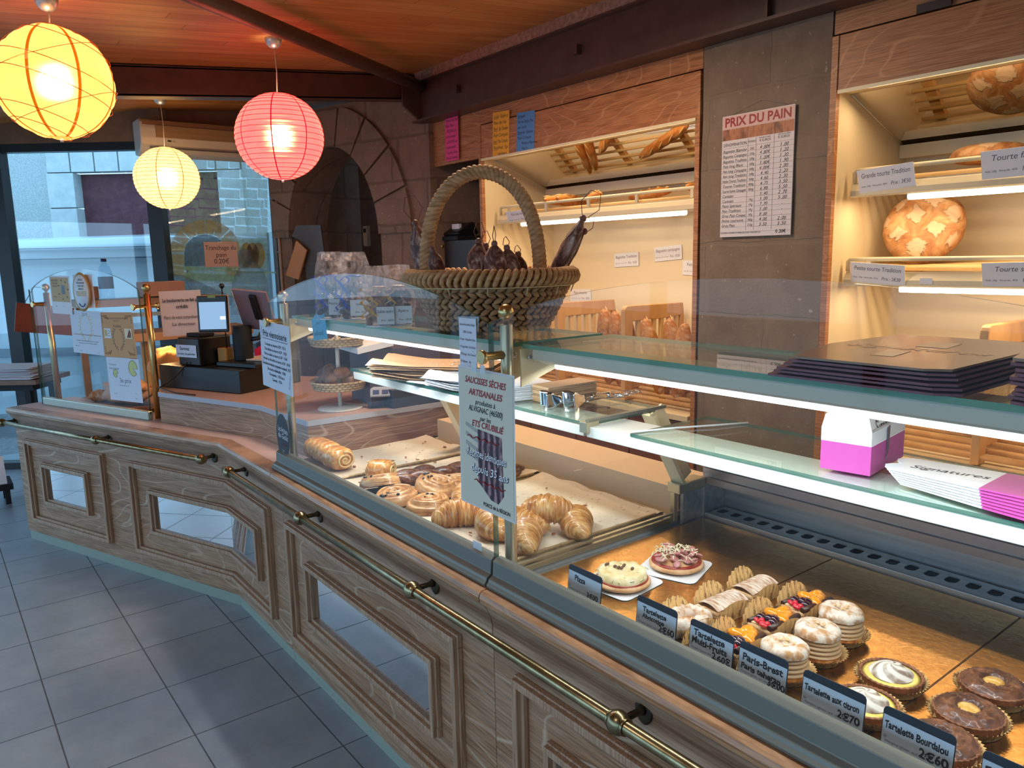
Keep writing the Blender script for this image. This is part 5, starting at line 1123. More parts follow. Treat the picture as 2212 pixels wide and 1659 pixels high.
def flaky(name, c1, c2, c3, sc=(1, 14, 1), scale=16, gloss=.32, bump=.7):
    n = N(name); v = n.coord(sc); a = n.noise(v, scale, 3, .6, 1.2); b = n.noise(n.coord(), 26, 4, .6)
    f = n.math('ADD', n.math('MULTIPLY', a, .6), n.math('MULTIPLY', b, .4)); n.p(col=n.ramp(f, [(.36, c1), (.5, c2), (.64, c3)]), rough=gloss, coat=.25)
    n.bump(f, bump, .004); return n.m
CROI = flaky('croissant_crust', srgb(138, 74, 28), srgb(194, 130, 64), srgb(232, 196, 136), (9, .6, .6))
CHOC = flaky('chocolate_twist_crust', srgb(44, 22, 16), srgb(104, 58, 36), srgb(160, 106, 66), (2, 6, 2), 20)
SWRL = flaky('swirl_crust', srgb(128, 76, 38), srgb(196, 142, 90), srgb(226, 182, 128), (1, 1, 6), 14)
PAC = flaky('pain_chocolat_crust', srgb(172, 92, 34), srgb(212, 146, 72), srgb(240, 202, 138), (1, 2, 1), 30, .22)
RAIS = M('raisin', srgb(34, 24, 30), .3)
def croissant(label, loc, rz, L=.15, r=.036, bend=.9, rx=0, grp='croissants on the tray'):
    t = thing('croissant', label, 'croissant', loc, 0, grp, (rx, 0, rz))
    R_ = L/(2*bend)*1.15
    def g(u, v):
        s = 2*v-1; a = s*bend; cx = R_*math.sin(a); cy = R_*(math.cos(a)-1)
        rad = r*(1-abs(s)**2.1)**.62+.002; k = abs(s)*5.2; st = k-math.floor(k); rad *= 1+.24*(1-st)*(1 if abs(s) < .97 else 0)*(1-abs(s)*.3)
        th = 2*PI*u; o = Vector((math.cos(a+PI/2)*0+math.sin(a)*math.cos(th)*rad, math.cos(a)*math.cos(th)*rad, math.sin(th)*rad*.92))
        return Vector((cx, cy, r*.86))+o+Vector((0, 0, -(abs(s)**2)*r*.30))
    MB().surf(g, 26, 90, True, False).build('crust', CROI, t)
    return t
cr0 = croissant('croissant lying diagonally at the front, left of the black glass joint', (1.135, 1.73, TZ+.008), -.5, .15, .036)
cz = TZ+.008
for p, rz, lb, rx in (((1.150, 1.605, cz), 1.15, 'croissant pointing at the glass beside the joint of the two panes', .1), ((1.205, 1.79, cz+.028), .35, 'pale croissant resting on top left of the croissant heap', .25), ((1.215, 1.56, cz), 1.9, 'croissant half hidden behind the middle post', 0),
                      ((1.165, 1.475, cz), .75, 'glossy croissant nearest the partition and the post', .0), ((1.275, 1.515, cz+.034), 2.3, 'croissant on top of the heap right of the sausage poster', .45), ((1.335, 1.465, cz), .8, 'croissant at the right end of the heap, by the tray edge', .0)):
    o = dup(cr0, p, label=lb, rot=(rx, 0, rz))
def swirl(label, loc, rz, r=.062, h=.036, rot=None):
    t = thing('raisin_swirl', label, 'pastry', loc, rz, 'raisin swirls on the tray', rot)
    def g(u, v):
        a = 2*PI*u; rr = r*v; ph = rr/r*3.1-u; st = abs(math.sin(PI*(rr/r*3.0-u)))**.6
        z = h*(.62+.38*st)*(1-max(0, v-.72)**1.5*4.8*.9) if v < 1 else 0
        w = 1+.05*math.sin(3*a); return Vector((math.cos(a)*rr*w, math.sin(a)*rr*w*.9, max(z, 0)))
    MB().surf(g, 48, 30, True, False).build('crust', SWRL, t, fixn=True)
    mb = MB(); rr = random.Random(int(loc[0]*9999))
    for i in range(7): a = rr.uniform(0, 6.28); q = rr.uniform(.2, .8)*r; mb.ell((q*math.cos(a), q*math.sin(a), h*.9), (.006, .005, .0045), None, 8, 6)
    mb.build('raisins', RAIS, t); return t
w0 = swirl('large raisin swirl at the front edge of the middle tray', (1.140, 1.90, cz), .4, .074, .038)
for p, rz, lb, rot in (((1.215, 1.985, cz+.022), 1.3, 'raisin swirl leaning behind the front one, left of the poster', (.15, -.1, 1.3)), ((1.115, 2.145, cz+.018), 2.0, 'raisin swirl at the left end, dark edged, resting on others', (.2, .25, 2.0)), ((1.10, 2.03, cz), 3.0, 'small raisin swirl wedged between the two front swirls', (0, .1, 3.0)), ((1.31, 2.02, cz), 1.3, 'pale raisin swirl partly hidden by the edge of the sausage poster', (0, 0, 1.3))):
    dup(w0, p, label=lb, rot=rot)
def twist(label, loc, rz, L=.26, r=.021):
    t = thing('chocolate_twist', label, 'pastry', loc, rz, 'chocolate twists on the tray'); mb = MB()
    for k in range(2):
        pts = [Vector((L*(i/40-.5), r*.62*math.cos(i/40*9+k*PI), r*1.0+r*.5*math.sin(i/40*9+k*PI))) for i in range(41)]
        mb.tube(pts, [r*.75*(1-abs(i/20-1)**4)**.5+.002 for i in range(41)], 12)
    mb.build('crust', CHOC, t); return t
k0 = twist('long chocolate twist lying at the back left of the swirls', (1.215, 2.17, cz), 0.15, .24); 
for p, rz, lb in (((1.235, 2.09, cz+.012), -.08, 'dark chocolate twist in front of the long one, left of the poster'), ((1.45, 2.00, cz), -.1, 'chocolate twist showing its end right of the sausage poster'), ((1.40, 2.13, cz), .1, 'chocolate twist farthest back on the tray')): dup(k0, p, rz, label=lb)
def pac(label, loc, rz, L=.10, r=.034, rot=None, name='rolled_brioche', mat=None):
    t = thing(name, label, 'pastry', loc, rz, 'rolled brioches on the trays', rot)
    def g(u, v):
        s = 2*v-1; a = 2*PI*u; k = (1-abs(s)**5)**.5; f = (abs(math.cos(a))**.8, abs(math.sin(a))**.8)
        x = r*1.18*math.copysign(f[0], math.cos(a))*k; z = r*math.copysign(f[1], math.sin(a))*k; return Vector((x*(1+.05*noise.noise(Vector((a, s*3, 1)))), s*L/2, r+z*(1+.06*noise.noise(Vector((a*2, s*4, 0))))))
    MB().surf(g, 36, 26, True, False).build('crust', mat or PAC, t)
    mb = MB()
    for e in (-1, 1):
        pts = [Vector((r*1.0*q*math.cos(th), e*(L/2*.965+.002), r+r*.82*q*math.sin(th))) for th, q in [(i*.42, .12+.82*i/34) for i in range(35)]]; mb.tube(pts, .0034, 6)
    mb.build('layers', M('layer_edge', srgb(236, 196, 130), .5), t); return t
p0 = pac('large rolled brioche at the front of the left tray beside the post', (1.125, 2.495, cz), .1, .105, .040)
dup(p0, (1.132, 2.60, cz), .0, label='rolled brioche standing behind the front one at the left post'); dup(p0, (1.13, 2.672, cz), .15, label='rolled brioche at the far left, its spiral end against the glass')
dup(p0, (1.175, 2.27, cz), .7, label='smaller rolled brioche between the trays, left of the swirls').scale = (.85, .85, .85)
mb = MB(); rr = random.Random(5)
for i in range(60):
    x = rr.uniform(1.10, 1.58); y = rr.uniform(1.45, 2.68); s = rr.uniform(.002, .007); mb.ell((x, y, .8115), (s*1.6, s, s*.5), Matrix.Rotation(rr.random()*3, 3, 'Z'), 6, 4)
tag(mb.build('crumbs', M('crumb', srgb(150, 92, 50), .6)), 'brown flakes and crumbs scattered on the tray papers', 'crumbs', None, 'stuff')
# ---- chilled side
DZ = .784
def doily():
    n = N('printed_doily'); w = n.noise(n.coord((40, 170, 40)), 1.0, 3, .7); d = n.ramp(w, [(.54, (0, 0, 0, 1)), (.58, (1, 1, 1, 1))])
    n.p(col=n.mix(n.math('MULTIPLY', d, .8), srgb(240, 196, 128), srgb(120, 84, 52)), rough=.6); return n.m
DOI = doily(); SUGAR = noisy('sugar_dusted_crust', srgb(188, 140, 92), srgb(226, 212, 196), 60, .75, .4, 5, lo=.38, hi=.56)
SUGARL = noisy('sugar_dusted_ridges', srgb(170, 124, 88), srgb(222, 206, 190), 30, .75, .4, 5, sc=(1, 6, 1), lo=.38, hi=.58)
LAY = noisy('puff_layers', srgb(162, 100, 58), srgb(236, 198, 146), 8, .6, .5, 4, sc=(1.5, 1.5, 26), lo=.40, hi=.6)
CRM = M('pastry_cream', srgb(238, 218, 170), .45)
def cup(t, r, h=.018, n=44, flare=1.22, name='paper_cup'):
    def g(u, v):
        a = 2*PI*u; k = 1+.035*(1 if int(u*n*2+.01) % 2 else -1)*v; rr = (r+(r*flare-r)*v**1.3)*k; return Vector((rr*math.cos(a), rr*math.sin(a), .0005+h*v))
    mb = MB(); mb.surf(g, n*2, 5, True, False); mb.lathe([(.0, .0006), (r, .0006)], (0, 0, 0), 32, caps=False); return mb.build(name, DOI, t, fixn=False)
def pizza(label, loc, rz, kind):
    R = .067; t = thing('small_pizza', label, 'pizza', loc, rz, 'small pizzas on white cards')
    def g(u, v): a = 2*PI*u; b = -PI/2+PI*v; return Vector((math.cos(a)*R*math.cos(b)**.6*(1+.02*math.sin(5*a)), math.sin(a)*R*math.cos(b)**.6, .011+.012*math.sin(b)))
    MB().surf(g, 40, 14, True, False).build('dough', noisy('pizza_dough', srgb(206, 150, 98), srgb(236, 200, 154), 20, .6), t)
    if kind == 'cheese':
        def q(u, v): a = 2*PI*u; rr = R*.86*v*(1+.06*noise.noise(Vector((math.cos(a)*2, math.sin(a)*2, 3)))); return Vector((math.cos(a)*rr, math.sin(a)*rr, (.036+.006*noise.noise(Vector((math.cos(a)*rr*60, math.sin(a)*rr*60, 0)))) if v < .97 else .018))
        MB().surf(q, 40, 16, True, False).build('melted_cheese', noisy('melted_cheese', srgb(214, 190, 130), srgb(238, 226, 188), 26, .5, .5, 5), t); hm = 6
    else:
        mb = MB(); rr = random.Random(2)
        for i in range(26): a = rr.random()*6.28; q_ = R*.8*rr.random()**.5; mb.ell((q_*math.cos(a), q_*math.sin(a), .024+.018*rr.random()), (.016, .011, .004), Matrix.Rotation(rr.random()*3, 3, 'Z') @ Matrix.Rotation(rr.uniform(-.7, .7), 3, 'X'), 10, 6)
        mb.build('ham', noisy('ham', srgb(176, 104, 104), srgb(214, 156, 150), 30, .5), t); hm = 0
    MB().lathe([(0, .022), (R*.9, .020), (R*.92, .014)], (0, 0, 0), 30).build('tomato', noisy('tomato_sauce', srgb(136, 34, 28), srgb(176, 66, 44), 30, .4), t)
    mb = MB(); rr = random.Random(4 if kind == 'cheese' else 8)
    for i in range(70 if kind == 'ham' else 40):
        a = rr.random()*6.28; q_ = R*(.9 if kind == 'cheese' else .78)*rr.random()**(.5 if kind == 'ham' else .25); x, y = q_*math.cos(a), q_*math.sin(a); z = (.046 if kind == 'ham' else .038)-.014*(q_/R)**2; d = rr.random()*6.28
        mb.tube([(x, y, z), (x+.008*math.cos(d), y+.008*math.sin(d), z+.003), (x+.014*math.cos(d+.5), y+.014*math.sin(d+.5), z-.003)], .0013, 4)
    mb.build('grated_cheese', M('grated_cheese', srgb(240, 232, 196), .5), t)
    if kind == 'cheese':
        mb = MB()
        for i in range(8): a = rr.random()*6.28; q_ = R*.7*rr.random(); mb.ell((q_*math.cos(a), q_*math.sin(a), .040), (.006, .004, .003), None, 8, 5)
        mb.build('mushrooms', M('mushroom', srgb(110, 76, 50), .5), t)
    return t
def card(label, c, rz, s=.155):
    P = []; h = s/2; k = .018
    for cx, cy, a0 in ((h-k, h-k, 0), (-h+k, h-k, 90), (-h+k, -h+k, 180), (h-k, -h+k, 270)): P += [(cx+k*math.cos(math.radians(a0+a)), cy+k*math.sin(math.radians(a0+a))) for a in (0, 30, 60, 90)]
    o = MB().prism(P, .0012).build('pizza_card', WHITE); o.location = c; o.rotation_euler = (0, 0, rz); return tag(o, label, 'cardboard tray', 'white cards under the pizzas')
card('white card under the cheese covered pizza', (1.235, 1.203, DZ+.0005), .1, .152); card('white card under the ham pizza', (1.398, 1.178, DZ+.0005), .35, .152)
pizza('small pizza covered with melted pale cheese, behind the pizza price tag', (1.228, 1.190, DZ+.002), .3, 'cheese'); pizza('small pizza with ham and grated cheese on the rear white card', (1.402, 1.175, DZ+.002), 0, 'ham')
def paperfan(t, w, L):
    # printed fluted paper folded up both long sides: a tall lobe behind, a closer one in front
    def lobe(s, hgt, lean):
        def g(u, v):
            a = PI*u; k = 1+.02*math.sin(u*70); z = .002+math.sin(a)**.8*hgt*v*k
            return Vector((s*(w/2+.003+lean*z/hgt+.0012*math.sin(u*70)*v), math.cos(a)*L*.56*(.86+.14*v), z))
        return g
    mb = MB(); mb.surf(lobe(-1, .058, .012), 60, 5); mb.surf(lobe(1, .040, .003), 60, 5); mb.bb(-w/2-.003, w/2+.003, -L/2, L/2, 0, .001)
    return mb.build('printed_paper', DOI, t, fixn=False)
def slice_(label, loc, rz, kind):
    L, w, h = .098, .056, .036; t = thing('pastry_slice', label, 'cake slice', loc, rz, 'oblong cake slices on printed papers'); paperfan(t, w, L)
    mb = MB(); mb.bb(-w/2, w/2, -L/2, L/2, .002, h*.80); mb.build('puff_base', LAY, t, bevel=.004)
    if kind == 'sugar':
        def g(u, v): x = (u-.5)*w*1.02; y = (v-.5)*L*1.0; r_ = abs(math.sin(v*PI*9)); return Vector((x, y, h*.78+.012*math.cos((u-.5)*2.6)*(1-.25*r_)))
        MB().surf(g, 12, 60).build('sugared_top', SUGARL, t); MB().bb(-w/2-.001, w/2+.001, -L*.46, L*.46, h*.42, h*.5).build('cream_layer', CRM, t)
    else:
        MB().bb(-w*.42, w*.42, -L*.46, L*.46, h*.80, h*.86).build('cream_layer', CRM, t)
        for s in (-1,): MB().tube([(w*.44, y*L, h*.92) for y in (-.48, 0, .48)], .006, 8).build('browned_rim', M('browned_rim', srgb(70, 40, 24), .35), t)
        MB().tube([(-w*.44, y*L, h*.85) for y in (-.48, 0, .48)], .005, 8).build('browned_rim', MC['browned_rim'], t)
        rr = random.Random(int(loc[1]*1000))
        for nm, m_, a, b, n_, sz in (('redcurrants', M('redcurrant', srgb(206, 20, 44), .12, coat=.6), -.48, -.32, 12, .0058), ('blackberries', M('blackberry', srgb(48, 12, 34), .12, coat=.7), -.26, .0, 6, .0105), ('peach_slices', M('peach', srgb(238, 150, 20), .12, coat=.6), .04, .44, 7, .013)):
            mb = MB()
            for i in range(n_): mb.ell((rr.uniform(-.3, .3)*w, (a+(b-a)*(i+.5)/n_)*L, h*.92+rr.uniform(0, .004)), (sz*(1.5 if sz > .012 else 1), sz, sz*.8), Matrix.Rotation(rr.random()*3, 3, 'Z'), 10, 7)
            mb.build(nm, m_, t)
    return t
rS = -1.62
s0 = slice_('sugar dusted cream slice in the second row, right behind the turnover', (1.283, .948, DZ), rS, 'sugar'); dup(s0, (1.402, .952, DZ), rS+.05, label='sugar dusted cream slice farthest back, behind the other one')
f0 = slice_('mixed fruit slice farthest back in its row', (1.415, .832, DZ), rS-.05, 'fruit'); dup(f0, (1.295, .832, DZ), rS, label='mixed fruit slice in the middle of its row'); dup(f0, (1.170, .825, DZ), rS+.1, label='mixed fruit slice in front, behind the multi fruit price tag')
t = thing('apple_turnover', 'sugar dusted puff ring in front of the cream slices, behind the 2€60 tag', 'pastry', (1.165, .945, DZ), rS, 'cakes on printed papers'); paperfan(t, .06, .095)
mb = MB(); 
def g(u, v): a = 2*PI*u; b = 2*PI*v; R_ = .032; r_ = .0165*(1+.10*math.sin(a*14)); return Vector(((R_+r_*math.cos(b))*math.cos(a)*.85, (R_+r_*math.cos(b))*math.sin(a)*1.2, .024+r_*1.25*math.sin(b)))
mb.surf(g, 70, 16, True, True); mb.build('sugared_ring', SUGAR, t); MB().ell((0, 0, .016), (.03, .038, .014)).build('puff_base', LAY, t)
def puff(label, loc, rz, s=1.0):
    t = thing('cream_ring', label, 'cream cake', loc, rz, 'sugared cream rings in paper cups'); r = .041*s
    cup(t, r*1.02, .017, 40, 1.32)
    def b_(u, v): a = 2*PI*u; b = PI*(v-.5); return Vector((math.cos(a)*r*math.cos(b)**.6, math.sin(a)*r*math.cos(b)**.6, .012+.011*math.sin(b)))
    MB().surf(b_, 30, 10, True, False).build('choux_base', PAC, t)
    def g(u, v): a = 2*PI*u; z = v; R_ = r*(.98-.10*z)*(1+.10*abs(math.sin((v*4.2+u*1.0)*PI))**.8); return Vector((R_*math.cos(a), R_*math.sin(a), .018+.034*z*s))
    MB().surf(g, 48, 40, True, False).build('piped_cream', M('praline_cream', srgb(192, 156, 112), .45), t)
    def tp(u, v):
        a = 2*PI*u; q = v; R_ = r*1.03*math.sin(q*PI*.52)**.8*(1+.05*noise.noise(Vector((math.cos(a)*2, math.sin(a)*2, q*3+loc[1]*30)))); dz = .020*math.cos(q*PI*.5)**.7-(.010*max(0, 1-q*3.2)); return Vector((R_*math.cos(a), R_*math.sin(a), (.050+dz+.0025*noise.noise(Vector((R_*math.cos(a)*70, R_*math.sin(a)*70, loc[1]*9))))*1.0))
    MB().surf(tp, 44, 24, True, False).build('sugared_lid', SUGAR, t)
    mb = MB(); rr = random.Random(3)
    for i in range(16): a = rr.random()*6.28; q = r*.7*rr.random()**.5; mb.ell((q*math.cos(a), q*math.sin(a), .067-.010*(q/r)**2), (.006, .0035, .0008), Matrix.Rotation(rr.random()*3, 3, 'Z') @ Matrix.Rotation(rr.uniform(-.5, .5), 3, 'X'), 8, 4)
    mb.build('almond_flakes', M('almond_flake', srgb(228, 190, 140), .6), t); return t
u0 = puff('sugared cream ring farthest back, beside the fruit slices', (1.377, .735, DZ), 0); dup(u0, (1.275, .725, DZ), 1.3, label='tall sugared cream ring in the middle of its row'); dup(u0, (1.172, .728, DZ), 2.2, label='sugared cream ring in front, behind the Paris-Brest price tag')
def tart(label, loc, kind, rz=0):
    r = .050; t = thing('lemon_tartlet' if kind == 'lemon' else 'almond_tartlet', label, 'tartlet', loc, rz, 'lemon meringue tartlets' if kind == 'lemon' else 'almond fruit tartlets')
    cup(t, r*.98, .018, 46, 1.22)
    def sh(u, v):
        a = 2*PI*u; fl = 1+.022*math.sin(a*34)*min(1, v*2); pr = [(.90, 0), (1.03, .020), (1.05, .022), (1.0, .0235), (.95, .020)]
        k = v*(len(pr)-1); i = min(int(k), len(pr)-2); f = k-i; q = pr[i][0]*(1-f)+pr[i+1][0]*f; z = pr[i][1]*(1-f)+pr[i+1][1]*f; return Vector((r*q*fl*math.cos(a), r*q*fl*math.sin(a), .001+z))
    MB().surf(sh, 136, 9, True, False).build('tart_shell', noisy('tart_shell', srgb(112, 66, 40), srgb(158, 102, 66), 40, .6), t)
    if kind == 'lemon':
        MB().lathe([(0, .0225), (r*.8, .0225), (r*.955, .0205)], (0, 0, 0), 40).build('lemon_curd', M('lemon_curd', srgb(242, 214, 112), .2, coat=.5), t)
        mb = MB()
        def mg(u, v): a = 2*PI*u; q = 1-v; R_ = r*.70*q**.75*(1+.0*u); rip = abs(math.sin((a*5+v*7.5)/2)); return Vector((R_*math.cos(a)*(1+.06*rip), R_*math.sin(a)*(1+.06*rip), .022+.019*(1-q**1.6)+.0022*rip*q))
        mb.surf(mg, 80, 26, True, False)
        n = N('toasted_meringue_%d' % len(bpy.data.materials)); sp = n.add('ShaderNodeSeparateXYZ', {0: n.coord()}); ang = n.math('ARCTAN2', sp.outputs[1], sp.outputs[0]); rad = n.math('SQRT', n.math('ADD', n.math('MULTIPLY', sp.outputs[0], sp.outputs[0]), n.math('MULTIPLY', sp.outputs[1], sp.outputs[1])))
        w = n.math('ABSOLUTE', n.math('SINE', n.math('ADD', n.math('MULTIPLY', ang, 2.5), n.math('MULTIPLY', rad, -150)))); nz = n.noise(n.coord(), 60, 2)
        m_ = n.math('MULTIPLY', n.ramp(w, [(.62, (0, 0, 0, 1)), (.92, (1, 1, 1, 1))]), n.ramp(nz, [(.4, (.35,)*3), (.6, (1,)*3)])); n.p(col=n.mix(n.math('MULTIPLY', m_, .8), srgb(226, 220, 208), srgb(120, 80, 48)), rough=.5); mb.build('meringue', n.m, t)
    else:
        def al(u, v): a = 2*PI*u; q = v; z = .0235+.010*math.sin(min(1, (1-q)*3.2)*PI/2)-(.010 if q < .42 else 0)*min(1, (.42-q)*6)+.0035*noise.noise(Vector((math.cos(a)*q*7, math.sin(a)*q*7, loc[1]*9)))+.0022*noise.noise(Vector((math.cos(a)*q*19, math.sin(a)*q*19, loc[1]*9))); return Vector((r*1.0*q*math.cos(a), r*1.0*q*math.sin(a), z))
        MB().surf(al, 60, 26, True, False).build('almond_filling', noisy('almond_browned', srgb(58, 30, 20), srgb(132, 80, 50), 45, .45, .6, 6, coat=.2), t)
        MB().ell((0, 0, .0265), (r*.40, r*.34, .006)).build('pear', noisy('pear', srgb(216, 160, 70), srgb(240, 206, 130), 40, .2, .3, coat=.5), t)
        c0 = t
    return t
a0 = tart('lemon tartlet with meringue swirl, the rear one of the two', (1.288, .590, DZ), 'lemon'); dup(a0, (1.170, .575, DZ), 1.2, label='lemon tartlet with meringue swirl in front, behind the citron price tag')
b_ = tart('browned almond tartlet farthest back in its row', (1.385, .462, DZ), 'almond'); dup(b_, (1.270, .455, DZ), 1, label='browned almond tartlet in the middle of its row'); dup(b_, (1.160, .450, DZ), 2, label='browned almond tartlet in front, behind the last price tag')
dup(b_, (1.17, .30, DZ), 2.6, label='browned almond tartlet cut by the bottom right corner of the view')
# ---- price tags on their feet
SLATE = M('slate_plastic', srgb(34, 42, 54), .35); TAGW = M('tag_white', srgb(204, 214, 226), .35)
def ptag(y0, y1, zt, lines, label, w=None):
    yc = (y0+y1)/2; w = abs(y0-y1) if w is None else w; h = .082; x = 1.076; ln = .10
    t = thing('price_tag', label, 'price tag', (x, yc, .789), 0, 'price tags of the chilled display', rot=(0, 0, 0))
    Yd = Vector((math.sin(ln), 0, math.cos(ln))); Xd = Vector((0, -1, 0))
    k = .007; P = [(w/2, 0), (w/2, h-k), (w/2-k*.3, h-k*.3), (w/2-k, h), (-w/2+k, h), (-w/2+k*.3, h-k*.3), (-w/2, h-k), (-w/2, 0)]
    R = frame(Xd, Yd)
    MB().prism(P, .0016, R).build('slate_plate', SLATE, t)
    MB().add([R @ Vector(p) for p in ((-w/2+.001, .012, .0018), (w/2-.0015, .010, .0018), (w/2-.001, h-.014, .0018), (-w/2+.001, h-.013, .0018))], [(0, 1, 2, 3)]).build('white_field', TAGW, t, fixn=False)
    MB().prism([(-w*.48, 0), (w*.48, 0), (w*.48, .014), (-w*.48, .002)], .003, R, R @ Vector((0, 0, -.001))).bb(-.001, .022, -w*.45, w*.45, .0, .002).build('foot', SLATE, t)
    o = thing('lettering_anchor', None, None); bpy.data.objects.remove(o)
    for nm, L, sh, fw, jt, mt in (('handwriting', [l for l in lines if l[3] != 's'], .0, .035, .05, INK), ('small_print', [('❄' if False else '*', -.44, .40, 's'), ('Allergène (gluten, œuf, arachides, lactose,', .0, .36, 's'), ('Fruit à coque, soja)', -.25, .27, 's')], 0, 0, 0, GREYINK)):
        ls = []
        for l in L:
            if l[3] == 's': ls.append((l[0], l[1]*w, l[2]*h, .0062 if l[0] != '*' else .014, 'C'))
            else: ls.append((l[0], l[1]*w, l[2]*h, l[3], 'L' if l[1] < 0 else 'R'))
        o = lettering(t, ls, mt, nm, 0, sh, jt, weight=fw, fit=w*.88); o.data.transform(R.to_4x4()); o.location = R @ Vector((0, 0, .0022))
    return t
ptag(1.212, 1.107, 0, [('Pizza', -.30, .68, .017), ('3€00', .42, .36, .016)], 'price tag reading Pizza 3€00 at the left end of the row')
ptag(1.005, .902, 0, [('Tartelette', -.34, .70, .015), ('Abricotine', -.34, .54, .013), ('2€60', .46, .40, .018)], 'price tag with faded words and 2€60, second from the left')
ptag(.870, .772, 0, [('Tartelette', -.40, .72, .017), ('Multi-Fruits', -.44, .54, .017), ('2,60€', .46, .36, .017)], 'price tag reading Tartelette Multi-Fruits 2,60€')
ptag(.760, .664, 0, [('Paris-Brest', -.42, .68, .018), ('Paris teheran', -.44, .48, .015), ('3€00', .48, .36, .016)], 'price tag reading Paris-Brest 3€00')
ptag(.636, .530, 0, [('Tartelette aux citron', -.46, .66, .015), ('2€70', .44, .42, .017)], 'price tag reading Tartelette aux citron 2€70')
ptag(.503, .400, 0, [('Tartelette Bourdalou', -.46, .66, .016), ('2€60', .44, .42, .019)], 'price tag reading Tartelette Bourdalou, nearest the bottom right')
ptag(.366, .262, 0, [('Eclair', -.46, .66, .018), ('2€50', .44, .38, .022)], 'price tag whose black corner alone shows at the bottom right')
# ================================================================ BASKET OF DRY SAUSAGES
ROPE = noisy('seagrass_rope', srgb(170, 124, 80), srgb(214, 168, 118), 22, .7, .5, 5, sc=(1, 1, 4)); ROPE2 = noisy('dark_seagrass', srgb(136, 96, 62), srgb(188, 142, 98), 22, .75, .5, 5, sc=(1, 1, 4))
BX, BY, BZ = 1.285, 1.757, 1.349
bk = thing('sausage_basket', 'large round seagrass basket with twisted handle on the upper glass shelf', 'basket', (BX, BY, BZ))
H, RBT, RBt = .135, .222, .150
mb = MB(); rows_ = 9
for k in range(rows_):
    z = .012+H*(k/(rows_-1))*.9; f = (z/H); R_ = RBt+(RBT-RBt)*f**.8; n = int(2*PI*R_/.024)
    for i in range(n):
        a = 2*PI*(i+.5*(k % 2))/n; tl = .55 if k % 2 else -.55
        T = Vector((-math.sin(a), math.cos(a), 0)); O = Vector((math.cos(a), math.sin(a), 0)); Z = O.cross(T)
        Rm = Matrix((T*math.cos(tl)+UP*math.sin(tl), O, UP*math.cos(tl)-T*math.sin(tl))).transposed()
        mb.ell(O*R_+UP*z, (.0172, .0085, .0075), Rm, 7, 5)
mb.build('woven_side', ROPE2, bk, fixn=False)
MB().lathe([(0, .002), (RBt-.004, .002), (RBT-.014, H)], (0, 0, 0), 40, caps=False).build('lining', M('basket_inside', srgb(84, 58, 36), .9), bk, fixn=False)
mb = MB(); n = 74
for i in range(n):
    a = 2*PI*i/n; O = Vector((math.cos(a), math.sin(a), 0)); T = Vector((-math.sin(a), math.cos(a), 0)); c = O*(RBT+.002)+UP*(H+.010)
    for tl, dz, dr in ((.35, 0, 0), ):
        pts = [c+(O*math.cos(b)*.021+UP*math.sin(b)*.019)+T*(.010*math.sin(b-.4)) for b in [2*PI*j/10 for j in range(10)]]
        mb.tube(pts, .0068, 6, False, 0, True)
mb.build('rim', ROPE, bk, fixn=False)
mb = MB(); mb.tube([Vector((math.cos(a)*(RBT+.012), math.sin(a)*(RBT+.012), H-.014)) for a in [2*PI*i/60 for i in range(60)]], .0016, 5, False, 0, True)
for i in range(14): a = 2*PI*i/14; O = Vector((math.cos(a), math.sin(a), 0)); mb.tube([O*(RBT+.012)+UP*(H-.014), O*(RBT+.004)+UP*(H-.034)], .0016, 5)
mb.build('binding_wire', M('binding_straw', srgb(206, 184, 140), .6), bk, fixn=False)
hd = Vector((.800, -.600, 0)).normalized(); hn = Vector((-hd.y, hd.x, 0))
HP = lambda u: hd*(-math.cos(PI*u)*.160-.022)+UP*(H-.02+.315*math.sin(PI*u)**.72)
mb = MB(); n = 58
# even spacing along the arch
cum = [0]; pr = [HP(i/200) for i in range(201)]
for i in range(200): cum.append(cum[-1]+(pr[i+1]-pr[i]).length)
def hat(s):
    t_ = s*cum[-1]; i = next((j for j in range(200) if cum[j+1] >= t_), 199); f = (t_-cum[i])/(cum[i+1]-cum[i]); return pr[i].lerp(pr[i+1], f), (pr[i+1]-pr[i]).normalized()
for i in range(n):
    c, T = hat((i+.5)/n); A_ = hn; B_ = T.cross(A_)
    for ph in (0, PI):
        pts = []
        for j in range(7):
            b = -PI/2+PI*j/6+ph; pts.append(c+(A_*math.cos(b)+B_*math.sin(b))*.0155+T*(.013*math.sin(b-ph)*.9))
        mb.tube(pts, [.004, .0075, .0088, .009, .0088, .0075, .004], 7)
mb.build('handle', ROPE, bk, fixn=False)
# paper lining sticking over the rim
def g(u, v): a = 2*PI*u; e = .012+.020*max(0, noise.noise(Vector((math.cos(a)*2, math.sin(a)*2, 3))))+.03*max(0, math.cos(a+.62))**8; return Vector((math.cos(a)*(RBT-.018+.012*v), math.sin(a)*(RBT-.018+.012*v), H-.03+(.03+e)*v))
MB().surf(g, 70, 5, True, False).build('paper_lining', fold('lining_paper', srgb(200, 158, 108), .7, .2), bk, fixn=False)
MB().lathe([(0, H-.045), (RBT-.02, H-.025)], (0, 0, 0), 30, caps=False).build('paper_floor', MC.get('x') or fold('lining_floor', srgb(150, 112, 74), .8, .3), bk, fixn=False)
def sausmat():
    n = N('dry_sausage_skin'); a = n.noise(n.coord((1, 1, .4)), 24, 6, .72, 1.6); b = n.noise(n.coord(), 12, 3, .6)
    c = n.ramp(a, [(.38, srgb(54, 32, 28)), (.47, srgb(118, 74, 62)), (.54, srgb(168, 136, 122)), (.61, srgb(226, 214, 204))]); c = n.mix(n.math('MULTIPLY', b, .25), c, srgb(64, 34, 28)); n.p(col=c, rough=.55); n.bump(a, 1.0, .006); return n.m
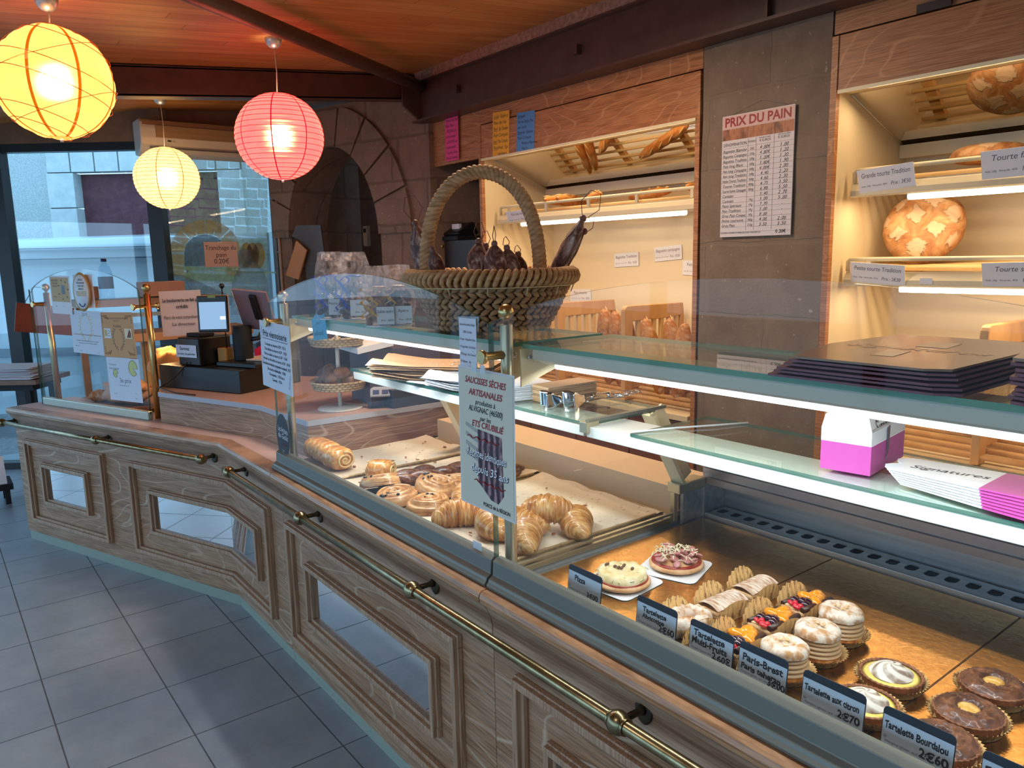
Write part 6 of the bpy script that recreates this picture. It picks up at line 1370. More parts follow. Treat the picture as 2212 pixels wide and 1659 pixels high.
SAUS = sausmat(); TWINE = M('brown_twine', srgb(112, 60, 40), .7)
def sausage(label, loc, rot, L, r, seed=0, loop=1, bend=.0):
    t = thing('dry_sausage', label, 'sausage', loc, 0, 'dry sausages standing in the basket', rot)
    def g(u, v):
        a = 2*PI*u; s = v; rr = 1.15*r*max(.10, math.sin(PI*min(.985, .06+s*.93))**.38)*(1-.30*max(0, s-.7)/.3)*(1+.10*noise.noise(Vector((math.cos(a)*1.3, math.sin(a)*1.3, s*6+seed)))+.07*noise.noise(Vector((math.cos(a)*4, math.sin(a)*4, s*5+seed))))
        return Vector((math.cos(a)*rr+bend*math.sin(PI*s), math.sin(a)*rr, L*s))
    MB().surf(g, 24, 30, True, False).build('skin', SAUS, t)
    mb = MB(); mb.ell((0, 0, L+.004), (.010, .009, .010), None, 10, 8); mb.build('knot', noisy('casing_knot', srgb(96, 44, 36), srgb(150, 116, 104), 60, .5), t)
    if loop:
        w = .022*loop; mb = MB().tube([(0, 0, L), (-w*.8, .004, L+.03*loop), (-w*.5, .0, L+.055*loop), (w*.4, 0, L+.058*loop), (w*.9, -.004, L+.03*loop), (.004, 0, L)], .0011, 5); mb.build('twine_loop', TWINE, t)
    return t
def bp(du, dn, dz=H-.004): p = Vector((BX, BY, BZ+dz))+hd*(du-.018 if du < .12 else du+.02)+hn*dn; return p
sausage('grey dry sausage with twine loop, first of the cluster under the handle', bp(-.022, .0), (0, .10, .2), .108, .026, 1, 1)
sausage('dark plump dry sausage in the middle of the cluster', bp(.030, -.035), (.0, -.12, .9), .100, .028, 5, .9)
sausage('mould dusted dry sausage leaning right in the cluster', bp(.078, -.01), (0, -.30, .4), .092, .024, 9, .6)
sausage('small reddish dry sausage at the right of the cluster', bp(.108, .03), (0, -.25, .2), .072, .017, 13, .5)
sausage('narrow dark dry sausage between the first two', bp(.006, .045), (0, -.02, .2), .095, .020, 17, .8)
sausage('wrinkled grey dry sausage standing left behind the handle', bp(-.168, .05), (0, -.16, -.3), .165, .024, 21, 1.4)
sausage('short dry sausage lying low behind the left foot of the handle', bp(-.125, .01), (0, -.5, .6), .10, .02, 25, 0)
sausage('long greyish dry sausage leaning far out to the right', bp(.150, .03), (0, .50, -.62), .190, .0215, 29, 1.5, .004)
sausage('thin dry sausage close behind the long leaning one', bp(.165, .06), (0, .56, -.62), .155, .012, 33, .8)
# ================================================================ BISCUIT BAGS ON THE UPPER SHELF
CELLO = glass('cellophane', (.93, .93, .95, 1), 1.5, 1.6)
def cello():
    n = N('crinkled_cellophane'); f = n.noise(n.coord(), 22, 5, .7, 2.0); bmp = n.add('ShaderNodeBump', {'Height': f, 'Strength': 1.0, 'Distance': .012})
    gl = n.add('ShaderNodeBsdfGlossy', {0: (1, 1, 1, 1), 'Roughness': .16, 'Normal': bmp}); tr = n.add('ShaderNodeBsdfTransparent', {0: (.95, .94, .95, 1)}); df = n.add('ShaderNodeBsdfTranslucent', {0: (1, .95, .95, 1)})
    w = n.ramp(f, [(.42, (.05,)*3), (.60, (.26,)*3)]); m1 = n.add('ShaderNodeMixShader', {0: .35, 1: gl, 2: df}); m2 = n.add('ShaderNodeMixShader', {0: w, 1: tr, 2: m1}); n.t.links.new(m2.outputs[0], n.out.inputs[0]); return n.m
CEL = cello()
def bbag(label, u, v, w, h, cont, ribbon, words, x=None, seed=0, rz=None):
    p = at(u, v, 'z', 1.3485) if x is None else Vector(x); rz = math.radians(-37+seed*7 % 11) if rz is None else rz
    t = thing('biscuit_bag', label, 'bag', p, rz, 'cellophane bags of biscuits on the upper shelf')
    def g(a_, b_):
        a = 2*PI*a_; k = (1-abs(2*b_-1)**8*.2); tz = b_; ww = w/2*(1-.28*max(0, tz-.55)/.45+.06*math.sin(tz*9+seed)); dd = w*.32*(1 if tz < .5 else max(.12, 1-(tz-.5)*1.75))
        c, s_ = math.cos(a), math.sin(a); q = noise.noise(Vector((c*2, s_*2, tz*5+seed)))*.010
        return Vector((math.copysign(abs(c)**.6, c)*(ww+q), math.copysign(abs(s_)**.6, s_)*(dd+q), .001+h*tz))
    MB().surf(g, 36, 24, True, False).build('cellophane', CEL, t, fixn=False)
    MB().lathe([(0, .001), (w*.40, .001), (w*.42, .006)], (0, 0, 0), 24).build('base_card', WHITE, t).scale = (1, .62, 1)
    mb = MB(); rr = random.Random(seed)
    for i in range(46): mb.ell((rr.uniform(-.36, .36)*w, rr.uniform(-.2, .2)*w, .012+h*.50*rr.random()), (.016, .013, .006), Matrix.Rotation(rr.random()*3, 3, 'X') @ Matrix.Rotation(rr.random()*3, 3, 'Y'), 8, 5)
    mb.build('biscuits', cont, t, fixn=False)
    mb = MB(); zz_ = h*.66; mb.tube([(w*.18*math.cos(a), w*.12*math.sin(a), zz_) for a in [2*PI*i/16 for i in range(16)]], .004, 6, False, 0, True)
    for k in range(3):
        pts = [(-w*.22+.012*math.sin(i*1.3+k*2)-k*.012, -w*.36-.006*math.cos(i*1.3), zz_-i*h*.045) for i in range(12)]
        for a, b in zip(pts, pts[1:]): mb.add([a, b, (b[0]+.007, b[1]-.003, b[2]+.002), (a[0]+.007, a[1]-.003, a[2]+.002)], [(0, 1, 2, 3)])
    mb.build('ribbon', ribbon, t, fixn=False)
    MB().box((0, 0, h-.012), (w*.62, .006, .030)).build('folded_top', CEL, t)
    if words:
        o = MB().box((0, 0, 0), (w*.52, .052, .001)).build('price_label', WHITE, t); o.location = (w*.16, -w*.40, h*.20); o.rotation_euler = (PI/2-.1, 0, 0)
        lettering(o, [(words, 0, .012, .012, 'C'), ('Prix : 5€50', .005, -.014, .008, 'C')], INK, 'lettering', .001, fit=w*.48)
BISD, BISL, BISG = noisy('chocolate_biscuit', srgb(60, 38, 28), srgb(108, 72, 50), 30, .7), noisy('pale_biscuit', srgb(160, 110, 62), srgb(204, 156, 100), 30, .7), noisy('brown_biscuit', srgb(104, 66, 40), srgb(150, 104, 64), 30, .7)
PURP = M('purple_ribbon', srgb(82, 62, 176), .25, coat=.6); YELR = M('gold_ribbon', srgb(220, 160, 40), .25, coat=.6)
bbag('tall cellophane bag with purple ribbon, leftmost on the upper shelf', 722, 690, .115, .225, BISD, PURP, 'Pistache et noix', seed=1)
bbag('tall cellophane bag with purple ribbon in second place, behind the leftmost', 770, 692, .115, .222, BISG, PURP, 'noix', seed=2)
bbag('cellophane bag with gold ribbon and an apéro label', 822, 706, .098, .178, BISL, YELR, 'Sablés apéro', seed=3)
bbag('cellophane bag with gold ribbon touching the basket', 862, 704, .098, .180, BISG, YELR, 'Apéro', seed=4)
tag(MB().box((1.30, 2.70, 1.372), (.17, .12, .046), Matrix.Rotation(-.5, 3, 'Z')).build('teal_box', M('teal_box', srgb(28, 92, 116), .4)), 'teal box at the left end of the upper glass shelf', 'box')
mb = MB()
for i in range(8): mb.box((1.30+.004*math.sin(i*3), 2.70, 1.3975+i*.0045), (.15, .11, .003), Matrix.Rotation(-.5+.05*math.sin(i*5), 3, 'Z'))
tag(mb.build('leaflet_stack', M('leaflets', srgb(206, 186, 176), .8)), 'stack of leaflets on the teal box beside the left post', 'papers')
# ================================================================ SHEETS ON THE GLASS
def glass_sheet(u0, v0, u1, v1, mat, name, label, cat, x=1.010, th=.001, xd=(0, -1, 0), yd=(0, 0, 1), **k):
    a = at(u0, v0, 'x', x); b = at(u1, v1, 'x', x); c = (a+b)/2; w = abs(a.y-b.y); h = abs(a.z-b.z)
    return sheet(name, label, cat, c, xd, yd, w, h, mat, th, **k), w, h
yA = at(583, 706, 'x', 1.008); yB_ = at(671, 858, 'x', 1.008)
o, w, h = sheet('pastry_price_list', 'white sheet Prix viennoiserie taped on the left edge of the glass front', 'sign', Vector((1.006, 2.712, 1.205)), (0, -1, -.03), (0, -.03, 1), .29, .248, BPAP, .001), .29, .248
lettering(o, [('Prix viennoiserie', 0, .078, .034, 'C')], INK, 'title', .0009, weight=.02, fit=.26)
MB().box((0, .060, .0008), (.24, .002, .0004)).build('underline', INK, o)
its = ['Croissant au beurre AOP : 1€10', 'Chocolatine au beurre AOP : 1€20', 'Pain au raisin au beurre AOP : 1€40', 'Torsade au chocolat au beurre AOP : 1€40', 'Chocolatine aux noisettes (uniquement le weekend) : 1€50', 'Brochette millefeuille : 1€80', 'Chouquette : 1€50 les 6', 'Cannelé : 1€20']
lettering(o, [(s, 0, .040-i*.0185, .0150, 'C') for i, s in enumerate(its)], M('navy_ink', srgb(44, 48, 72), .6), 'price_lines', .0009, fit=.27, weight=.02)
mb = MB()
for (bx, by, sg) in ((-.125, .10, -1), (.115, -.10, 1)):
    for i in range(6): mb.ell((bx+sg*.003*i, by-sg*i*.009*-1 if sg > 0 else by-i*.009, .0008), (.009, .003, .0002), Matrix.Rotation(.7*(1 if i % 2 else -1)+.4, 3, 'Z'), 8, 4)
mb.build('leaf_print', M('blue_grey_print', srgb(166, 182, 204), .6), o)
# stickers words on the oval sticker
so = thing('round_sticker_words', None, None); bpy.data.objects.remove(so)
stk = bpy.data.objects['round_sticker']
def wall_text(parent, lines, mat, name, c, fit=0, shear=0, weight=0, rz=0):
    l = lettering(parent, lines, mat, name, 0, shear, 0, weight=weight, fit=fit); l.rotation_euler = frame((0, -math.cos(rz), -math.sin(rz)), (0, -math.sin(rz), math.cos(rz))).to_euler(); l.location = c; return l
wall_text(stk, [('Les Artisans', 0, .018, .030, 'C'), ('du Goût', 0, -.006, .030, 'C'), ('Maison', 0, -.060, .007, 'C'), ('depuis toujours', 0, -.068, .005, 'C')], WHITE, 'lettering', (1.0150, 2.720, .912), .092, rz=.06)
wall_text(stk, [('Crous', .006, -.034, .024, 'C')], M('dull_red', srgb(120, 56, 70), .6), 'red_script', (1.0150, 2.720, .912), .06, .3)
# sausage price slip on the upper edge
p = at(1014, 700, 'x', 1.009)
o = sheet('sausage_price_slip', 'small slip with sausage prices hung at the glass joint by the basket', 'sign', Vector((1.007, 1.475, 1.349)), (0, -1, 0), (0, 0, 1), .070, .120, BPAP, .001)
lettering(o, [(s, 0, .045-i*.0175, .0085, 'C') for i, s in enumerate(['Saucisse sèche produite à Alvignac', '28€ le kilo', 'Fil vert : Roquefort Noix', 'Fil rouge et blanc : Vin de Cahors', 'Fil Rouge : Au Canard', 'Fil Blanc : Au porc'])], INK, 'lettering', .0009, fit=.062)
mb = MB(); mb.prism([(-.042, .062), (.045, .066), (.040, .03), (-.036, .02)], .0004, None, (0, 0, -.002)); mb.bb(-.018, .020, -.083, -.062, -.002, -.001); mb.build('clear_tape', glass('tape', (.9, .92, .95, 1), 1.5, 2), o)
# big sausage poster
o = sheet('sausage_poster', 'laminated poster SAUCISSES SÈCHES ARTISANALES hanging in front of the glass joint', 'poster', Vector((.975, 1.368, 1.138)), (0, -1, -.015), (0, -.015, 1), .202, .318, M('poster_cream', srgb(214, 210, 190), .3), .002)
MB().box((0, 0, -.0004), (.212, .328, .0008)).build('laminate_border', M('laminate', srgb(226, 230, 232), .15, 0, alpha=.8), o)
n = N('hanging_sausage_photo'); v = n.coord(); wv = n.add('ShaderNodeTexWave', {'Vector': v, 'Scale': 14.0, 'Distortion': 2.5, 'Detail': 2.0, 'Detail Scale': 2.0}); nz = n.noise(v, 28, 4, .6)
sp = n.add('ShaderNodeSeparateXYZ', {0: v}); n.p(col=n.mix(n.ramp(nz, [(.45, (0, 0, 0, 1)), (.65, (.7,)*3)]), n.ramp(wv.outputs[0], [(.1, srgb(38, 20, 28)), (.5, srgb(98, 48, 62)), (.9, srgb(176, 138, 140))]), srgb(52, 30, 38)), rough=.4)
MB().prism([(-.030, .025), (.060, .020), (.066, -.112), (.045, -.135), (.018, -.132), (-.012, -.112), (-.032, -.10)], .0006, None, (0, 0, .0008)).build('sausage_photo', n.m, o)
mb = MB()
for i in range(4): mb.add([(-.078, .035-.022*i, .0016), (-.030, .022-.022*i, .0016), (-.030, .014-.022*i, .0016), (-.078, .026-.022*i, .0016)], [(0, 1, 2, 3)])
mb.build('ceiling_photo', M('pale_photo', srgb(168, 168, 160), .4), o)
lettering(o, [('SAUCISSES SÈCHES', 0, .135, .0205, 'C'), ('ARTISANALES', 0, .108, .0205, 'C'), ('ETS CRUBILIÉ', .006, .036, .0200, 'C')], M('poster_red', srgb(158, 36, 44), .5), 'red_words', .0018, .25, weight=.02, fit=.155)
lettering(o, [('produites à', 0, .087, .0165, 'C'), ('ALVIGNAC (46500)', 0, .070, .0185, 'C'), ('par les', .0, .051, .0155, 'C')], M('poster_dark', srgb(26, 38, 46), .5), 'dark_words', .0018, .25, weight=.008, fit=.13)
lettering(o, [('PORCS de la RÉGION', .038, -.148, .0125, 'C')], INK, 'bottom_words', .0018, weight=.02, fit=.10)
lettering(o, [('Recettes identiques', 0, -.035, .026, 'C'), ('depuis 35 ans', .012, -.070, .026, 'C')], M('script_shadow', srgb(30, 34, 44), .5), 'script_shadow', .0020, .2, .05, weight=.045, fit=.150)
lettering(o, [('Recettes identiques', 0, -.034, .026, 'C'), ('depuis 35 ans', .012, -.069, .026, 'C')], WHITE, 'white_script', .0026, .2, .05, weight=.012, fit=.150)
mb = MB()
for (xa, xb, y) in ((-.070, .052, .003), (-.045, .072, -.098)): mb.tube([(xa+(xb-xa)*i/24, y+.003*math.sin(i*1.1), .0026) for i in range(25)], .0012, 5)
mb.build('wavy_lines', MC['poster_red'], o)
MB().tube([(.0, .16, 0), (.0, .19, .010), (0, .21, .034)], .0008, 5).build('hanging_thread', WHITE, o)
mb = MB(); mb.box((-.008, .172, .024), (.020, .022, .0006)); mb.box((.024, .170, .024), (.018, .02, .0006)); mb.build('tape_pieces', M('milky_tape', srgb(216, 228, 236), .3, 0, alpha=.75), o)
tp_ = tag(MB().box((1.013, 1.47, .853), (.0008, .035, .020)).build('tape_scrap', M('milky_tape2', srgb(206, 220, 226), .3, 0, alpha=.7)), 'scrap of clear tape on the lower edge of the left glass front', 'tape')
# blue folded card Spécialité seen from behind
c = at(690, 712, 'x', 1.09); o = sheet('blue_card', 'bright blue card seen from its back side below the upper shelf at the left post', 'sign', c, (0, -1, .12), (0, .12, 1), .118, .070, M('bright_blue_card', srgb(70, 170, 212), .6), .001)
lettering(o, [('Spécialité', .005, -.012, .022, 'C'), ('2 pers', .0, .024, .018, 'C')], M('blue_ink', srgb(20, 60, 110), .6), 'lettering', .0008, .15, .04, mirror=True, fit=.10)
MB().prism([(-.059, .034), (.052, .034), (.060, .072), (.0, .062)], .001).build('folded_flap', MC['bright_blue_card'], o)
# ================================================================ THINGS ON THE MIDDLE SHELF
def bagstack(label, c, rz, w, l, n_, mat, wav=.012, name='paper_bag_stack', th=.0026, fan=.01):
    t = thing(name, label, 'paper bags', c, rz, 'flat paper bags on the middle shelf'); mb = MB(); rr = random.Random(n_)
    for i in range(n_):
        ox, oy, a = rr.uniform(-fan, fan), rr.uniform(-fan, fan), rr.uniform(-.06, .06)
        def g(u, v, i=i, ox=ox, oy=oy, a=a):
            x = (u-.5)*l; y = (v-.5)*w; e = max(0, .35-u)/.35; zz = th*i+.001+e*wav*(.6+.5*math.sin(v*9+i*.5)); zz = max(zz, .001+th*i*.4)
            return Vector((x*math.cos(a)-y*math.sin(a)+ox-.002*i, x*math.sin(a)+y*math.cos(a)+oy, zz))
        mb.surf(g, 16, 14)
    return mb.build('bags', mat, t, fixn=False), t
KB = fold('kraft_bag_paper', srgb(200, 164, 126), .7, .12); WB = fold('white_bag_paper', srgb(222, 226, 232), .6, .08)
o1, t1 = bagstack('pile of flat kraft bread bags printed with white flecks on the middle shelf', (1.43, 2.26, 1.1325), -.95, .21, .44, 13, KB, .020, th=.0042)
mb = MB(); rr = random.Random(1)
for i in range(46): x = rr.gauss(.03, .035); y = rr.gauss(0, .03); mb.ell((x, y, .0515+.004*math.sin((y/.21+.5)*9+6)), (.0045*rr.uniform(.5, 1.4), .0025, .0004), None, 6, 4)
mb.build('white_flecks', WHITE, t1); l_ = lettering(t1, [('Gourmand', .13, .0, .04, 'C', .3)], INK, 'brand_script', .0585, .3, .05)
bagstack('pile of white paper bags overhanging the middle shelf edge', (1.40, 1.98, 1.1325), -1.15, .17, .32, 9, WB, .020, th=.004)[0]
bagstack('white folded sheets lying under the kraft bag pile', (1.36, 2.10, 1.1315), -1.3, .10, .30, 2, WB, .004)
def bagblock(label, c, rz, w, l, h, mat, n_=26):
    t = thing('paper_bag_bundle', label, 'paper bags', c, rz, 'upright bundles of small paper bags'); mb = MB(); rr = random.Random(3)
    for i in range(n_): z = h*(i+.5)/n_; mb.box((rr.uniform(-.002, .002), rr.uniform(-.002, .002), z), (l*(1-.015*rr.random()), w, h/n_*.72), Matrix.Rotation(rr.uniform(-.012, .012), 3, 'Z') @ Matrix.Rotation(.02*math.sin(i*.7), 3, 'Y'))
    mb.build('bags', mat, t)
bagblock('bundle of small brown kraft bags behind the tongs', (1.475, 1.665, 1.132), -.10, .085, .175, .048, KB)
bagblock('bundle of small white bags left of the brown bundle, behind the poster', (1.40, 1.765, 1.132), -.2, .09, .15, .046, WB)
def tongs(label, c, rz, kind):
    t = thing('serving_tongs', label, 'tongs', c, rz, 'chrome tongs on the middle shelf'); CH = M('chrome', srgb(206, 208, 212), .06, 1)
    for s in (-1, 1):
        def arm(u, v): x = .20*u; y = s*(.012*math.sin(PI*u*.9)+.004)+(v-.5)*.010*(1-.3*u); return Vector((x-.02, y, .012+s*.004+.006*math.sin(u*PI)))
        def pad(u, v): q = u; x = -.02-.055*q; wd = .012+.018*math.sin(q*PI*.6)**2; return Vector((x, s*(.008+.016*q)+(v-.5)*.006, .012+(v-.5)*wd*1.6+.006))
        mb = MB(); mb.surf(arm, 14, 4); mb.build('arm', CH, t, fixn=False).modifiers.new('s', 'SOLIDIFY').thickness = .0016
        mb = MB(); mb.surf(pad, 12, 8); mb.build('gripping_pad', CH, t, fixn=False).modifiers.new('s', 'SOLIDIFY').thickness = .0012
    MB().cyl((.075, 0, .004), (.075, 0, .024), .005, 10).build('hinge', CH, t)
    mb = MB(); mb.tube([(.15, -.010, .013), (.19, -.016, .013), (.20, 0, .013), (.19, .016, .013), (.15, .010, .013)], .0022, 6); mb.build('handle_loop', CH, t)
tongs('chrome serving tongs with flared jaws lying before the brown bag bundle', (1.425, 1.595, 1.1312), -.32, 0); tongs('second pair of chrome tongs crossing behind the first', (1.478, 1.565, 1.1312), -.05, 0)
bagblock('loose sheaf of cream papers below the right middle shelf', (1.79, 1.28, .9525), .0, .07, .16, .018, M('cream_sheaf', srgb(222, 206, 176), .7), 7)
tapel = tag(MB().tube([(1.302, 1.232, 1.132), (1.40, 1.19, 1.134), (1.50, 1.14, 1.134), (1.585, 1.11, 1.132)], .0025, 6).build('tape_strip', M('milky_strip', srgb(226, 230, 232), .25, 0, alpha=.7)), 'crumpled tape strip along the broken corner of the right middle shelf', 'tape')
# pink and white cake box
t = thing('cake_box', 'white and magenta house shaped cake box on the middle shelf', 'cake box', (1.42, .735, 1.131))
K0 = at(1879, 1029, 'z', 1.131); KL = at(1771, 1010, 'z', 1.131); KR_ = at(1998, 995, 'z', 1.131)
ea = (KL-K0).normalized(); wa = (KL-K0).length; eb = (KR_-K0).normalized(); eb = Vector((ea.y, -ea.x, 0)) if Vector((ea.y, -ea.x, 0)).dot(eb) > 0 else Vector((-ea.y, ea.x, 0)); wb = .185; Rk = Matrix((eb, ea, UP)).transposed() if eb.cross(ea).z > 0 else Matrix((eb, ea, UP)).transposed()
def kb(mb, a0, a1, b0, b1, z0, z1): 
    P = [K0+ea*a0+eb*b0, K0+ea*a1+eb*b0, K0+ea*a1+eb*b1, K0+ea*a0+eb*b1]; mb.add([p+UP*(z0) for p in P]+[p+UP*(z1) for p in P], [(0, 1, 2, 3), (4, 5, 6, 7), (0, 1, 5, 4), (1, 2, 6, 5), (2, 3, 7, 6), (3, 0, 4, 7)])
MAG = M('magenta_card', srgb(188, 78, 156), .4); CB_W = M('box_white', srgb(226, 232, 236), .35)
mb = MB(); kb(mb, 0, wa, 0, wb, 0, .056); mb.build('magenta_band', MAG, t, world=True)
mb = MB(); kb(mb, 0, wa, 0, wb, .0561, .082)
Pq = [(.0, .056), (wa, .056), (wa, .082), (wa*.93, .108), (wa*.70, .128), (wa*.62, .150), (wa*.38, .150), (wa*.30, .128), (wa*.07, .108), (0, .082)]
Re = Matrix((ea, UP, eb)).transposed()
mb.prism(Pq, .0015, Re, K0+eb*-.0008); mb.prism(Pq, .0015, Re, K0+eb*wb)
for s, a_ in ((1, 0), (-1, wa)):
    P = [K0+ea*a_+UP*.056, K0+ea*a_+eb*wb+UP*.056, K0+ea*(a_+s*wa*.40)+eb*(wb-.0)+UP*.150, K0+ea*(a_+s*wa*.40)+UP*.150]
    off = ea*(-s*.0006); mb.add([p+off for p in P], [(0, 1, 2, 3)])
mb.build('white_lid', CB_W, t, world=True, fixn=False)
mb = MB(); kb(mb, wa*.36, wa*.64, .01, wb-.01, .150, .154); mb.build('grey_handle', M('box_grey', srgb(150, 140, 138), .5), t, world=True)
ow = lettering(t, [('Signatures', .055, .078, .040, 'L')], INK, 'brand_script', 0, .3, fit=.12)
slp = (ea*(wa*.40)+UP*.094).normalized(); nrm_ = eb.cross(slp); nrm_ = nrm_ if nrm_.dot(-ea) > 0 else -nrm_
Rw = Matrix((eb, slp, nrm_)).transposed(); ow.rotation_euler = Rw.to_euler(); ow.location = K0-Vector(t.location)+UP*.056+nrm_*.0018-slp*.052-eb*.01
mb = MB(); fc = -ea; P = [(.078, .082), (.092, .086), (.090, .040), (.076, .020), (.080, .036)]; Rf = Matrix((eb, UP, fc)).transposed(); mb.prism([(a, b-.004) for a, b in P], .001, Rf, K0+fc*.001); mb.build('dark_ribbon_print', M('ribbon_grey', srgb(84, 78, 92), .4), t, world=True)
# flat pink boxes fanned on the shelf
for i in range(7):
    z = 1.1315+i*.0042; a = .35+.022*i; c = Vector((1.375+.003*i, .468+.004*i, z+.002)); R = Matrix.Rotation(a, 3, 'Z')
    tt = thing('flat_cake_box', 'folded flat white and magenta cake box, one of the fanned pile on the middle shelf', 'cake box', c, 0, 'fanned flat magenta cake boxes', rot=(0, 0, -PI/2-.15+.03*i))
    P = [(-.15, -.05)]+[(-.15-.018*abs(math.sin(k*PI/3.999*1.0)), -.05+.10*k/8) for k in range(1, 8)]+[(-.15, .05), (.0, .062), (.0, -.062)]
    MB().prism(P, .0028).build('white_panel', CB_W, tt); MB().prism([(.0, -.062), (.0, .062), (.16, .07), (.16, -.07)], .0028).build('magenta_panel', MAG, tt)
    if i == 6: l_ = lettering(tt, [('Signatures', -.07, .0, .030, 'C', .15)], INK, 'brand_script', .0032, .3)
# stacks of flat brown boxes on the upper shelf
BRN = noisy('brown_card', srgb(138, 98, 70), srgb(150, 110, 80), 8, .32, coat=.3); BRS = M('purple_brown_edge', srgb(120, 66, 76), .5)
a = at(1668, 823, 'z', 1.3485); b = at(2087, 875, 'z', 1.3485)
nb = 6
for i in range(nb):
    z = 1.3488+i*.0066; sh = .0035*math.sin(i*2.3); x0_, x1_ = 1.085+sh-(.0 if i < nb-1 else .0), 1.50+sh; y0_, y1_ = .435+.003*i, .725-.010*i*.9
    tt = thing('flat_brown_box', ('topmost folded brown cake box with pale print, on the stack at the shelf edge' if i == nb-1 else 'folded flat brown cake box in the stack on the upper shelf'), 'cake box', (1.3, .58, z), 0, 'stack of flat brown cake boxes, left one')
    P = [(x0_+.02, y0_), (x0_, y0_+.03), (x0_, y1_-.0), (x0_+.19, y1_+.045), (x1_-.01, y1_+.03), (x1_, y1_-.06), (x1_, y0_)]
    MB().prism([(x, y) for x, y in P], .0035, None, (0, 0, z)).build('card_panels', BRS if i < nb-1 else BRN, tt, world=True)
    if i == nb-1:
        mb = MB(); mb.prism([(1.17, .60), (1.25, .61), (1.25, .575), (1.17, .565)], .0006, None, (0, 0, z+.0036)); mb.prism([(1.32, .60), (1.40, .61), (1.40, .56), (1.32, .55)], .0006, None, (0, 0, z+.0036)); mb.build('pale_tabs', M('pale_tab', srgb(196, 170, 140), .3), tt, world=True)
        l_ = lettering(tt, [('Signatures', 0, 0, .055, 'C')], M('pale_print', srgb(202, 172, 138), .3), 'brand_script', .0, .3); l_.location = (1.285-1.3, .585-.58, .0042); l_.rotation_euler = (0, 0, -PI/2)
for i in range(10):
    z = 1.3488+i*.0062; sh = .006*math.sin(i*1.7)
    tt = thing('flat_brown_box', 'folded brown cake box in the taller stack cut by the right edge' if i < 9 else 'topmost folded brown cake box of the stack cut by the right edge', 'cake box', (1.25, .3, z), 0, 'stack of flat brown cake boxes, right one')
    MB().prism([(1.085+sh, .10), (1.075+sh, .31), (1.095+sh, .375+sh), (1.36, .42+sh), (1.40, .1)], .0040, None, (0, 0, z)).build('card_panels', BRS if i < 9 else BRN, tt, world=True)
# ================================================================ ON THE TILL BLOCK BEHIND THE PASTRIES
t = thing('tiered_stand', 'white tiered stand with two shallow woven baskets on the till block', 'stand', (1.372, 2.985, .925))
MB().lathe([(0, 0), (.093, 0), (.095, .003), (.093, .007), (.02, .009), (.0, .009)], (0, 0, 0), 40).build('base_plate', M('white_plastic', srgb(206, 200, 190), .35), t)
MB().cyl((0, 0, .008), (0, 0, .335), .0085, 16).build('pole', MC['white_plastic'], t)
WK = noisy('pale_wicker', srgb(170, 140, 104), srgb(214, 190, 152), 14, .7, .8, 3, sc=(1, 1, 7))
for z in (.085, .27):
    mb = MB(); mb.lathe([(.0, z), (.10, z), (.115, z+.035), (.118, z+.04), (.112, z+.036), (.098, z+.004), (0, z+.004)], (0, 0, 0), 40)
    for k in range(4):
        for i in range(30): a = 2*PI*(i+.5*(k % 2))/30; O = Vector((math.cos(a), math.sin(a), 0)); mb.ell(O*(.104+.004*k)+UP*(z+.006+.0095*k), (.013, .004, .0045), Matrix((Vector((-O.y, O.x, 0)), O, UP)).transposed(), 6, 4)
    mb.build('woven_tray', WK, t, fixn=False)
for k, (z, sd_) in enumerate(((.09, 3), (.275, 8))):
    o = thing('wrapped_cakes', 'wrapped brown cakes heaped on the %s basket of the tiered stand' % ('lower', 'upper')[k], 'cakes', (1.372, 2.985, .925+z+.003), 0, 'wrapped cakes on the tiered stand'); rr = random.Random(sd_); mb = MB()
    for i in range(7): a = i*.9; mb.ell((.058*math.cos(a), .058*math.sin(a), .028+.02*(i % 3)), (.038, .03, .026), Matrix.Rotation(rr.random()*3, 3, 'Z'), 12, 8)
    mb.build('cakes', BISG if k == 0 else BISD, o, fixn=False)
    if k == 0: MB().ell((0, 0, .045), (.098, .098, .05), None, 24, 14, 0, lambda p: 1+.08*noise.noise(p*4)).build('cellophane', CEL, o, fixn=False)
t = thing('brown_sachet', 'orange brown paper bag lying on the till block under the stand', 'bag', (1.53, 3.02, .926)); MB().box((0, 0, .006), (.20, .14, .012), Matrix.Rotation(.4, 3, 'Z')).build('paper', fold('brown_sachet', srgb(176, 110, 70), .6, .2), t, bevel=.004)
# black appliance box with label panel, and keypad under the bags
c = at(900, 775, 'y', 2.86); t = thing('carton', 'dark carton with a large printed white label behind the kraft bags', 'box', (1.62, 2.95, .926)); CT = M('purple_grey_carton', srgb(86, 74, 84), .5)
rzc = -.12; R = Matrix.Rotation(rzc, 3, 'Z'); MB().box((1.73, 2.98, 1.05), (.50, .24, .245), R).build('box', CT, t, world=True, bevel=.002)
fcn = R @ Vector((0, -1, 0)); fx = R @ Vector((1, 0, 0)); fc_ = Vector((1.77, 2.98, 1.05))+fcn*.121
o = MB().box((0, 0, 0), (.25, .15, .001)).build('printed_label', WHITE, t); lp(o, t, fc_+fx*-.02+UP*.035, frame(fx, UP)); 
lettering(o, [('lorem'*0+'BANDE CAISSE', 0, .062, .010, 'C'), ('THERMIQUE 57', -.03, .050, .009, 'C')]+[('conserver au sec et à l abri de la lumière · tenir au frais · rouleaux papier', 0, .036-.010*i, .0062, 'C') for i in range(10)], GREYINK, 'lettering', .0008, fit=.235)
MB().box((1.51, 3.00, 1.185), (.16, .25, .025), Matrix.Rotation(rzc, 3, 'Z') @ Matrix.Rotation(-.15, 3, 'Y')).build('open_flap', WHITE, t, world=True)
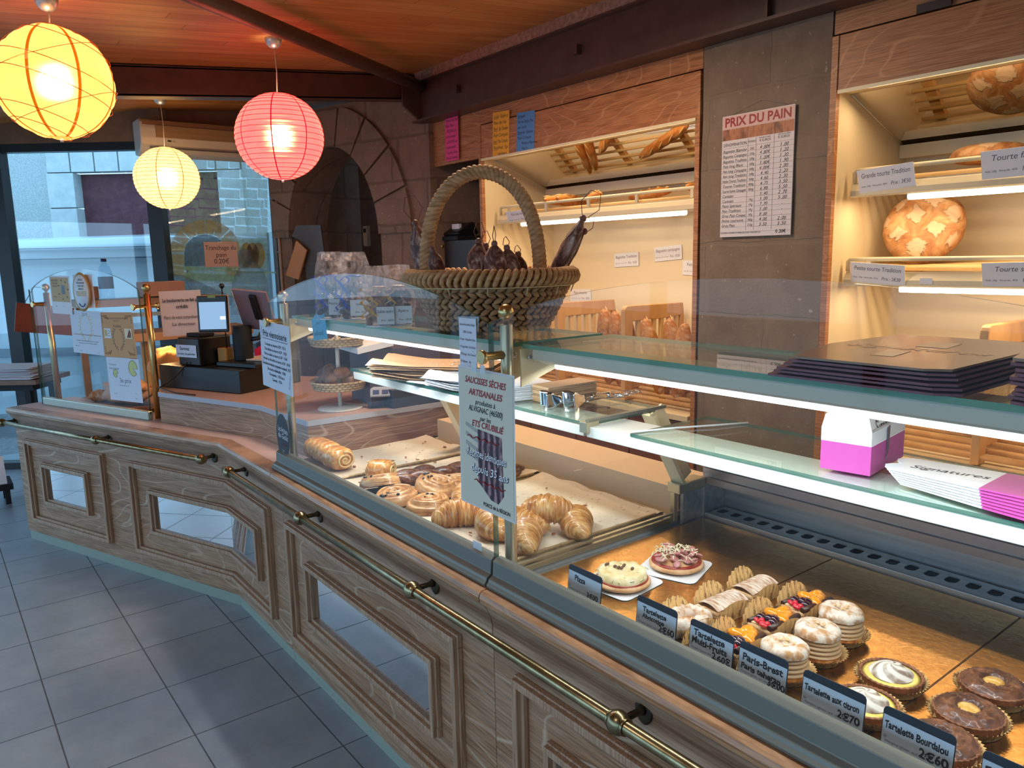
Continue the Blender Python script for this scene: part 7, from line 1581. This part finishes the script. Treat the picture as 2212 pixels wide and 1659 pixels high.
o = MB().box((0, 0, 0), (.085, .20, .001)).build('dark_side', M('ink_side', srgb(28, 40, 48), .4), t); lp(o, t, fc_+fx*-.206+UP*.0, frame(fx, UP)); lettering(o, [('Boulangerie', 0, -.01, .013, 'C'), ('Signature', 0, -.03, .013, 'C')], WHITE, 'lettering', .0008, fit=.075)
t = thing('keypad', 'grey scale keypad with blue keys half hidden under the bag piles', 'scale', (1.45, 2.78, .93)); P = at(836, 840, 'y', 2.82); Rk2 = frame((.86, -.50, 0), (.30, .52, .8)); o = MB().box((0, 0, 0), (.125, .046, .012)).build('key_panel', M('grey_panel', srgb(168, 170, 182), .4), t, bevel=.003); lp(o, t, at(832, 846, 'x', 1.52), Rk2)
mb = MB()
for i in range(3): mb.box((-.038+.038*i, -.004, .0075), (.026, .018, .003))
mb.build('keys', M('blue_keys', srgb(46, 60, 112), .4), o); MB().box((1.66, 2.86, .965), (.26, .10, .078)).build('scale_body', M('dark_blue_grey', srgb(56, 60, 74), .5), t, world=True, bevel=.004)
# blue and pink folders right of the till column
for k, (u, v, col, lb) in enumerate(((575, 742, srgb(60, 72, 112), 'navy folded wrapper behind the till column'), (572, 755, srgb(232, 44, 92), 'pink folded wrapper behind the till column'))):
    c = at(u, v, 'y', 3.98-.03*k); o = MB().prism([(-.05, -.03), (.05, -.03), (.052, .012), (.01, .035), (-.05, .005)], .012, frame((.85, -.5, 0), (0, 0, 1)), c).build('folded_wrapper', M('wrap%d' % k, col, .4)); tag(o, lb, 'wrapper')
# ================================================================ RECESS: DARK SHELF WITH PHONE, HANGING BAGS
t = thing('recess_shelf', 'dark shelf with brass knob in the recess behind the basket handle', 'cabinet', (3.1, 4.3, 1.2)); MB().bb(2.96, 3.48, 4.06, 4.59, .0, 1.66).build('cabinet', M('dark_cabinet', srgb(44, 36, 32), .4), t, world=True); kp = at(955, 532, 'x', 2.95); MB().ell(kp, (.016, .013, .013)).build('knob', GOLDM, t, world=True)
ph = at(985, 492, 'x', 3.05); t = thing('desk_phone', 'black desk machine on the dark recess shelf', 'phone', (ph.x, ph.y, 1.662)); MB().box((0, 0, .05), (.16, .30, .09), Matrix.Rotation(-.5, 3, 'Y')).build('body', BLACK, t, bevel=.01); MB().box((.0, 0, .015), (.2, .32, .03)).build('base', BLACKM, t, bevel=.005)
tag(MB().box((3.02, 4.52, 1.72), (.02, .09, .11)).build('note_block', WHITE), 'pale paper block left on the recess shelf', 'papers')
def hang(u0, v0, pts, mat, label, off):
    P = [((Vector((at(u, v, 'y', 5.5).x, 0, 0))), 0) for u, v in pts]
HQ = lambda u, v, dd: (lambda q: CAM+q*(((A2-CAM-ND*dd).dot(ND))/q.dot(ND)))(FW+RT*((u-1106)/FPX)+DN*((v-829.5)/FPX))
for pts, m_, lb, dd in (([(640, 487), (692, 486), (702, 560), (722, 640), (668, 640), (650, 520), (630, 510)], fold('smoky_plastic', srgb(92, 78, 70), .35, .5), 'smoky plastic sleeves hanging in the arch by the window', .05), ([(640, 520), (662, 540), (644, 604), (617, 595)], fold('orange_sleeve', srgb(214, 150, 96), .35, .2), 'orange tinted plastic sleeve hanging in the arch', .08)):
    V = [HQ(u, v, dd) for u, v in pts]; n_ = len(V); o = MB().add([v for v in V]+[v+ND*.012 for v in V], [tuple(range(n_)), tuple(range(n_, 2*n_))]+[(i, (i+1) % n_, n_+(i+1) % n_, n_+i) for i in range(n_)]).build('plastic_sleeve', m_); tag(o, lb, 'bag', 'sleeves hanging in the arch')
V = HQ(790, 510, -.6); t = thing('remote_control', 'pale remote control mounted on the wall behind the biscuit bags', 'remote', V); R = Matrix((UD, UP, ND)).transposed(); MB().box((0, 0, 0), (.045, .16, .02), R).build('case', M('beige_plastic', srgb(176, 160, 140), .4), t, bevel=.003); MB().box(-ND*.011+UP*.045, (.03, .035, .002), R).build('display', BLACKM, t)
MB().box(ND*.02, (.05, .17, .02), R).build('holder', MC['beige_plastic'], t)
